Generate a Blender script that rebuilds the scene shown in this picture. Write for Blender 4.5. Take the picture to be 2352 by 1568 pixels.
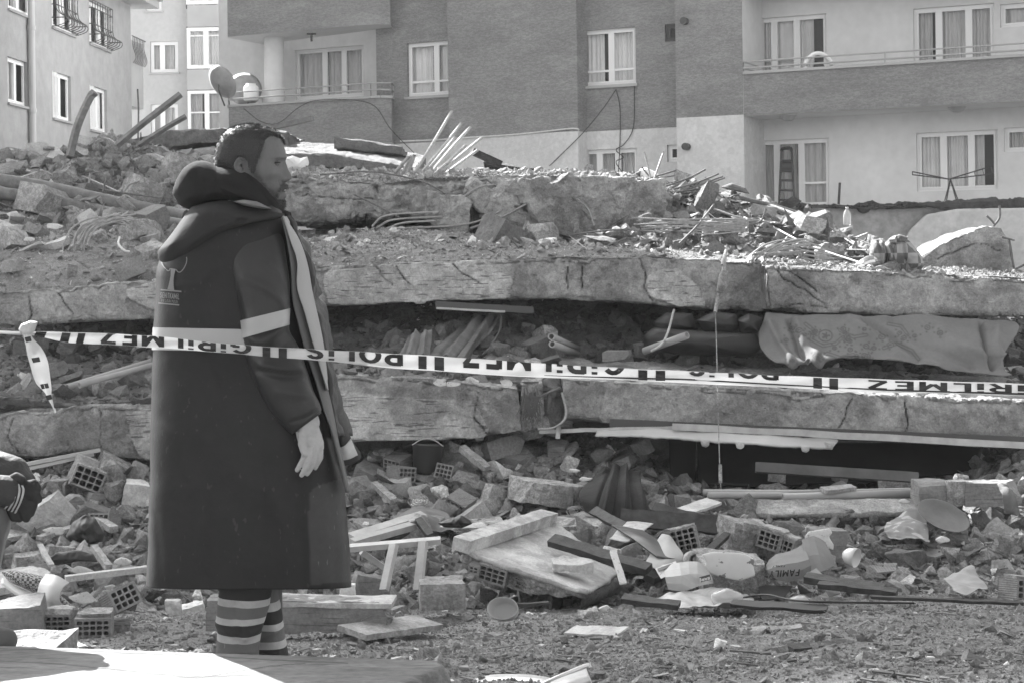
import bpy, bmesh, math, random
import numpy as np
from mathutils import Vector, Matrix
R = math.radians
random.seed(7); RNG = np.random.default_rng(7)
sc = bpy.context.scene; COL = sc.collection
for o in list(bpy.data.objects): bpy.data.objects.remove(o)
# ------------------------------------------------------------------ camera
F = 3920.0; CZ = 2.5; VH = 600.0; ROLL = 0.014
SY = (784 - VH) / F
cam_d = bpy.data.cameras.new('camera'); cam = bpy.data.objects.new('camera', cam_d); COL.objects.link(cam)
cam_d.sensor_width = 36; cam_d.lens = 36 * F / 2352; cam_d.shift_y = -(784 - VH) / 2352
cam_d.clip_start = .1; cam_d.clip_end = 500
cam_d.dof.use_dof = True; cam_d.dof.focus_distance = 7.5; cam_d.dof.aperture_fstop = 22
rt = Vector((math.cos(ROLL), 0, -math.sin(ROLL))); up = Vector((math.sin(ROLL), 0, math.cos(ROLL)))
cam.matrix_world = Matrix(((rt.x, up.x, 0, 0), (0, 0, -1, 0), (rt.z, up.z, 0, CZ), (0, 0, 0, 1)))
sc.camera = cam
def P(u, v, d):
    """point of the place seen at (u, v) of the 2352 px wide photograph, d metres away"""
    a = (u - 1176) / F; b = (784 - v) / F - SY
    return Vector(((a * rt.x + b * up.x) * d, d, CZ + (a * rt.z + b * up.z) * d))
def PN(u, v, d):
    u = np.asarray(u, float); v = np.asarray(v, float); d = np.asarray(d, float) + 0 * u
    a = (u - 1176) / F; b = (784 - v) / F - SY
    return np.stack([(a * rt.x + b * up.x) * d, d, CZ + (a * rt.z + b * up.z) * d], -1)
def UV(p):
    p = np.asarray(p, float); x = p[..., 0] / p[..., 1]; z = (p[..., 2] - CZ) / p[..., 1]
    a = x * rt.x + z * rt.z; b = x * up.x + z * up.z
    return 1176 + a * F, 784 - (b + SY) * F
# ------------------------------------------------------------------ light
SUN_EL = R(38); SUN_AZ = math.atan2(-.56, .83)      # sun stands behind the ruin, to the left
sd = Vector((math.sin(SUN_AZ) * math.cos(SUN_EL), math.cos(SUN_AZ) * math.cos(SUN_EL), math.sin(SUN_EL)))
sl = bpy.data.lights.new('sun', 'SUN'); sl.energy = 5.0; sl.angle = R(.5); sl.color = (1, 1, 1)
sun = bpy.data.objects.new('sun', sl); COL.objects.link(sun); sun.rotation_euler = sd.to_track_quat('Z', 'Y').to_euler()
w = bpy.data.worlds.new("World"); sc.world = w; w.use_nodes = True
wn = w.node_tree; bg = wn.nodes['Background']; sky = wn.nodes.new('ShaderNodeTexSky'); sky.sky_type = 'NISHITA'
sky.sun_disc = False; sky.sun_elevation = SUN_EL; sky.sun_rotation = SUN_AZ; sky.air_density = 1.2; sky.dust_density = 2.5
bw = wn.nodes.new('ShaderNodeRGBToBW')               # black and white photograph
wn.links.new(sky.outputs[0], bw.inputs[0]); wn.links.new(bw.outputs[0], bg.inputs[0]); bg.inputs[1].default_value = .11
sc.view_settings.view_transform = 'Standard'; sc.view_settings.look = 'None'; sc.view_settings.gamma = 1
sc.view_settings.exposure = 2.33
sc.cycles.max_bounces = 6; sc.cycles.diffuse_bounces = 3; sc.cycles.use_denoising = True
# ------------------------------------------------------------------ noise
def _h(i, j, k, s):
    n = (i * 374761393 + j * 668265263 + k * 2147483647 + s * 1274126177) & 0xffffffff
    n = ((n ^ (n >> 13)) * 1274126177) & 0xffffffff
    return ((n ^ (n >> 16)) & 0xffff) / 32767.5 - 1
def vn(p, s=0):
    p = np.asarray(p, float); f = np.floor(p); i = f.astype(np.int64); t = p - f; t = t * t * (3 - 2 * t)
    x, y, z = i[..., 0], i[..., 1], i[..., 2]; a, b, c = t[..., 0], t[..., 1], t[..., 2]
    r = 0
    for dx in (0, 1):
        for dy in (0, 1):
            for dz in (0, 1):
                r = r + _h(x + dx, y + dy, z + dz, s) * (a if dx else 1 - a) * (b if dy else 1 - b) * (c if dz else 1 - c)
    return r
def fbm(p, scale=1, octv=4, s=0, rough=.55):
    p = np.asarray(p, float) * scale; r = 0; a = 1; n = 0
    for o in range(octv):
        r = r + a * vn(p, s + o * 17); n += a; a *= rough; p = p * 2.03 + 11.3
    return r / n
# ------------------------------------------------------------------ materials
MATS = {}
def mat(name, base, rough=.9, var=(), bump=(), metal=0, spec=.3, st=(1, 1, 1), attrs=(), marks=None, mattr=None, bst=None, alpha=None, trans=0, rnd=False, backlit=0, checker=None):
    if name in MATS: return MATS[name]
    m = bpy.data.materials.new(name); m.use_nodes = True; nt = m.node_tree; N = nt.nodes; L = nt.links
    bs = N['Principled BSDF']; geo = N.new('ShaderNodeNewGeometry')
    def mapping(s):
        mp = N.new('ShaderNodeMapping'); mp.inputs['Scale'].default_value = s; L.new(geo.outputs['Position'], mp.inputs[0]); return mp.outputs[0]
    co = mapping(st)
    def math_(op, a, b=None):
        n = N.new('ShaderNodeMath'); n.operation = op
        for k, x in enumerate((a, b)):
            if x is None: continue
            if isinstance(x, (int, float)): n.inputs[k].default_value = x
            else: L.new(x, n.inputs[k])
        return n.outputs[0]
    def noise(c, s, det=5, ro=.6):
        n = N.new('ShaderNodeTexNoise'); n.inputs['Scale'].default_value = s; n.inputs['Detail'].default_value = det
        n.inputs['Roughness'].default_value = ro; L.new(c, n.inputs['Vector']); return n.outputs['Fac']
    def rng(x, a, b, c, d):
        n = N.new('ShaderNodeMapRange'); L.new(x, n.inputs[0])
        for k, q in enumerate((a, b, c, d)): n.inputs[k + 1].default_value = q
        return n.outputs[0]
    val = None; fac = None
    for s, a, *sh_ in var:
        q = rng(noise(co, s), *((.47, .53) if sh_ else (.3, .7)), 1 - a, 1 + a); fac = q if fac is None else math_('MULTIPLY', fac, q)
    if rnd:
        at = N.new('ShaderNodeAttribute'); at.attribute_name = 'rnd'; q = at.outputs['Fac']
        fac = q if fac is None else math_('MULTIPLY', fac, q)
    col = N.new('ShaderNodeValue'); col.outputs[0].default_value = base; val = col.outputs[0]
    if checker:
        ck = N.new('ShaderNodeTexChecker'); ck.inputs['Scale'].default_value = checker[0]; ck.inputs['Color1'].default_value = (base,) * 3 + (1,)
        ck.inputs['Color2'].default_value = (checker[1],) * 3 + (1,); L.new(co, ck.inputs[0]); val = ck.outputs[0]
    for an, b2 in attrs:
        at = N.new('ShaderNodeAttribute'); at.attribute_name = an
        mx = N.new('ShaderNodeMix'); mx.data_type = 'FLOAT'; L.new(at.outputs['Fac'], mx.inputs[0]); L.new(val, mx.inputs[2]); mx.inputs[3].default_value = b2; val = mx.outputs[0]
    if fac is not None: val = math_('MULTIPLY', val, fac)
    if marks:
        s, th, dk = marks; q = rng(noise(mapping(s), 1, 2, .5), th, th + .03, 1, dk)
        if mattr:
            at = N.new('ShaderNodeAttribute'); at.attribute_name = mattr; q = math_('SUBTRACT', 1, math_('MULTIPLY', math_('SUBTRACT', 1, q), at.outputs['Fac']))
        val = math_('MULTIPLY', val, q)
    L.new(val, bs.inputs['Base Color'])
    nrm = None; bc = mapping(bst) if bst else co
    for s, dist in bump:
        b = N.new('ShaderNodeBump'); b.inputs['Distance'].default_value = dist; b.inputs['Strength'].default_value = 1
        L.new(noise(bc, s, 6, .65), b.inputs['Height'])
        if nrm: L.new(nrm, b.inputs['Normal'])
        nrm = b.outputs[0]
    if nrm: L.new(nrm, bs.inputs['Normal'])
    bs.inputs['Roughness'].default_value = rough; bs.inputs['Metallic'].default_value = metal
    bs.inputs['Specular IOR Level'].default_value = spec
    if trans: bs.inputs['Transmission Weight'].default_value = trans
    if alpha is not None: bs.inputs['Alpha'].default_value = alpha
    if backlit:
        tr = N.new('ShaderNodeBsdfTranslucent'); L.new(val, tr.inputs[0]); ms = N.new('ShaderNodeMixShader'); ms.inputs[0].default_value = backlit
        L.new(bs.outputs[0], ms.inputs[1]); L.new(tr.outputs[0], ms.inputs[2]); L.new(ms.outputs[0], N['Material Output'].inputs[0])
    MATS[name] = m; return m
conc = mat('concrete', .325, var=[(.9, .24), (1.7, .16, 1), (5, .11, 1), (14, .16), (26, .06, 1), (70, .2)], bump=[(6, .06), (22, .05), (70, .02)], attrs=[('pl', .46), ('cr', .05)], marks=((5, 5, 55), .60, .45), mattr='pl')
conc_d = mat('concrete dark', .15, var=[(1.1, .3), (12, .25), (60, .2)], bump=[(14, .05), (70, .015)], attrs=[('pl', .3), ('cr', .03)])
dust = mat('dusty ground', .20, var=[(1.2, .25), (14, .25), (80, .35)], bump=[(12, .04), (60, .02), (160, .008)])
stone = mat('rubble stone', .235, var=[(1.5, .25), (8, .2), (50, .25)], bump=[(30, .02), (110, .01)], rnd=True)
brick = mat('fired clay brick', .17, var=[(6, .2), (50, .2)], bump=[(60, .004)], marks=((3, 3, 120), .62, .6))
mortar = mat('mortar', .27, var=[(2.5, .15, 1), (7, .2), (20, .14, 1), (70, .3)], bump=[(18, .03), (70, .012)])
plas = mat('old plaster', .34, var=[(1.5, .15), (5, .10, 1), (14, .12), (60, .18)], bump=[(40, .004)])
whit = mat('white plaster', .50, var=[(6, .08), (70, .1)], marks=((40, 40, 40), .64, .55), bump=[(60, .002)])
steel = mat('rusty steel', .10, rough=.7, var=[(20, .35)], spec=.4)
steel_l = mat('bare steel rod', .24, rough=.6, var=[(30, .25)], spec=.5)
wood = mat('weathered wood', .22, rough=.8, var=[(4, .2), (12, .15, 1), (60, .3)], st=(1, 1, 1), bump=[(40, .004)])
wood_d = mat('dark charred wood', .04, rough=.7, var=[(14, .5)], bump=[(40, .006)])
black = mat('black plastic', .02, rough=.5)
# ------------------------------------------------------------------ objects
WL = {}
def tag(o, label=None, cat=None, group=None, kind=None):
    for k, v in (('label', label), ('category', cat), ('group', group), ('kind', kind)):
        if v: o[k] = v
    return o
def _tri_ok(f): return len(set(f)) >= 3
def obj(name, V, Fc, m, parent=None, smooth=True, attrs=None, mi=None, thick=0):
    V = np.asarray(V, float).reshape(-1, 3)
    o3 = np.array([(V[:, 0].min() + V[:, 0].max()) / 2, (V[:, 1].min() + V[:, 1].max()) / 2, V[:, 2].min()])
    me = bpy.data.meshes.new(name)
    if isinstance(Fc, np.ndarray):
        n, k = Fc.shape; me.vertices.add(len(V)); me.vertices.foreach_set('co', (V - o3).astype(np.float32).ravel())
        me.loops.add(n * k); me.loops.foreach_set('vertex_index', Fc.astype(np.int32).ravel())
        me.polygons.add(n); me.polygons.foreach_set('loop_start', np.arange(0, n * k, k, dtype=np.int32)); me.update(calc_edges=True)
    else:
        me.from_pydata((V - o3).tolist(), [], [tuple(f) for f in Fc])
    for x in (m if isinstance(m, (list, tuple)) else [m]): me.materials.append(x)
    if mi is not None: me.polygons.foreach_set('material_index', np.asarray(mi, np.int32))
    me.polygons.foreach_set('use_smooth', np.full(len(me.polygons), bool(smooth)))
    for k, a in (attrs or {}).items():
        at = me.attributes.new(k, 'FLOAT', 'POINT'); at.data.foreach_set('value', np.asarray(a, np.float32))
    me.update()
    o = bpy.data.objects.new(name, me); COL.objects.link(o); L = Vector(o3)
    if thick:
        md = o.modifiers.new('thickness', 'SOLIDIFY'); md.thickness = thick; md.offset = 0
    WL[o.name] = L
    if parent: o.parent = parent; o.location = L - WL[parent.name]
    else: o.location = L
    return o
def empty(name, loc, label=None, cat=None, group=None):
    o = bpy.data.objects.new(name, None); COL.objects.link(o); o.location = loc; o.empty_display_size = .1
    WL[o.name] = Vector(loc); return tag(o, label, cat, group)
def grid_faces(n, m, cu=False, cv=False, off=0):
    i = np.arange(n if cu else n - 1); j = np.arange(m if cv else m - 1); I, J = np.meshgrid(i, j, indexing='ij')
    I2 = (I + 1) % n; J2 = (J + 1) % m
    return (np.stack([I * m + J, I2 * m + J, I2 * m + J2, I * m + J2], -1).reshape(-1, 4) + off)
def cr_interp(ctrl, n):
    """Catmull-Rom through ctrl (k, ...) -> n samples"""
    c = np.asarray(ctrl, float); k = len(c)
    if k == 2:
        t = np.linspace(0, 1, n).reshape((-1,) + (1,) * (c.ndim - 1)); return c[0] * (1 - t) + c[1] * t
    c = np.concatenate([[2 * c[0] - c[1]], c, [2 * c[-1] - c[-2]]]); t = np.linspace(0, k - 1 - 1e-9, n); i = t.astype(int); f = (t - i).reshape((-1,) + (1,) * (c.ndim - 1))
    a, b, d, e = c[i], c[i + 1], c[i + 2], c[i + 3]
    return .5 * (2 * b + (d - a) * f + (2 * a - 5 * b + 4 * d - e) * f * f + (3 * b - a - 3 * d + e) * f ** 3)
def normals(G):
    du = np.gradient(G, axis=0); dv = np.gradient(G, axis=1); n = np.cross(du, dv); return n / (np.linalg.norm(n, axis=-1, keepdims=True) + 1e-9)
def tube_vf(pts, r, seg=7, n=None, smooth=True):
    pts = np.asarray([tuple(p) for p in pts], float)
    if smooth and len(pts) > 2: pts = cr_interp(pts, n or len(pts) * 5)
    k = len(pts); rr = np.interp(np.linspace(0, 1, k), np.linspace(0, 1, len(r)), r) if hasattr(r, '__len__') else np.full(k, r)
    t = np.gradient(pts, axis=0); t /= np.linalg.norm(t, axis=1, keepdims=True) + 1e-12
    ref = np.array([0, 0, 1.]) if abs(t[:, 2]).mean() < .8 else np.array([1., 0, 0])
    a = np.cross(t, ref); a /= np.linalg.norm(a, axis=1, keepdims=True) + 1e-12; b = np.cross(t, a)
    th = np.linspace(0, 2 * math.pi, seg, endpoint=False)
    V = pts[:, None] + rr[:, None, None] * (a[:, None] * np.cos(th)[None, :, None] + b[:, None] * np.sin(th)[None, :, None])
    Fc = [tuple(f) for f in grid_faces(k, seg, cv=True)] + [tuple(range(seg))[::-1], tuple(range((k - 1) * seg, k * seg))]
    return V.reshape(-1, 3), Fc
class MB:
    def __init__(s): s.V = []; s.F = []; s.M = []; s.n = 0
    def add(s, V, Fc, mi=0):
        V = np.asarray(V, float).reshape(-1, 3); s.V.append(V); s.F += [tuple(int(i) + s.n for i in f) for f in Fc]; s.M += [mi] * len(Fc); s.n += len(V); return s
    def tube(s, pts, r, mi=0, **k): return s.add(*tube_vf(pts, r, **k), mi)
    def box(s, lo, hi, mi=0, M=None):
        x0, y0, z0 = lo; x1, y1, z1 = hi
        V = np.array([(x, y, z) for x in (x0, x1) for y in (y0, y1) for z in (z0, z1)], float)
        if M is not None: V = V @ np.array(M.to_3x3()).T + np.array(M.to_translation())
        return s.add(V, [(0, 1, 3, 2), (4, 6, 7, 5), (0, 4, 5, 1), (2, 3, 7, 6), (0, 2, 6, 4), (1, 5, 7, 3)], mi)
    def build(s, name, m, parent=None, smooth=False, **k):
        return obj(name, np.concatenate(s.V), s.F, m, parent, smooth, mi=s.M, **k)
def frame(p, rx=0, ry=0, rz=0):
    return Matrix.Translation(p) @ Matrix.Rotation(R(rz), 4, 'Z') @ Matrix.Rotation(R(rx), 4, 'X') @ Matrix.Rotation(R(ry), 4, 'Y')
def inpoly(u, v, poly):
    p = np.asarray(poly, float); r = np.zeros(np.shape(u), bool); j = len(p) - 1
    for i in range(len(p)):
        c = ((p[i, 1] > v) != (p[j, 1] > v)) & (u < (p[j, 0] - p[i, 0]) * (v - p[i, 1]) / (p[j, 1] - p[i, 1] + 1e-12) + p[i, 0]); r ^= c; j = i
    return r
def dpoly(u, v, line):
    d = np.full(np.shape(u), 1e9)
    for (a, b), (c, e) in zip(line[:-1], line[1:]):
        L = (c - a) ** 2 + (e - b) ** 2 + 1e-9; t = np.clip(((u - a) * (c - a) + (v - b) * (e - b)) / L, 0, 1)
        d = np.minimum(d, np.hypot(u - a - t * (c - a), v - b - t * (e - b)))
    return d
# ---- a sheet through rows of control points (u, v, d); used for heaps, cloth, paper
def sheet_grid(rows, nu, nv):
    """rows: list of (d or [d..], [(u, v), ...]) ordered near to far"""
    us = []
    for d, pts in rows:
        p = np.array(pts, float); dd = np.interp(np.linspace(0, 1, len(p)), np.linspace(0, 1, len(d)), d) if hasattr(d, '__len__') else np.full(len(p), d)
        c = np.column_stack([p, dd]); s = np.linspace(p[0, 0], p[-1, 0], nu)
        if np.all(np.diff(p[:, 0]) > 0): us.append(np.column_stack([s, np.interp(s, p[:, 0], p[:, 1]), np.interp(s, p[:, 0], dd)]))
        else: us.append(cr_interp(c, nu))
    G = cr_interp(np.array(us), nv); return PN(G[..., 0], G[..., 1], G[..., 2])
# ---- concrete slab: a front face between two pixel lines, swept back into depth
def slab(name, top, bot, d, depth, label, cat='concrete slab', res=.012, amp=.03, rise=0, m=None, patches=(), cracks=(), seed=1, group=None, parent=None, edge=.4, rows=None, sink=None):
    top = np.array(top, float); bot = np.array(bot, float)
    dd = d if hasattr(d, '__len__') else (d, d)
    u0, u1 = top[0, 0], top[-1, 0]; Lm = (u1 - u0) / F * dd[0]; nu = max(8, int(Lm / res))
    u = np.linspace(u0, u1, nu); ub = np.linspace(bot[0, 0], bot[-1, 0], nu)
    D = np.interp(np.linspace(0, 1, nu), np.linspace(0, 1, len(dd)), dd)
    T = PN(u, np.interp(u, top[:, 0], top[:, 1]), D); B = PN(ub, np.interp(ub, bot[:, 0], bot[:, 1]), D)
    nf = max(5, int(np.linalg.norm(T - B, axis=1).mean() / res)); nd = max(4, int(depth / (res * 3)))
    back = np.array([0, depth, rise]); f = np.linspace(0, 1, nf)[None, :, None]; g = np.linspace(0, 1, nd)[None, 1:, None]
    G = np.concatenate([(B[:, None] + back * g)[:, ::-1], B[:, None] * (1 - f) + T[:, None] * f, T[:, None] + back * g], 1)
    nb = nd - 1; n, k = G.shape[:2]; N = normals(G)
    if N[n // 2, nb + nf // 2, 1] > 0: N = -N
    t = np.zeros(k); t[nb:nb + nf] = np.minimum(np.linspace(0, 1, nf), np.linspace(1, 0, nf)); e = np.exp(-(t / .13) ** 2); e[:nb] *= .5; e[nb + nf:] *= .5
    U, Vv = UV(G)
    jit = fbm(G, 5, 5, seed + 3) * 12; j2 = fbm(G, 4, 2, seed + 31) * 9 + fbm(G, 16, 3, seed + 33) * 4; wc = .55 + .45 * fbm(G, 3, 2, seed + 37); pl = np.zeros((n, k)); front = np.zeros((n, k)); front[:, nb:nb + nf] = 1
    for pp in patches: pl = np.maximum(pl, inpoly(U + jit, Vv + np.roll(jit, 3, 0) * .7, pp) * front)
    cr = np.zeros((n, k))
    for cc in cracks: cr = np.maximum(cr, np.exp(-(dpoly(U + j2, Vv + np.roll(j2, 5, 0), cc) / (.6 + 1.3 * wc)) ** 2) * front * np.clip(wc * 1.6, 0, 1))
    disp = fbm(G, 1.6, 5, seed) * amp + fbm(G, 9, 4, seed + 9) * amp * .55
    rr = fbm(G, 3.2, 3, seed + 5); spall = np.clip(rr - .12, 0, 1) * 1.6
    disp = disp - spall * amp * 1.6 * (1 - pl * .8) - e[None] * edge * amp * (1.2 + 2.2 * np.clip(fbm(G, 2.4, 3, seed + 21), 0, 1))
    chip = np.clip((fbm(G, 4.5, 5, seed + 41) - .10 + .25 * e[None]) * 9, 0, 1) * (.25 + .9 * e[None]) + .5 * np.clip((fbm(G, 9, 4, seed + 43) - .22) * 9, 0, 1); disp = disp - chip * amp * .9 * (1 - pl)
    disp = np.where(pl > .5, fbm(G, 1.6, 2, seed) * amp * .5 + .018, disp) - cr * .03
    G = G + N * disp[..., None]
    G[0, :, 0] += fbm(G[0], 6, 3, seed) * .03; G[-1, :, 0] += fbm(G[-1], 6, 3, seed) * .03
    # broken ends: a short run of rings that shrink into the section
    V = G.reshape(-1, 3); Fc = grid_faces(n, k)
    Fl = [tuple(x) for x in Fc] + [tuple(range(k))[::-1], tuple(range((n - 1) * k, n * k))] + [tuple([i * k for i in range(n)] + [i * k + k - 1 for i in range(n)][::-1])]
    o = obj(name, V, Fl, m or conc, parent, True, {'pl': pl.ravel(), 'cr': np.clip(cr, 0, 1).ravel()})
    if not parent: tag(o, label, cat, group)
    elif label: o['label'] = label
    return o
# ---- stones
def hull(pts):
    bm = bmesh.new(); [bm.verts.new(p) for p in pts]; bmesh.ops.convex_hull(bm, input=bm.verts)
    bmesh.ops.delete(bm, geom=[v for v in bm.verts if not v.link_faces], context='VERTS')
    bmesh.ops.triangulate(bm, faces=bm.faces); bm.verts.index_update()
    V = np.array([v.co for v in bm.verts]); Fc = np.array([[v.index for v in f.verts] for f in bm.faces]); bm.free(); return V, Fc
LIB = []
for i in range(14):
    q = RNG.uniform(-1, 1, (11, 3)); q /= np.maximum(1, np.abs(q).sum(1, keepdims=True) / 1.9); LIB.append(hull(q * .6))
def refine(v, f, s, n=2):
    bm = bmesh.new(); vs = [bm.verts.new(p) for p in v]; [bm.faces.new([vs[k] for k in t]) for t in f]
    for _ in range(n): bmesh.ops.subdivide_edges(bm, edges=bm.edges[:], cuts=1, smooth=.25); bmesh.ops.triangulate(bm, faces=bm.faces)
    bm.normal_update(); bm.verts.index_update(); V = np.array([q.co + q.normal * float(vn(np.array(q.co) * 3.7 + s)) * .07 for q in bm.verts]); Fc = np.array([[q.index for q in t.verts] for t in bm.faces]); bm.free(); return V, Fc
LIBX = [refine(v, f, i) for i, (v, f) in enumerate(LIB)]
FLAT = []
for i in range(8):
    q = RNG.uniform(-1, 1, (7, 3)); q[:, 2] *= .13; FLAT.append(hull(q * .7))
def rots(n):
    q = RNG.normal(size=(n, 4)); q /= np.linalg.norm(q, axis=1, keepdims=True); a, b, c, d = q.T
    return np.stack([1 - 2 * (c * c + d * d), 2 * (b * c - a * d), 2 * (b * d + a * c), 2 * (b * c + a * d), 1 - 2 * (b * b + d * d), 2 * (c * d - a * b), 2 * (b * d - a * c), 2 * (c * d + a * b), 1 - 2 * (b * b + c * c)], -1).reshape(n, 3, 3)
def stones(name, pos, size, m, label, cat='rubble', flat=.25, dark=(.75, 1.2), white=.03, parent=None):
    """many small stones joined in one uncountable mass"""
    n = len(pos); Vs = []; Fs = []; A = []; off = 0
    isf = RNG.random(n) < flat
    bigs = size > .045
    for L, msk, fl in ((LIB, ~isf & ~bigs, 0), (LIBX, ~isf & bigs, 0), (FLAT, isf, 1)):
        idx = np.where(msk)[0]; ch = RNG.integers(0, len(L), len(idx))
        for k, (v, f) in enumerate(L):
            ii = idx[ch == k]
            if not len(ii): continue
            Rm = rots(len(ii))
            if fl:
                tz = RNG.normal(0, .35, (len(ii), 2)); a = RNG.uniform(0, 6.28, len(ii)); Rm = np.zeros((len(ii), 3, 3))
                Rm[:, 0, 0] = np.cos(a); Rm[:, 0, 1] = -np.sin(a); Rm[:, 1, 0] = np.sin(a); Rm[:, 1, 1] = np.cos(a); Rm[:, 2, 0] = tz[:, 0]; Rm[:, 2, 1] = tz[:, 1]; Rm[:, 2, 2] = 1
            scl = size[ii, None] * RNG.uniform(.55, 1.4, (len(ii), 3)) * (np.array([1, 1, 1]) if not fl else np.stack([RNG.uniform(.7, 2.2, len(ii)), RNG.uniform(.4, 1, len(ii)), np.ones(len(ii))], 1))
            W = np.einsum('nij,nvj->nvi', Rm, v[None] * scl[:, None]) + pos[ii, None]
            Vs.append(W.reshape(-1, 3)); Fs.append((f[None] + off + np.arange(len(ii))[:, None, None] * len(v)).reshape(-1, 3)); off += len(ii) * len(v)
            c = RNG.uniform(dark[0], dark[1], len(ii)); c[RNG.random(len(ii)) < white] = 2.5; A.append(np.repeat(c, len(v)))
    o = obj(name, np.concatenate(Vs), np.concatenate(Fs), m, parent, False, {'rnd': np.concatenate(A)})
    if not parent: tag(o, label, cat, kind='stuff')
    else: o['kind'] = 'stuff'
    return o
def splinters(name, G, n, l0, l1, th, m, label, tilt=.25, dens=None):
    p, z = on_grid(G, n, l0, l1, pw=1.6, lift=0, dens=dens); k = len(p); a = RNG.uniform(0, 6.28, k); t = RNG.normal(0, tilt, k); d = np.stack([np.cos(a) * np.cos(t), np.sin(a) * np.cos(t), np.sin(t)], 1); q = np.stack([-np.sin(a), np.cos(a), 0 * a], 1); r_ = np.cross(d, q); w1 = th * RNG.uniform(.5, 2.5, (k, 1)); w2 = th * RNG.uniform(.2, .7, (k, 1)); p[:, 2] += .01
    V = np.stack([p + sx * d * z[:, None] * .5 + sy * q * w1 * (1 if sx < 0 else .5) + sz * r_ * w2 for sx in (-1, 1) for sy in (-1, 1) for sz in (-1, 1)], 1).reshape(-1, 3)
    Fb = np.array([(0, 1, 3, 2), (4, 6, 7, 5), (0, 4, 5, 1), (2, 3, 7, 6), (0, 2, 6, 4), (1, 5, 7, 3)]); Fc = (Fb[None] + 8 * np.arange(k)[:, None, None]).reshape(-1, 4)
    return tag(obj(name, V, Fc, m, None, False, {'rnd': np.repeat(RNG.uniform(.4, 1.3, k), 8)}), label, 'splinters', kind='stuff')
def on_grid(G, n, smin, smax, pw=2.2, lift=.15, dens=None):
    """n random spots on the sheet grid G with stone sizes by a power law"""
    a, b = G.shape[:2]
    c = .25 * (np.linalg.norm(np.cross(G[1:, :-1] - G[:-1, :-1], G[:-1, 1:] - G[:-1, :-1]), axis=-1)); wgt = c.ravel()
    if dens is not None: wgt = wgt * dens(G[:-1, :-1]).ravel()
    k = RNG.choice(len(wgt), n, p=wgt / wgt.sum()); i, j = k // (b - 1), k % (b - 1); s, t = RNG.random((2, n, 1))
    p = (G[i, j] * (1 - s) + G[i + 1, j] * s) * (1 - t) + (G[i, j + 1] * (1 - s) + G[i + 1, j + 1] * s) * t
    z = smin * (1 - RNG.random(n) * (1 - (smin / smax) ** pw)) ** (-1 / pw); p[:, 2] += z * lift; return p, z
def heap(name, rows, nu, nv, label, amp=.06, seed=3, m=None, n=0, smin=.02, smax=.15, kind='stuff', cat='rubble', flat=.3, white=.02, dark=(.7, 1.25), pw=2.0, dens=None):
    G = sheet_grid(rows, nu, nv); N = normals(G); N = np.where(N[..., 2:] < 0, -N, N)
    G = G + N * (fbm(G, 1.3, 4, seed) * amp * 1.6 + fbm(G, 7, 4, seed + 4) * amp * .7)[..., None]
    fr = G[0] + np.array([0, .10, -.07]); Gs = np.concatenate([fr[None], G], 0)
    o = obj(name, Gs.reshape(-1, 3), grid_faces(nv + 1, nu), m or dust, None, True); tag(o, label, cat, kind=kind)
    if n:
        p, z = on_grid(G, n, smin, smax, pw=pw, dens=dens)
        s = stones(name + '_stones', p, z, stone, None, flat=flat, white=white, dark=dark, parent=o)
    return G
def cut_block(dims, seed, cuts=5, sub=.05, amp=.012):
    """angular broken lump: a box cut by random planes, finely divided and roughened; centred"""
    r = random.Random(seed); bm = bmesh.new(); bmesh.ops.create_cube(bm, size=1)
    for v in bm.verts: v.co = Vector((v.co.x * dims[0], v.co.y * dims[1], v.co.z * dims[2]))
    for i in range(cuts):
        n = Vector((r.uniform(-1, 1), r.uniform(-1, 1), r.uniform(-1, 1))).normalized()
        ext = sum(abs(n[k]) * dims[k] / 2 for k in range(3)); co = n * ext * r.uniform(.62, .85)
        res = bmesh.ops.bisect_plane(bm, geom=bm.verts[:] + bm.edges[:] + bm.faces[:], plane_co=co, plane_no=n, clear_outer=True)
        ed = [e for e in res['geom_cut'] if isinstance(e, bmesh.types.BMEdge)]
        if ed:
            try: bmesh.ops.contextual_create(bm, geom=ed)
            except Exception: pass
    bmesh.ops.triangulate(bm, faces=bm.faces)
    for it in range(5):
        ed = [e for e in bm.edges if e.calc_length() > sub]
        if not ed or len(bm.verts) > 1800: break
        bmesh.ops.subdivide_edges(bm, edges=ed, cuts=1); bmesh.ops.triangulate(bm, faces=bm.faces)
    bm.normal_update(); bm.verts.index_update()
    V = np.array([v.co for v in bm.verts]); N = np.array([v.normal for v in bm.verts]); Fc = [[v.index for v in f.verts] for f in bm.faces]; bm.free()
    V = V + N * (fbm(V + seed * 3.1, 6, 4, seed) * amp * 2 + fbm(V + seed, 25, 3, seed) * amp * .6)[:, None]
    return V, Fc
def xf(V, M): return np.asarray(V) @ np.array(M.to_3x3()).T + np.array(M.to_translation())
def chunk(u, v, d, dims, rot=(0, 0, 0), label=None, name='concrete_chunk', cat='concrete chunk', group=None, m=None, seed=None, cuts=5, amp=.012, sub=None, parent=None):
    seed = seed if seed is not None else int(u * 7 + v * 13)
    V, Fc = cut_block(dims, seed, cuts, sub or max(.02, min(dims) / 4), amp)
    o = obj(name, xf(V, frame(P(u, v, d), *rot)), Fc, m or mortar, parent, False, {'rnd': np.ones(len(V))})
    return tag(o, label, cat, group) if not parent else o
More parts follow.
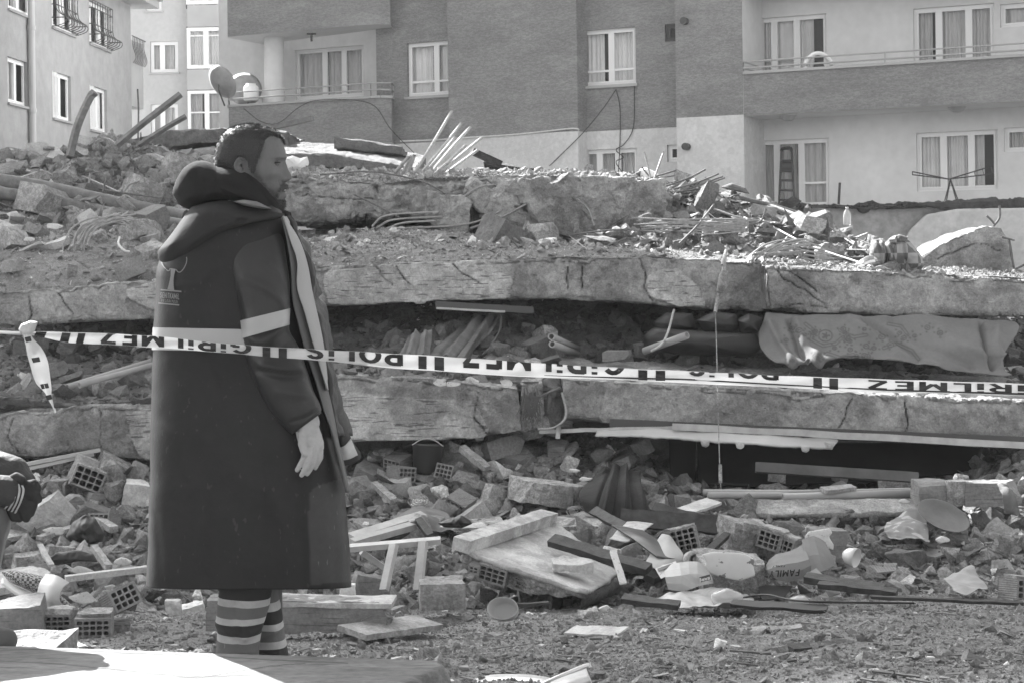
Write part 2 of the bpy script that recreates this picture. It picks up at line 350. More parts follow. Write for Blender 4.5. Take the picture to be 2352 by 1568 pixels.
# ---- hollow clay brick: holes run along local y, face towards -y
def hollow_vf(W, H, L, nx, nz, broken=0, seed=0):
    t = .009; rim = .014; mb = MB(); cw = (W - 2 * rim - (nx - 1) * t) / nx; ch = (H - 2 * rim - (nz - 1) * t) / nz
    xs = [-W / 2]; zs = [-H / 2]
    for i in range(nx): a = -W / 2 + rim + i * (cw + t); xs += [a, a + cw]
    for i in range(nz): a = -H / 2 + rim + i * (ch + t); zs += [a, a + ch]
    xs.append(W / 2); zs.append(H / 2); r = random.Random(seed); y0 = -L / 2; y1 = L / 2
    for i in range(len(xs) - 1):
        for j in range(len(zs) - 1):
            x0, x1, z0, z1 = xs[i], xs[i + 1], zs[j], zs[j + 1]
            if i % 2 and j % 2:
                e = y1 - .01; c = .18 * min(x1 - x0, z1 - z0)
                q0 = [(x0 + c, z0), (x1 - c, z0), (x1, z0 + c), (x1, z1 - c), (x1 - c, z1), (x0 + c, z1), (x0, z1 - c), (x0, z0 + c)]
                V = [(a, y0, b) for a, b in q0] + [(a, e, b) for a, b in q0]
                mb.add(V, [(k, k + 8, (k + 1) % 8 + 8, (k + 1) % 8) for k in range(8)] + [tuple(range(8, 16))])
                for (cx, cz, k0, k1) in ((x0, z0, 0, 7), (x1, z0, 1, 2), (x1, z1, 3, 4), (x0, z1, 5, 6)):
                    mb.add([(cx, y0, cz), (q0[k0][0], y0, q0[k0][1]), (q0[k1][0], y0, q0[k1][1])], [(0, 1, 2)])
            else: mb.add([(x0, y0, z0), (x1, y0, z0), (x1, y0, z1), (x0, y0, z1)], [(0, 1, 2, 3)])
    n = 10
    for (ax, s) in (('x', -1), ('x', 1), ('z', -1), ('z', 1)):          # ribbed outer sides
        span = H if ax == 'x' else W; q = []
        for k in range(n * 2 + 1):
            a = -span / 2 + span * k / (n * 2); dd = .0025 if k % 2 else 0
            q.append(((s * (W / 2 - dd), a) if ax == 'x' else (a, s * (H / 2 - dd))))
        V = [(x, y0, z) for x, z in q] + [(x, y1, z) for x, z in q]; m_ = len(q)
        mb.add(V, [(k, k + 1, k + 1 + m_, k + m_) for k in range(m_ - 1)])
    mb.add([(-W / 2, y1, -H / 2), (W / 2, y1, -H / 2), (W / 2, y1, H / 2), (-W / 2, y1, H / 2)], [(0, 1, 2, 3)])
    V = np.concatenate(mb.V); return V, mb.F
def hbrick(u, v, d, rot, label, W=.19, H=.135, L=.19, nx=4, nz=3, m=None, group=None, name='hollow_brick', mortar_on=True, parent=None):
    V, Fc = hollow_vf(W, H, L, nx, nz); M = frame(P(u, v, d), *rot); W_ = xf(V, M); W_ += (fbm(W_, 30, 2, int(u))[:, None]) * .0015
    o = obj(name, W_, Fc, m or brick, parent, False)
    if not parent: tag(o, label, 'brick', group)
    if mortar_on:
        V2, F2 = cut_block((W * .96, L * .85, .03), int(u + v), 4, .03, .008); V2[:, 2] += H / 2 + .004
        obj('mortar_bed', xf(V2, M), F2, mortar, o if not parent else parent, False)
    return o
def plank_vf(p0, p1, wd, th, roll=0, sag=0, n=10, seed=0, rough=.002):
    p0, p1 = Vector(p0), Vector(p1); t = (p1 - p0).normalized(); ref = Vector((0, 0, 1)) if abs(t.z) < .9 else Vector((1, 0, 0))
    a = t.cross(ref).normalized(); b = a.cross(t).normalized(); q = Matrix.Rotation(roll, 3, t); a = q @ a; b = q @ b
    s = np.linspace(0, 1, n)[:, None]; c = np.array(p0) * (1 - s) + np.array(p1) * s; c[:, 2] -= (4 * s * (1 - s))[:, 0] * sag
    V = np.stack([c + np.array(a) * x * wd / 2 + np.array(b) * z * th / 2 for x, z in ((-1, -1), (1, -1), (1, 1), (-1, 1))], 1)
    V = V + fbm(V, 14, 3, seed)[..., None] * rough
    return V.reshape(-1, 3), [tuple(f) for f in grid_faces(n, 4, cv=True)] + [(3, 2, 1, 0), tuple(range(4 * n - 4, 4 * n))]
def plank(a, b, wd, th, label, name='wooden_board', cat='board', m=None, roll=0, sag=0, group=None, parent=None, rough=.003):
    V, Fc = plank_vf(P(*a), P(*b), wd, th, roll, sag, seed=int(a[0]), rough=rough); o = obj(name, V, Fc, m or wood, parent, False)
    return o if parent else tag(o, label, cat, group)
def rod(pts, r, label, name='rebar', cat='rebar', m=None, group=None, parent=None, seg=6):
    V, Fc = tube_vf([P(*p) for p in pts], r, seg); o = obj(name, V, Fc, m or steel, parent, True)
    return o if parent else tag(o, label, cat, group)
def patch(name, ctrl, nu, nv, m, label=None, cat=None, thick=.004, amp=0, fs=3, seed=5, group=None, parent=None, folds=(), tear=0):
    """cloth, paper or sheet metal through a control grid of (u, v, d)"""
    C = np.array(ctrl, float); A = cr_interp(C, nv); A = cr_interp(A.transpose(1, 0, 2), nu).transpose(1, 0, 2)
    U, Vv = A[..., 0], A[..., 1]; G = PN(U, Vv, A[..., 2]); N = normals(G); N = np.where(N[..., 1:2] > 0, -N, N)
    h = fbm(G, fs, 3, seed) * amp
    for line, wpx, dep in folds: h = h + np.exp(-(dpoly(U, Vv, line) / wpx) ** 2) * dep
    G = G + N * h[..., None]
    if tear:
        for e in (0, -1): G[e, :, 2] += fbm(G[e], 9, 3, seed) * tear; G[:, e, 0] += fbm(G[:, e], 9, 3, seed + 1) * tear
    o = obj(name, G.reshape(-1, 3), grid_faces(len(A), A.shape[1]), m, parent, True, thick=thick)
    return o if parent else tag(o, label, cat, group)
def pillow_vf(outline, d, T, c=None, nr=16, nt=96, pw=.5, yo=0, flat=0, noise=0, seed=0, folds=(), fs=6):
    O = np.array(outline, float); O = np.concatenate([O, O[:1]]); sseg = np.r_[0, np.cumsum(np.hypot(*np.diff(O, axis=0).T))]
    k = np.linspace(0, sseg[-1], nt, endpoint=False); Ou = np.interp(k, sseg, O[:, 0]); Ov = np.interp(k, sseg, O[:, 1])
    for _ in range(1): Ou = (np.roll(Ou, 1) + 2 * Ou + np.roll(Ou, -1)) / 4; Ov = (np.roll(Ov, 1) + 2 * Ov + np.roll(Ov, -1)) / 4
    c = c or (O[:-1, 0].mean(), O[:-1, 1].mean()); r = np.sin(np.linspace(.02, math.pi / 2, nr))[:, None]
    U = c[0] + (Ou - c[0]) * r; V = c[1] + (Ov - c[1]) * r; h = T * np.clip(1 - r ** 2, 0, 1) ** pw + 0 * U
    Gf = PN(U, V, d + yo - h); Gb = PN(U, V, d + yo + h)
    dd = fbm(Gf, fs, 3, seed) * noise * (1 - r ** 6)
    for line, wpx, dep in folds: dd = dd + np.exp(-(dpoly(U, V, line) / wpx) ** 2) * dep * (1 - r ** 8)
    Gf[..., 1] -= dd
    G = np.concatenate([Gf, Gb[::-1][1:]], 0); n = len(G)
    Fc = [tuple(f) for f in grid_faces(n, nt, cv=True)] + [tuple(range(nt)), tuple(range((n - 1) * nt, n * nt))[::-1]]
    return G.reshape(-1, 3), Fc
def pillow(name, outline, d, T, m, label=None, cat=None, parent=None, group=None, **k):
    V, Fc = pillow_vf(outline, d, T, **k); o = obj(name, V, Fc, m, parent, True); return o if parent else tag(o, label, cat, group)
def lathe(name, prof, M, m, parent=None, seg=28, smooth=True):
    a = np.linspace(0, 2 * math.pi, seg, endpoint=False); pr = np.array(prof, float)
    V = np.stack([pr[:, None, 0] * np.cos(a), pr[:, None, 0] * np.sin(a), pr[:, None, 1] + 0 * a], -1)
    return obj(name, xf(V.reshape(-1, 3), M), grid_faces(len(pr), seg, cv=True), m, parent, smooth)
def blend_shape(name, caps, m, parent=None, vox=.008, smooth=6):
    """one continuous surface grown round tapered limbs: caps = [(p0, r0, p1, r1), ...]"""
    mb = MB()
    for p0, r0, p1, r1 in caps:
        p0, p1 = Vector(p0), Vector(p1); L = (p1 - p0).length; t = (p1 - p0).normalized() if L > 1e-6 else Vector((0, 0, 1)); q = t.to_track_quat('Z', 'Y').to_matrix().to_4x4(); q.translation = p0
        k = 16; pr = [(r0 * math.cos(a), r0 * math.sin(a)) for a in np.linspace(-math.pi / 2 + .05, 0, 6)] + [(r1 * math.cos(a), L + r1 * math.sin(a)) for a in np.linspace(0, math.pi / 2 - .05, 6)]
        th = np.linspace(0, 2 * math.pi, k, endpoint=False); V = [(a * math.cos(x), a * math.sin(x), z) for a, z in pr for x in th]
        mb.add(xf(V, q), [tuple(f) for f in grid_faces(12, k, cv=True)] + [tuple(range(k))[::-1], tuple(range(11 * k, 12 * k))])
    me = bpy.data.meshes.new('t'); me.from_pydata(np.concatenate(mb.V).tolist(), [], mb.F); t = bpy.data.objects.new('t', me); COL.objects.link(t)
    md = t.modifiers.new('r', 'REMESH'); md.mode = 'VOXEL'; md.voxel_size = vox; sm = t.modifiers.new('s', 'SMOOTH'); sm.iterations = smooth; sm.factor = .5
    e = bpy.data.meshes.new_from_object(t.evaluated_get(bpy.context.evaluated_depsgraph_get()))
    V = np.array([v.co for v in e.vertices]); Fc = [tuple(p.vertices) for p in e.polygons]; bpy.data.objects.remove(t)
    return V, Fc
# ================================================================== buildings behind the ruin
render_d = mat('coarse grey render', .285, var=[(.25, .12), (.7, .05, 1), (1.3, .09), (9, .09, 1), (24, .2)], st=(1, 1, 3.4), bump=[(16, .05)], bst=(1, 1, 6))
render_l = mat('light lower render', .56, var=[(.6, .12), (3, .03, 1), (12, .08)], bump=[(14, .012)], bst=(1, 1, 5))
wall_l = mat('pale wall paint', .60, var=[(.5, .10), (5, .05)])
wall_far = mat('far pale wall', .40, var=[(.4, .08), (6, .06)])
wall_left = mat('old grey facade paint', .29, var=[(.35, .12), (2.5, .1)], bump=[(5, .01)])
band_g = mat('grey band paint', .36, var=[(.8, .1)])
upvc = mat('white window plastic', .74, rough=.5)
glass = mat('window glass', .03, rough=.06, alpha=.13, spec=.6)
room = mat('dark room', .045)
curt = mat('net curtain', .55, var=[(3, .15)], st=(8, 8, 1))
curt_w = mat('white curtain', .75, var=[(2, .1)])
rail = mat('painted railing', .33, rough=.6)
ironm = mat('dark iron', .05, rough=.6)
class Fac:
    def __init__(s, u, d, ex, ey):
        l = math.hypot(ex, ey); s.e = np.array([ex / l, ey / l, 0]); s.n = np.array([ey / l, -ex / l, 0]); p = P(u, VH, d); s.o = np.array([p.x, p.y, 0])
    def hit(s, u, v, off=0):
        dr = np.array(P(u, v, 1)) - np.array([0, 0, CZ]); o = s.o + off * s.n; t = ((o - [0, 0, 0]) @ s.n) / (dr @ s.n); X = np.array([0, 0, CZ]) + t * dr
        return (X - o) @ s.e, X[2]
    def w(s, a, z, off=0): return s.o + s.e * a + s.n * off + np.array([0, 0, z])
    def rect(s, u0, v0, u1, v1, off=0):
        vm = (v0 + v1) / 2; um = (u0 + u1) / 2; return s.hit(u0, vm, off)[0], s.hit(u1, vm, off)[0], s.hit(um, v1, off)[1], s.hit(um, v0, off)[1]
    def box(s, mb, a0, a1, z0, z1, o0, o1, mi=0):
        V = [s.w(a, z, o) for a in (a0, a1) for o in (o0, o1) for z in (z0, z1)]
        mb.add(V, [(0, 1, 3, 2), (4, 6, 7, 5), (0, 4, 5, 1), (2, 3, 7, 6), (0, 2, 6, 4), (1, 5, 7, 3)], mi)
    def wall(s, mb, off, a0, a1, bands, ops, rev=.14):
        xs = sorted(set([a0, a1] + [min(max(x, a0), a1) for o in ops for x in o[:2]])); zs = sorted(set([b[0] for b in bands] + [b[1] for b in bands] + [z for o in ops for z in o[2:4]]))
        for i in range(len(xs) - 1):
            for j in range(len(zs) - 1):
                cx, cz = (xs[i] + xs[i + 1]) / 2, (zs[j] + zs[j + 1]) / 2
                if any(o[0] < cx < o[1] and o[2] < cz < o[3] for o in ops): continue
                mi = [b[2] for b in bands if b[0] <= cz <= b[1]]
                if mi: mb.add([s.w(xs[i], zs[j], off), s.w(xs[i + 1], zs[j], off), s.w(xs[i + 1], zs[j + 1], off), s.w(xs[i], zs[j + 1], off)], [(0, 1, 2, 3)], mi[0])
        for o in ops:
            x0, x1 = max(o[0], a0), min(o[1], a1); mi = [b[2] for b in bands if b[0] <= (o[2] + o[3]) / 2 <= b[1]][0]
            for (p, q) in (((x0, o[2]), (x1, o[2])), ((x1, o[2]), (x1, o[3])), ((x1, o[3]), (x0, o[3])), ((x0, o[3]), (x0, o[2]))):
                mb.add([s.w(*p, off), s.w(*q, off), s.w(*q, off - rev), s.w(*p, off - rev)], [(0, 1, 2, 3)], mi)
def window(par, f, off, r, mull=(.5,), low=None, rev=.1, cur=(1,), cm=None, bar=.06, name='window', sill=True, room_d=.5, frame_m=None, grid_lo=(), label=None):
    a0, a1, z0, z1 = r; w_ = a1 - a0; h = z1 - z0; mb = MB(); o0, o1 = off - rev - .05, off - rev
    f.box(mb, a0, a0 + bar, z0, z1, o0, o1); f.box(mb, a1 - bar, a1, z0, z1, o0, o1); f.box(mb, a0 + bar, a1 - bar, z0, z0 + bar, o0, o1); f.box(mb, a0 + bar, a1 - bar, z1 - bar, z1, o0, o1)
    ed = [0] + list(mull) + [1]
    for m in mull: f.box(mb, a0 + w_ * m - bar * .6, a0 + w_ * m + bar * .6, z0 + bar, z1 - bar, o0 + .004, o1 + .01)
    for i in range(len(ed) - 1):
        x0 = a0 + w_ * ed[i] + bar * (1 if i == 0 else .6); x1 = a0 + w_ * ed[i + 1] - bar * (1 if i == len(ed) - 2 else .6)
        lv = low[i] if low else None
        if lv: f.box(mb, x0, x1, z0 + h * lv - .025, z0 + h * lv + .025, o0 + .006, o1 + .006)
        for (p, q, s_, t_) in ((x0, x0 + .04, z0 + bar, z1 - bar), (x1 - .04, x1, z0 + bar, z1 - bar), (x0 + .04, x1 - .04, z0 + bar, z0 + bar + .04), (x0 + .04, x1 - .04, z1 - bar - .04, z1 - bar)):
            f.box(mb, p, q, s_, t_, o0 + .01, o1 + .018)
    wo = mb.build(name, frame_m or upvc, par)
    if label: wo['label'] = label
    g = MB(); g.add([f.w(a0 + bar / 2, z0 + bar / 2, o0 + .02), f.w(a1 - bar / 2, z0 + bar / 2, o0 + .02), f.w(a1 - bar / 2, z1 - bar / 2, o0 + .02), f.w(a0 + bar / 2, z1 - bar / 2, o0 + .02)], [(0, 1, 2, 3)]); g.build('pane', glass, wo)
    for i in range(len(ed) - 1):
        c = cur[i % len(cur)]
        if not c: continue
        if c == 1 and random.random() < .45: c = random.uniform(.72, .95)
        fw_ = random.uniform(.6, 1.5); x0 = a0 + w_ * ed[i] + .03; x1 = a0 + w_ * (ed[i] + (ed[i + 1] - ed[i]) * min(c, 1)) - .03; n = 40; t = np.linspace(0, 1, n)
        ph = i * 2.1 + a0; yy = o0 - .1 + .025 * np.sin(t * 34 * fw_ + ph + 3 * np.sin(t * 3 + ph)) + .02 * np.sin(t * 13 + ph * 2); zb = z0 + (0 if c <= 1 else h * (c - 1))
        V = [f.w(x0 + (x1 - x0) * k, z, y) for z in (zb, z1) for k, y in zip(t, yy)]
        obj('curtain', V, [(k, k + 1, k + 1 + n, k + n) for k in range(n - 1)], cm or curt, wo)
    b = MB(); b.box((0, 0, 0), (0, 0, 0)); b = MB(); f.box(b, a0 - .1, a1 + .1, z0 - .1, z1 + .1, off - room_d - .1, off - room_d); b.build('room_backing', room, wo)  # near-black panel stands in for the darkness of the unlit room
    if sill:
        sm = MB(); f.box(sm, a0 - .06, a1 + .06, z0 - .07, z0 - .003, off - rev + .01, off + .07); sm.build('sill', band_g if sill is True else sill, wo)
    return wo
# ---- the large apartment block with balconies
B = empty('apartment_building', P(1300, VH, 41).xy.to_3d(), 'grey rendered apartment block with white framed windows and balconies behind the ruin', 'building')
f = Fac(1176, 41.7, 1, -.49); mb = MB(); TOP = 17.0
RO = -.55; LO = -1.5
zb = f.hit(1125, 312)[1]; zr = f.hit(1627, 268)[1]
sL = f.hit(517, 260, .1)[0]; s1 = f.hit(1030, 200)[0]; s2 = f.hit(1326, 200)[0]; s3 = f.hit(1552, 150)[0]; s4 = f.hit(1707, 200)[0]; s5 = s4 + 15; s0 = f.hit(903, 150, RO)[0]
opsR = [f.rect(1328, 67, 1460, 196, RO), f.rect(1333, 343, 1464, 430, RO), f.rect(1527, 55, 1552, 96, RO), f.rect(1532, 333, 1553, 372, RO)]
opsR[2] = (opsR[2][0], s3 - .02, *opsR[2][2:]); opsR[3] = (opsR[3][0], s3 - .02, *opsR[3][2:])
opsL = [f.rect(935, 96, 1044, 220, RO)]
f.wall(mb, 0, s1, s2, [(-1, zb, 1), (zb, TOP, 0)], [])
f.wall(mb, RO, s2, s3, [(-1, zb + .02, 1), (zb + .02, TOP, 0)], opsR); f.wall(mb, RO, s0 - .5, s1, [(-1, zb - .05, 1), (zb - .05, TOP, 0)], [(opsL[0][0], s1 - .003, *opsL[0][2:])])
f.wall(mb, 0, s3, s4, [(-1, zr, 1), (zr, TOP, 0)], [])
for a, o0, o1, mi in ((s1, 0, RO, 0), (s2, 0, RO, 0), (s3, 0, RO, 0), (s4, 0, LO, 2)):
    zz = zr if a >= s3 else zb
    mb.add([f.w(a, -1, o0), f.w(a, zz, o0), f.w(a, zz, o1), f.w(a, -1, o1)], [(0, 1, 2, 3)], 1); mb.add([f.w(a, zz, o0), f.w(a, TOP, o0), f.w(a, TOP, o1), f.w(a, zz, o1)], [(0, 1, 2, 3)], mi)
# recessed right wall
r_up_door = f.rect(1724, 38, 1899, 176, LO); r_up_win = f.rect(2098, 14, 2284, 152, LO); r_up_sm = f.rect(2297, 6, 2420, 60, LO)
r_lo_door = f.rect(1733, 321, 1905, 476, LO); r_lo_win = f.rect(2105, 302, 2292, 438, LO); r_lo_sm = f.rect(2306, 292, 2420, 348, LO)
zf_up = r_up_door[2]; zf_lo = r_lo_door[2]
ops = [r_up_door, r_up_win, r_up_sm, r_lo_door, r_lo_win, r_lo_sm]
f.wall(mb, LO, s4, s5, [(-1, TOP, 2)], ops)
# left recessed wall behind the balcony
sA = f.hit(517, 150, LO)[0] - .2; l_door = f.rect(677, 110, 835, 226, LO)
f.wall(mb, LO, sA, s0 - .1, [(-1, TOP, 2)], [l_door]); mb.add([f.w(s0 - .1, -1, LO), f.w(s0 - .1, TOP, LO), f.w(s0 - .1, TOP, RO + .003), f.w(s0 - .1, -1, RO + .003)], [(0, 1, 2, 3)], 2)
# body, roof
f.box(mb, sA, s5, -1, TOP, -11, LO - .75, 2); f.box(mb, sA - .3, s5 + .3, TOP, TOP + .3, -11.3, .5, 0)
mb.add([f.w(sA, -1, LO), f.w(sA, TOP, LO), f.w(sA, TOP, LO - .75), f.w(sA, -1, LO - .75)], [(0, 1, 2, 3)], 2)
mb.build('wall', [render_d, render_l, wall_l], B)
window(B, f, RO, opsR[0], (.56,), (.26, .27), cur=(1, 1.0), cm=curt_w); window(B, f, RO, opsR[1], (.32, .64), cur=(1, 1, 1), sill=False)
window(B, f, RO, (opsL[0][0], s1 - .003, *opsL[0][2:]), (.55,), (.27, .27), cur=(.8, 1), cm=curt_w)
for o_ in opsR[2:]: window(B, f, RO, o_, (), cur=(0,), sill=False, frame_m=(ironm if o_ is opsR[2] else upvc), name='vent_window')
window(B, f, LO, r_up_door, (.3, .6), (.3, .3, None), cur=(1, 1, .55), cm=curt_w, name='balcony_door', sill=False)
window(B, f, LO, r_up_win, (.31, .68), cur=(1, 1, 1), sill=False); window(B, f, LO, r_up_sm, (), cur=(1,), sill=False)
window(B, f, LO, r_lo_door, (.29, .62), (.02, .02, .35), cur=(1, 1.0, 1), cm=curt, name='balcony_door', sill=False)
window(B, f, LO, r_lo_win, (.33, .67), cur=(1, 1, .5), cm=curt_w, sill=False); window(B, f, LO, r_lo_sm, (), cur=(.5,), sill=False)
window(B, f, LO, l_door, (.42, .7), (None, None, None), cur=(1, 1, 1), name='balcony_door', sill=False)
# balconies on the right: parapet, floor, railing
def balcony(a0, a1, zt, zlo, lip, off, deep, zrail, posts, m=0, name='balcony', round_=None):
    b = MB(); n = 1
    pts = [(a0, LO), (a0, off), (a1, off), (a1, deep)] if round_ is None else round_
    q = [f.w(a, 0, o) for a, o in pts]
    for i in range(len(q) - 1):
        A, C = q[i], q[i + 1]; nr = np.cross(C - A, [0, 0, 1]); nr = nr / np.linalg.norm(nr) * -.12
        for (p0, p1, z0, z1, mi) in ((A, C, zlo, zt, m),): b.add([p0 + [0, 0, z0], p1 + [0, 0, z0], p1 + [0, 0, z1], p0 + [0, 0, z1]], [(0, 1, 2, 3)], mi); b.add([p0 + nr + [0, 0, z0], p1 + nr + [0, 0, z0], p1 + nr + [0, 0, z1], p0 + nr + [0, 0, z1]], [(0, 1, 2, 3)], mi)
        o_ = nr * -.35
        b.add([A + o_ + [0, 0, zt], C + o_ + [0, 0, zt], C + nr + [0, 0, zt], A + nr + [0, 0, zt], A + o_ + [0, 0, zt + .06], C + o_ + [0, 0, zt + .06], C + nr + [0, 0, zt + .06], A + nr + [0, 0, zt + .06]], [(0, 3, 2, 1), (4, 5, 6, 7), (0, 1, 5, 4), (2, 3, 7, 6), (1, 2, 6, 5), (0, 4, 7, 3)], 1)
    fl = [p + [0, 0, zlo] for p in q] + [f.w(a1, zlo, LO), ]
    if round_ is not None: fl = [p + [0, 0, zlo] for p in q]
    b.add(fl, [tuple(range(len(fl)))], 2)
    bo = b.build(name, [render_d, band_g, wall_l], B)
    if zrail:
        r = MB()
        for zz in zrail: r.tube([p + [0, 0, zz] for p in q], .018 if zz == zrail[0] else .022, smooth=False)
        for i in range(len(q) - 1):
            L = np.linalg.norm(q[i + 1] - q[i]); k = max(1, int(L / 1.55))
            for j in range(k + 1):
                p = q[i] + (q[i + 1] - q[i]) * j / k; r.tube([p + [0, 0, zt], p + [0, 0, zrail[0]]], .014, smooth=False)
        r.build('railing', rail, bo)
    return bo
um = 2030; zt = f.hit(um, 151)[1]; zl = f.hit(um, 249)[1]
balcony(s4, s5 - .3, zt, zl, 0, -.02, LO, [f.hit(um, 121)[1], f.hit(um, 136)[1]], 8)
zt2 = zt - 2.87; b2 = MB(); f.box(b2, s4 + .01, s5 - .3, zt2 - .9, zt2 - .35, LO + .01, -.03); b2.build('balcony', render_l, B)
balcony(s4, s5 - .3, zt + 2.87, zl + 2.87, 0, -.02, LO, None, 8)
# left rounded balconies
aL = f.hit(517, 270, .25)[0]; aR = f.hit(872, 260, .25)[0]; aR2 = f.hit(905, 250, RO)[0] + .0
path = [(aL, LO), (aL, .05), (aL + .12, .25)] + [(aR - .25, .25), (aR, .2), (aR + .2, .0), (aR2, RO + .02)]
ztl = f.hit(700, 236, .25)[1]; zll = f.hit(900, 328, .0)[1]
balcony(aL, aR, ztl, zll, 0, .25, LO, [f.hit(700, 202, .25)[1], f.hit(700, 217, .25)[1]], 4, round_=path)
balcony(aL, aR, ztl + 2.9, f.hit(700, 70, .25)[1], 0, .25, LO, None, 4, round_=path)
cb = MB(); cx = f.hit(618, 160, -.3)[0]; c0 = f.w(cx, 0, -.55); cb.tube([c0 + [0, 0, ztl - .6], c0 + [0, 0, ztl + 2.4]], .27, seg=24, smooth=False); cb.build('column', wall_l, B)
# small fittings of the block
for (u, v, off) in ((1575, 50, 0), (1579, 338, 0)):
    a, z = f.hit(u, v, off); p = f.w(a, z, off); mbx = MB(); mbx.tube([p - f.n * .05, p + f.n * .18], .085, seg=14, smooth=False); o = mbx.build('vent_pipe', ironm, B)
for (u, v) in ((1810, 271), (2198, 250)):
    a, z = f.hit(u, v, LO + .8); lathe('ceiling_lamp', [(.001, -.12), (.09, -.11), (.15, -.07), (.17, -.03), (.2, 0)], Matrix.Translation(Vector(f.w(a, zl - .0, LO + .8))), rail, B)
a, z = f.hit(715, 62, -.3); pm = MB(); q = f.w(a, f.hit(700, 70, .25)[1], -.3); pm.tube([q, q - [0, 0, .22]], .03, smooth=False); pm.tube([q - [.12, 0, .02], q + [.12, 0, -.02]], .03, smooth=False); pm.build('lamp_bracket', ironm, B)
# hanging cables on the facade
for pts, off in (([(1415, 206), (1385, 250), (1335, 310), (1262, 382)], .06), ([(1415, 206), (1424, 250), (1424, 330), (1420, 400)], RO + .05), ([(1457, 196), (1455, 290), (1435, 330), (1415, 345), (1432, 362), (1415, 372), (1428, 395)], RO + .05), ([(560, 250), (600, 280), (640, 283), (690, 245), (740, 230), (850, 238), (900, 300), (980, 380)], .35)):
    w_ = [f.w(*f.hit(u, v, off), off) for u, v in pts]; V, Fc = tube_vf(w_, .012, 5); obj('cable', V, Fc, ironm, B)
w_ = [f.w(*f.hit(u, v, .02), .02) for u, v in ((920, 325), (1000, 322), (1190, 309), (1315, 296), (1330, 305))]; V, Fc = tube_vf(w_, .022, 6); obj('conduit', V, Fc, render_l, B)
# things standing on its balconies
gal = mat('galvanised metal', .3, rough=.45, metal=.3); 
def fthing(u, v, off): a, z = f.hit(u, v, off); return f.w(a, z, off)
L1, L2, T1, T2 = fthing(1789, 472, LO + .45), fthing(1825, 474, LO + .45), fthing(1795, 348, LO + .15), fthing(1818, 347, LO + .15)
ld = empty('step_ladder', Vector(L1), 'grey folding step ladder leaning on the balcony door of the right hand ground floor flat', 'ladder'); r = MB(); r.tube([L1, T1], .028, smooth=False); r.build('rail', ironm, ld); r = MB(); r.tube([L2, T2], .028, smooth=False); r.build('rail', ironm, ld)
r = MB(); r.tube([T1, T1 + [0.03, 0, .06], T2 + [-.03, 0, .06], T2], .04); r.build('handle', black, ld)
for t in (.1, .28, .46, .64, .82):
    A = L1 + (T1 - L1) * t; C = L2 + (T2 - L2) * t; V, Fc = plank_vf(A, C, .1, .05); obj('step', V, Fc, ironm, ld)
V, Fc = plank_vf(L1 + (T1 - L1) * .72, L2 + (T2 - L2) * .72, .3, .02, roll=R(70)); obj('shelf', V, Fc, ironm, ld)
dr = empty('drying_rack', Vector(fthing(2185, 452, LO + .6)), 'folding clothes drying rack with two raised wings in front of the wide right window', 'drying rack')
c = [fthing(u, v, LO + o) for u, v, o in ((2180, 412, .4), (2096, 395, .4), (2180, 412, .95), (2096, 402, .95), (2276, 383, .4), (2280, 400, .95))]
for A, C, D_, E in ((0, 1, 2, 3), (0, 4, 2, 5)):
    r = MB(); r.tube([c[A], c[C]], .014, smooth=False); r.tube([c[D_], c[E]], .014, smooth=False); r.tube([c[C], c[E]], .014, smooth=False)
    for t in (.2, .4, .6, .8): r.tube([c[A] + (c[C] - c[A]) * t, c[D_] + (c[E] - c[D_]) * t], .007, smooth=False)
    r.build('wing', ironm, dr)
r = MB()
for u in (2170, 2197): r.tube([fthing(2183, 412, LO + .6), fthing(u, 462, LO + .5)], .014, smooth=False); r.tube([fthing(2183, 412, LO + .6), fthing(u + 4, 462, LO + .9)], .014, smooth=False)
r.build('leg', ironm, dr)
r = MB(); r.tube([fthing(1926, 470, LO + .5), fthing(1929, 420, LO + .5)], .03, smooth=False); tag(r.build('post', ironm), 'short dark iron post standing right of the step ladder on the terrace', 'post')
# satellite dishes and drum on the left balcony
dishm = mat('dish paint', .26, rough=.6, var=[(4, .2)])
def dish(u, v, off, r, tilt, rz, lab, sx=1):
    p = Vector(fthing(u, v, off)); t = empty('satellite_dish', p, lab, 'satellite dish', 'satellite dishes on the left balcony')
    M = frame(p, 0, 0, rz) @ Matrix.Rotation(R(tilt), 4, 'X') @ Matrix.Scale(sx, 4, (1, 0, 0))
    lathe('reflector', [(.02, .14), (r * .4, .11), (r * .8, .03), (r, -.03), (r + .02, -.02), (r * .8, .05), (.02, .17)], M, dishm, t)
    mm = MB(); mm.tube([M @ Vector((0, r * .9, 0)), M @ Vector((0, r * .5, -r * .7)), M @ Vector((0, 0, -r * .95))], .014); mm.build('arm', rail, t)
    mm = MB(); mm.tube([M @ Vector((0, 0, .13)), M @ Vector((.1, -.1, .3)), Vector(fthing(u + 6, v + 55, off))], .022, smooth=False); mm.build('mount', ironm, t); return t
dish(510, 189, .45, .45, 118, -38, 'tilted satellite dish overhanging the corner of the left balcony'); dish(562, 205, -.35, .44, 78, 12, 'upright satellite dish standing behind the white drum on the balcony')
p = Vector(fthing(577, 233, -.1)); t = lathe('plastic_drum', [(.001, 0), (.17, 0), (.2, .04), (.2, .36), (.17, .4), (.13, .42), (.13, .46), (.001, .46)], Matrix.Translation(p), upvc); tag(t, 'white plastic drum on the left balcony beside the satellite dishes', 'drum')
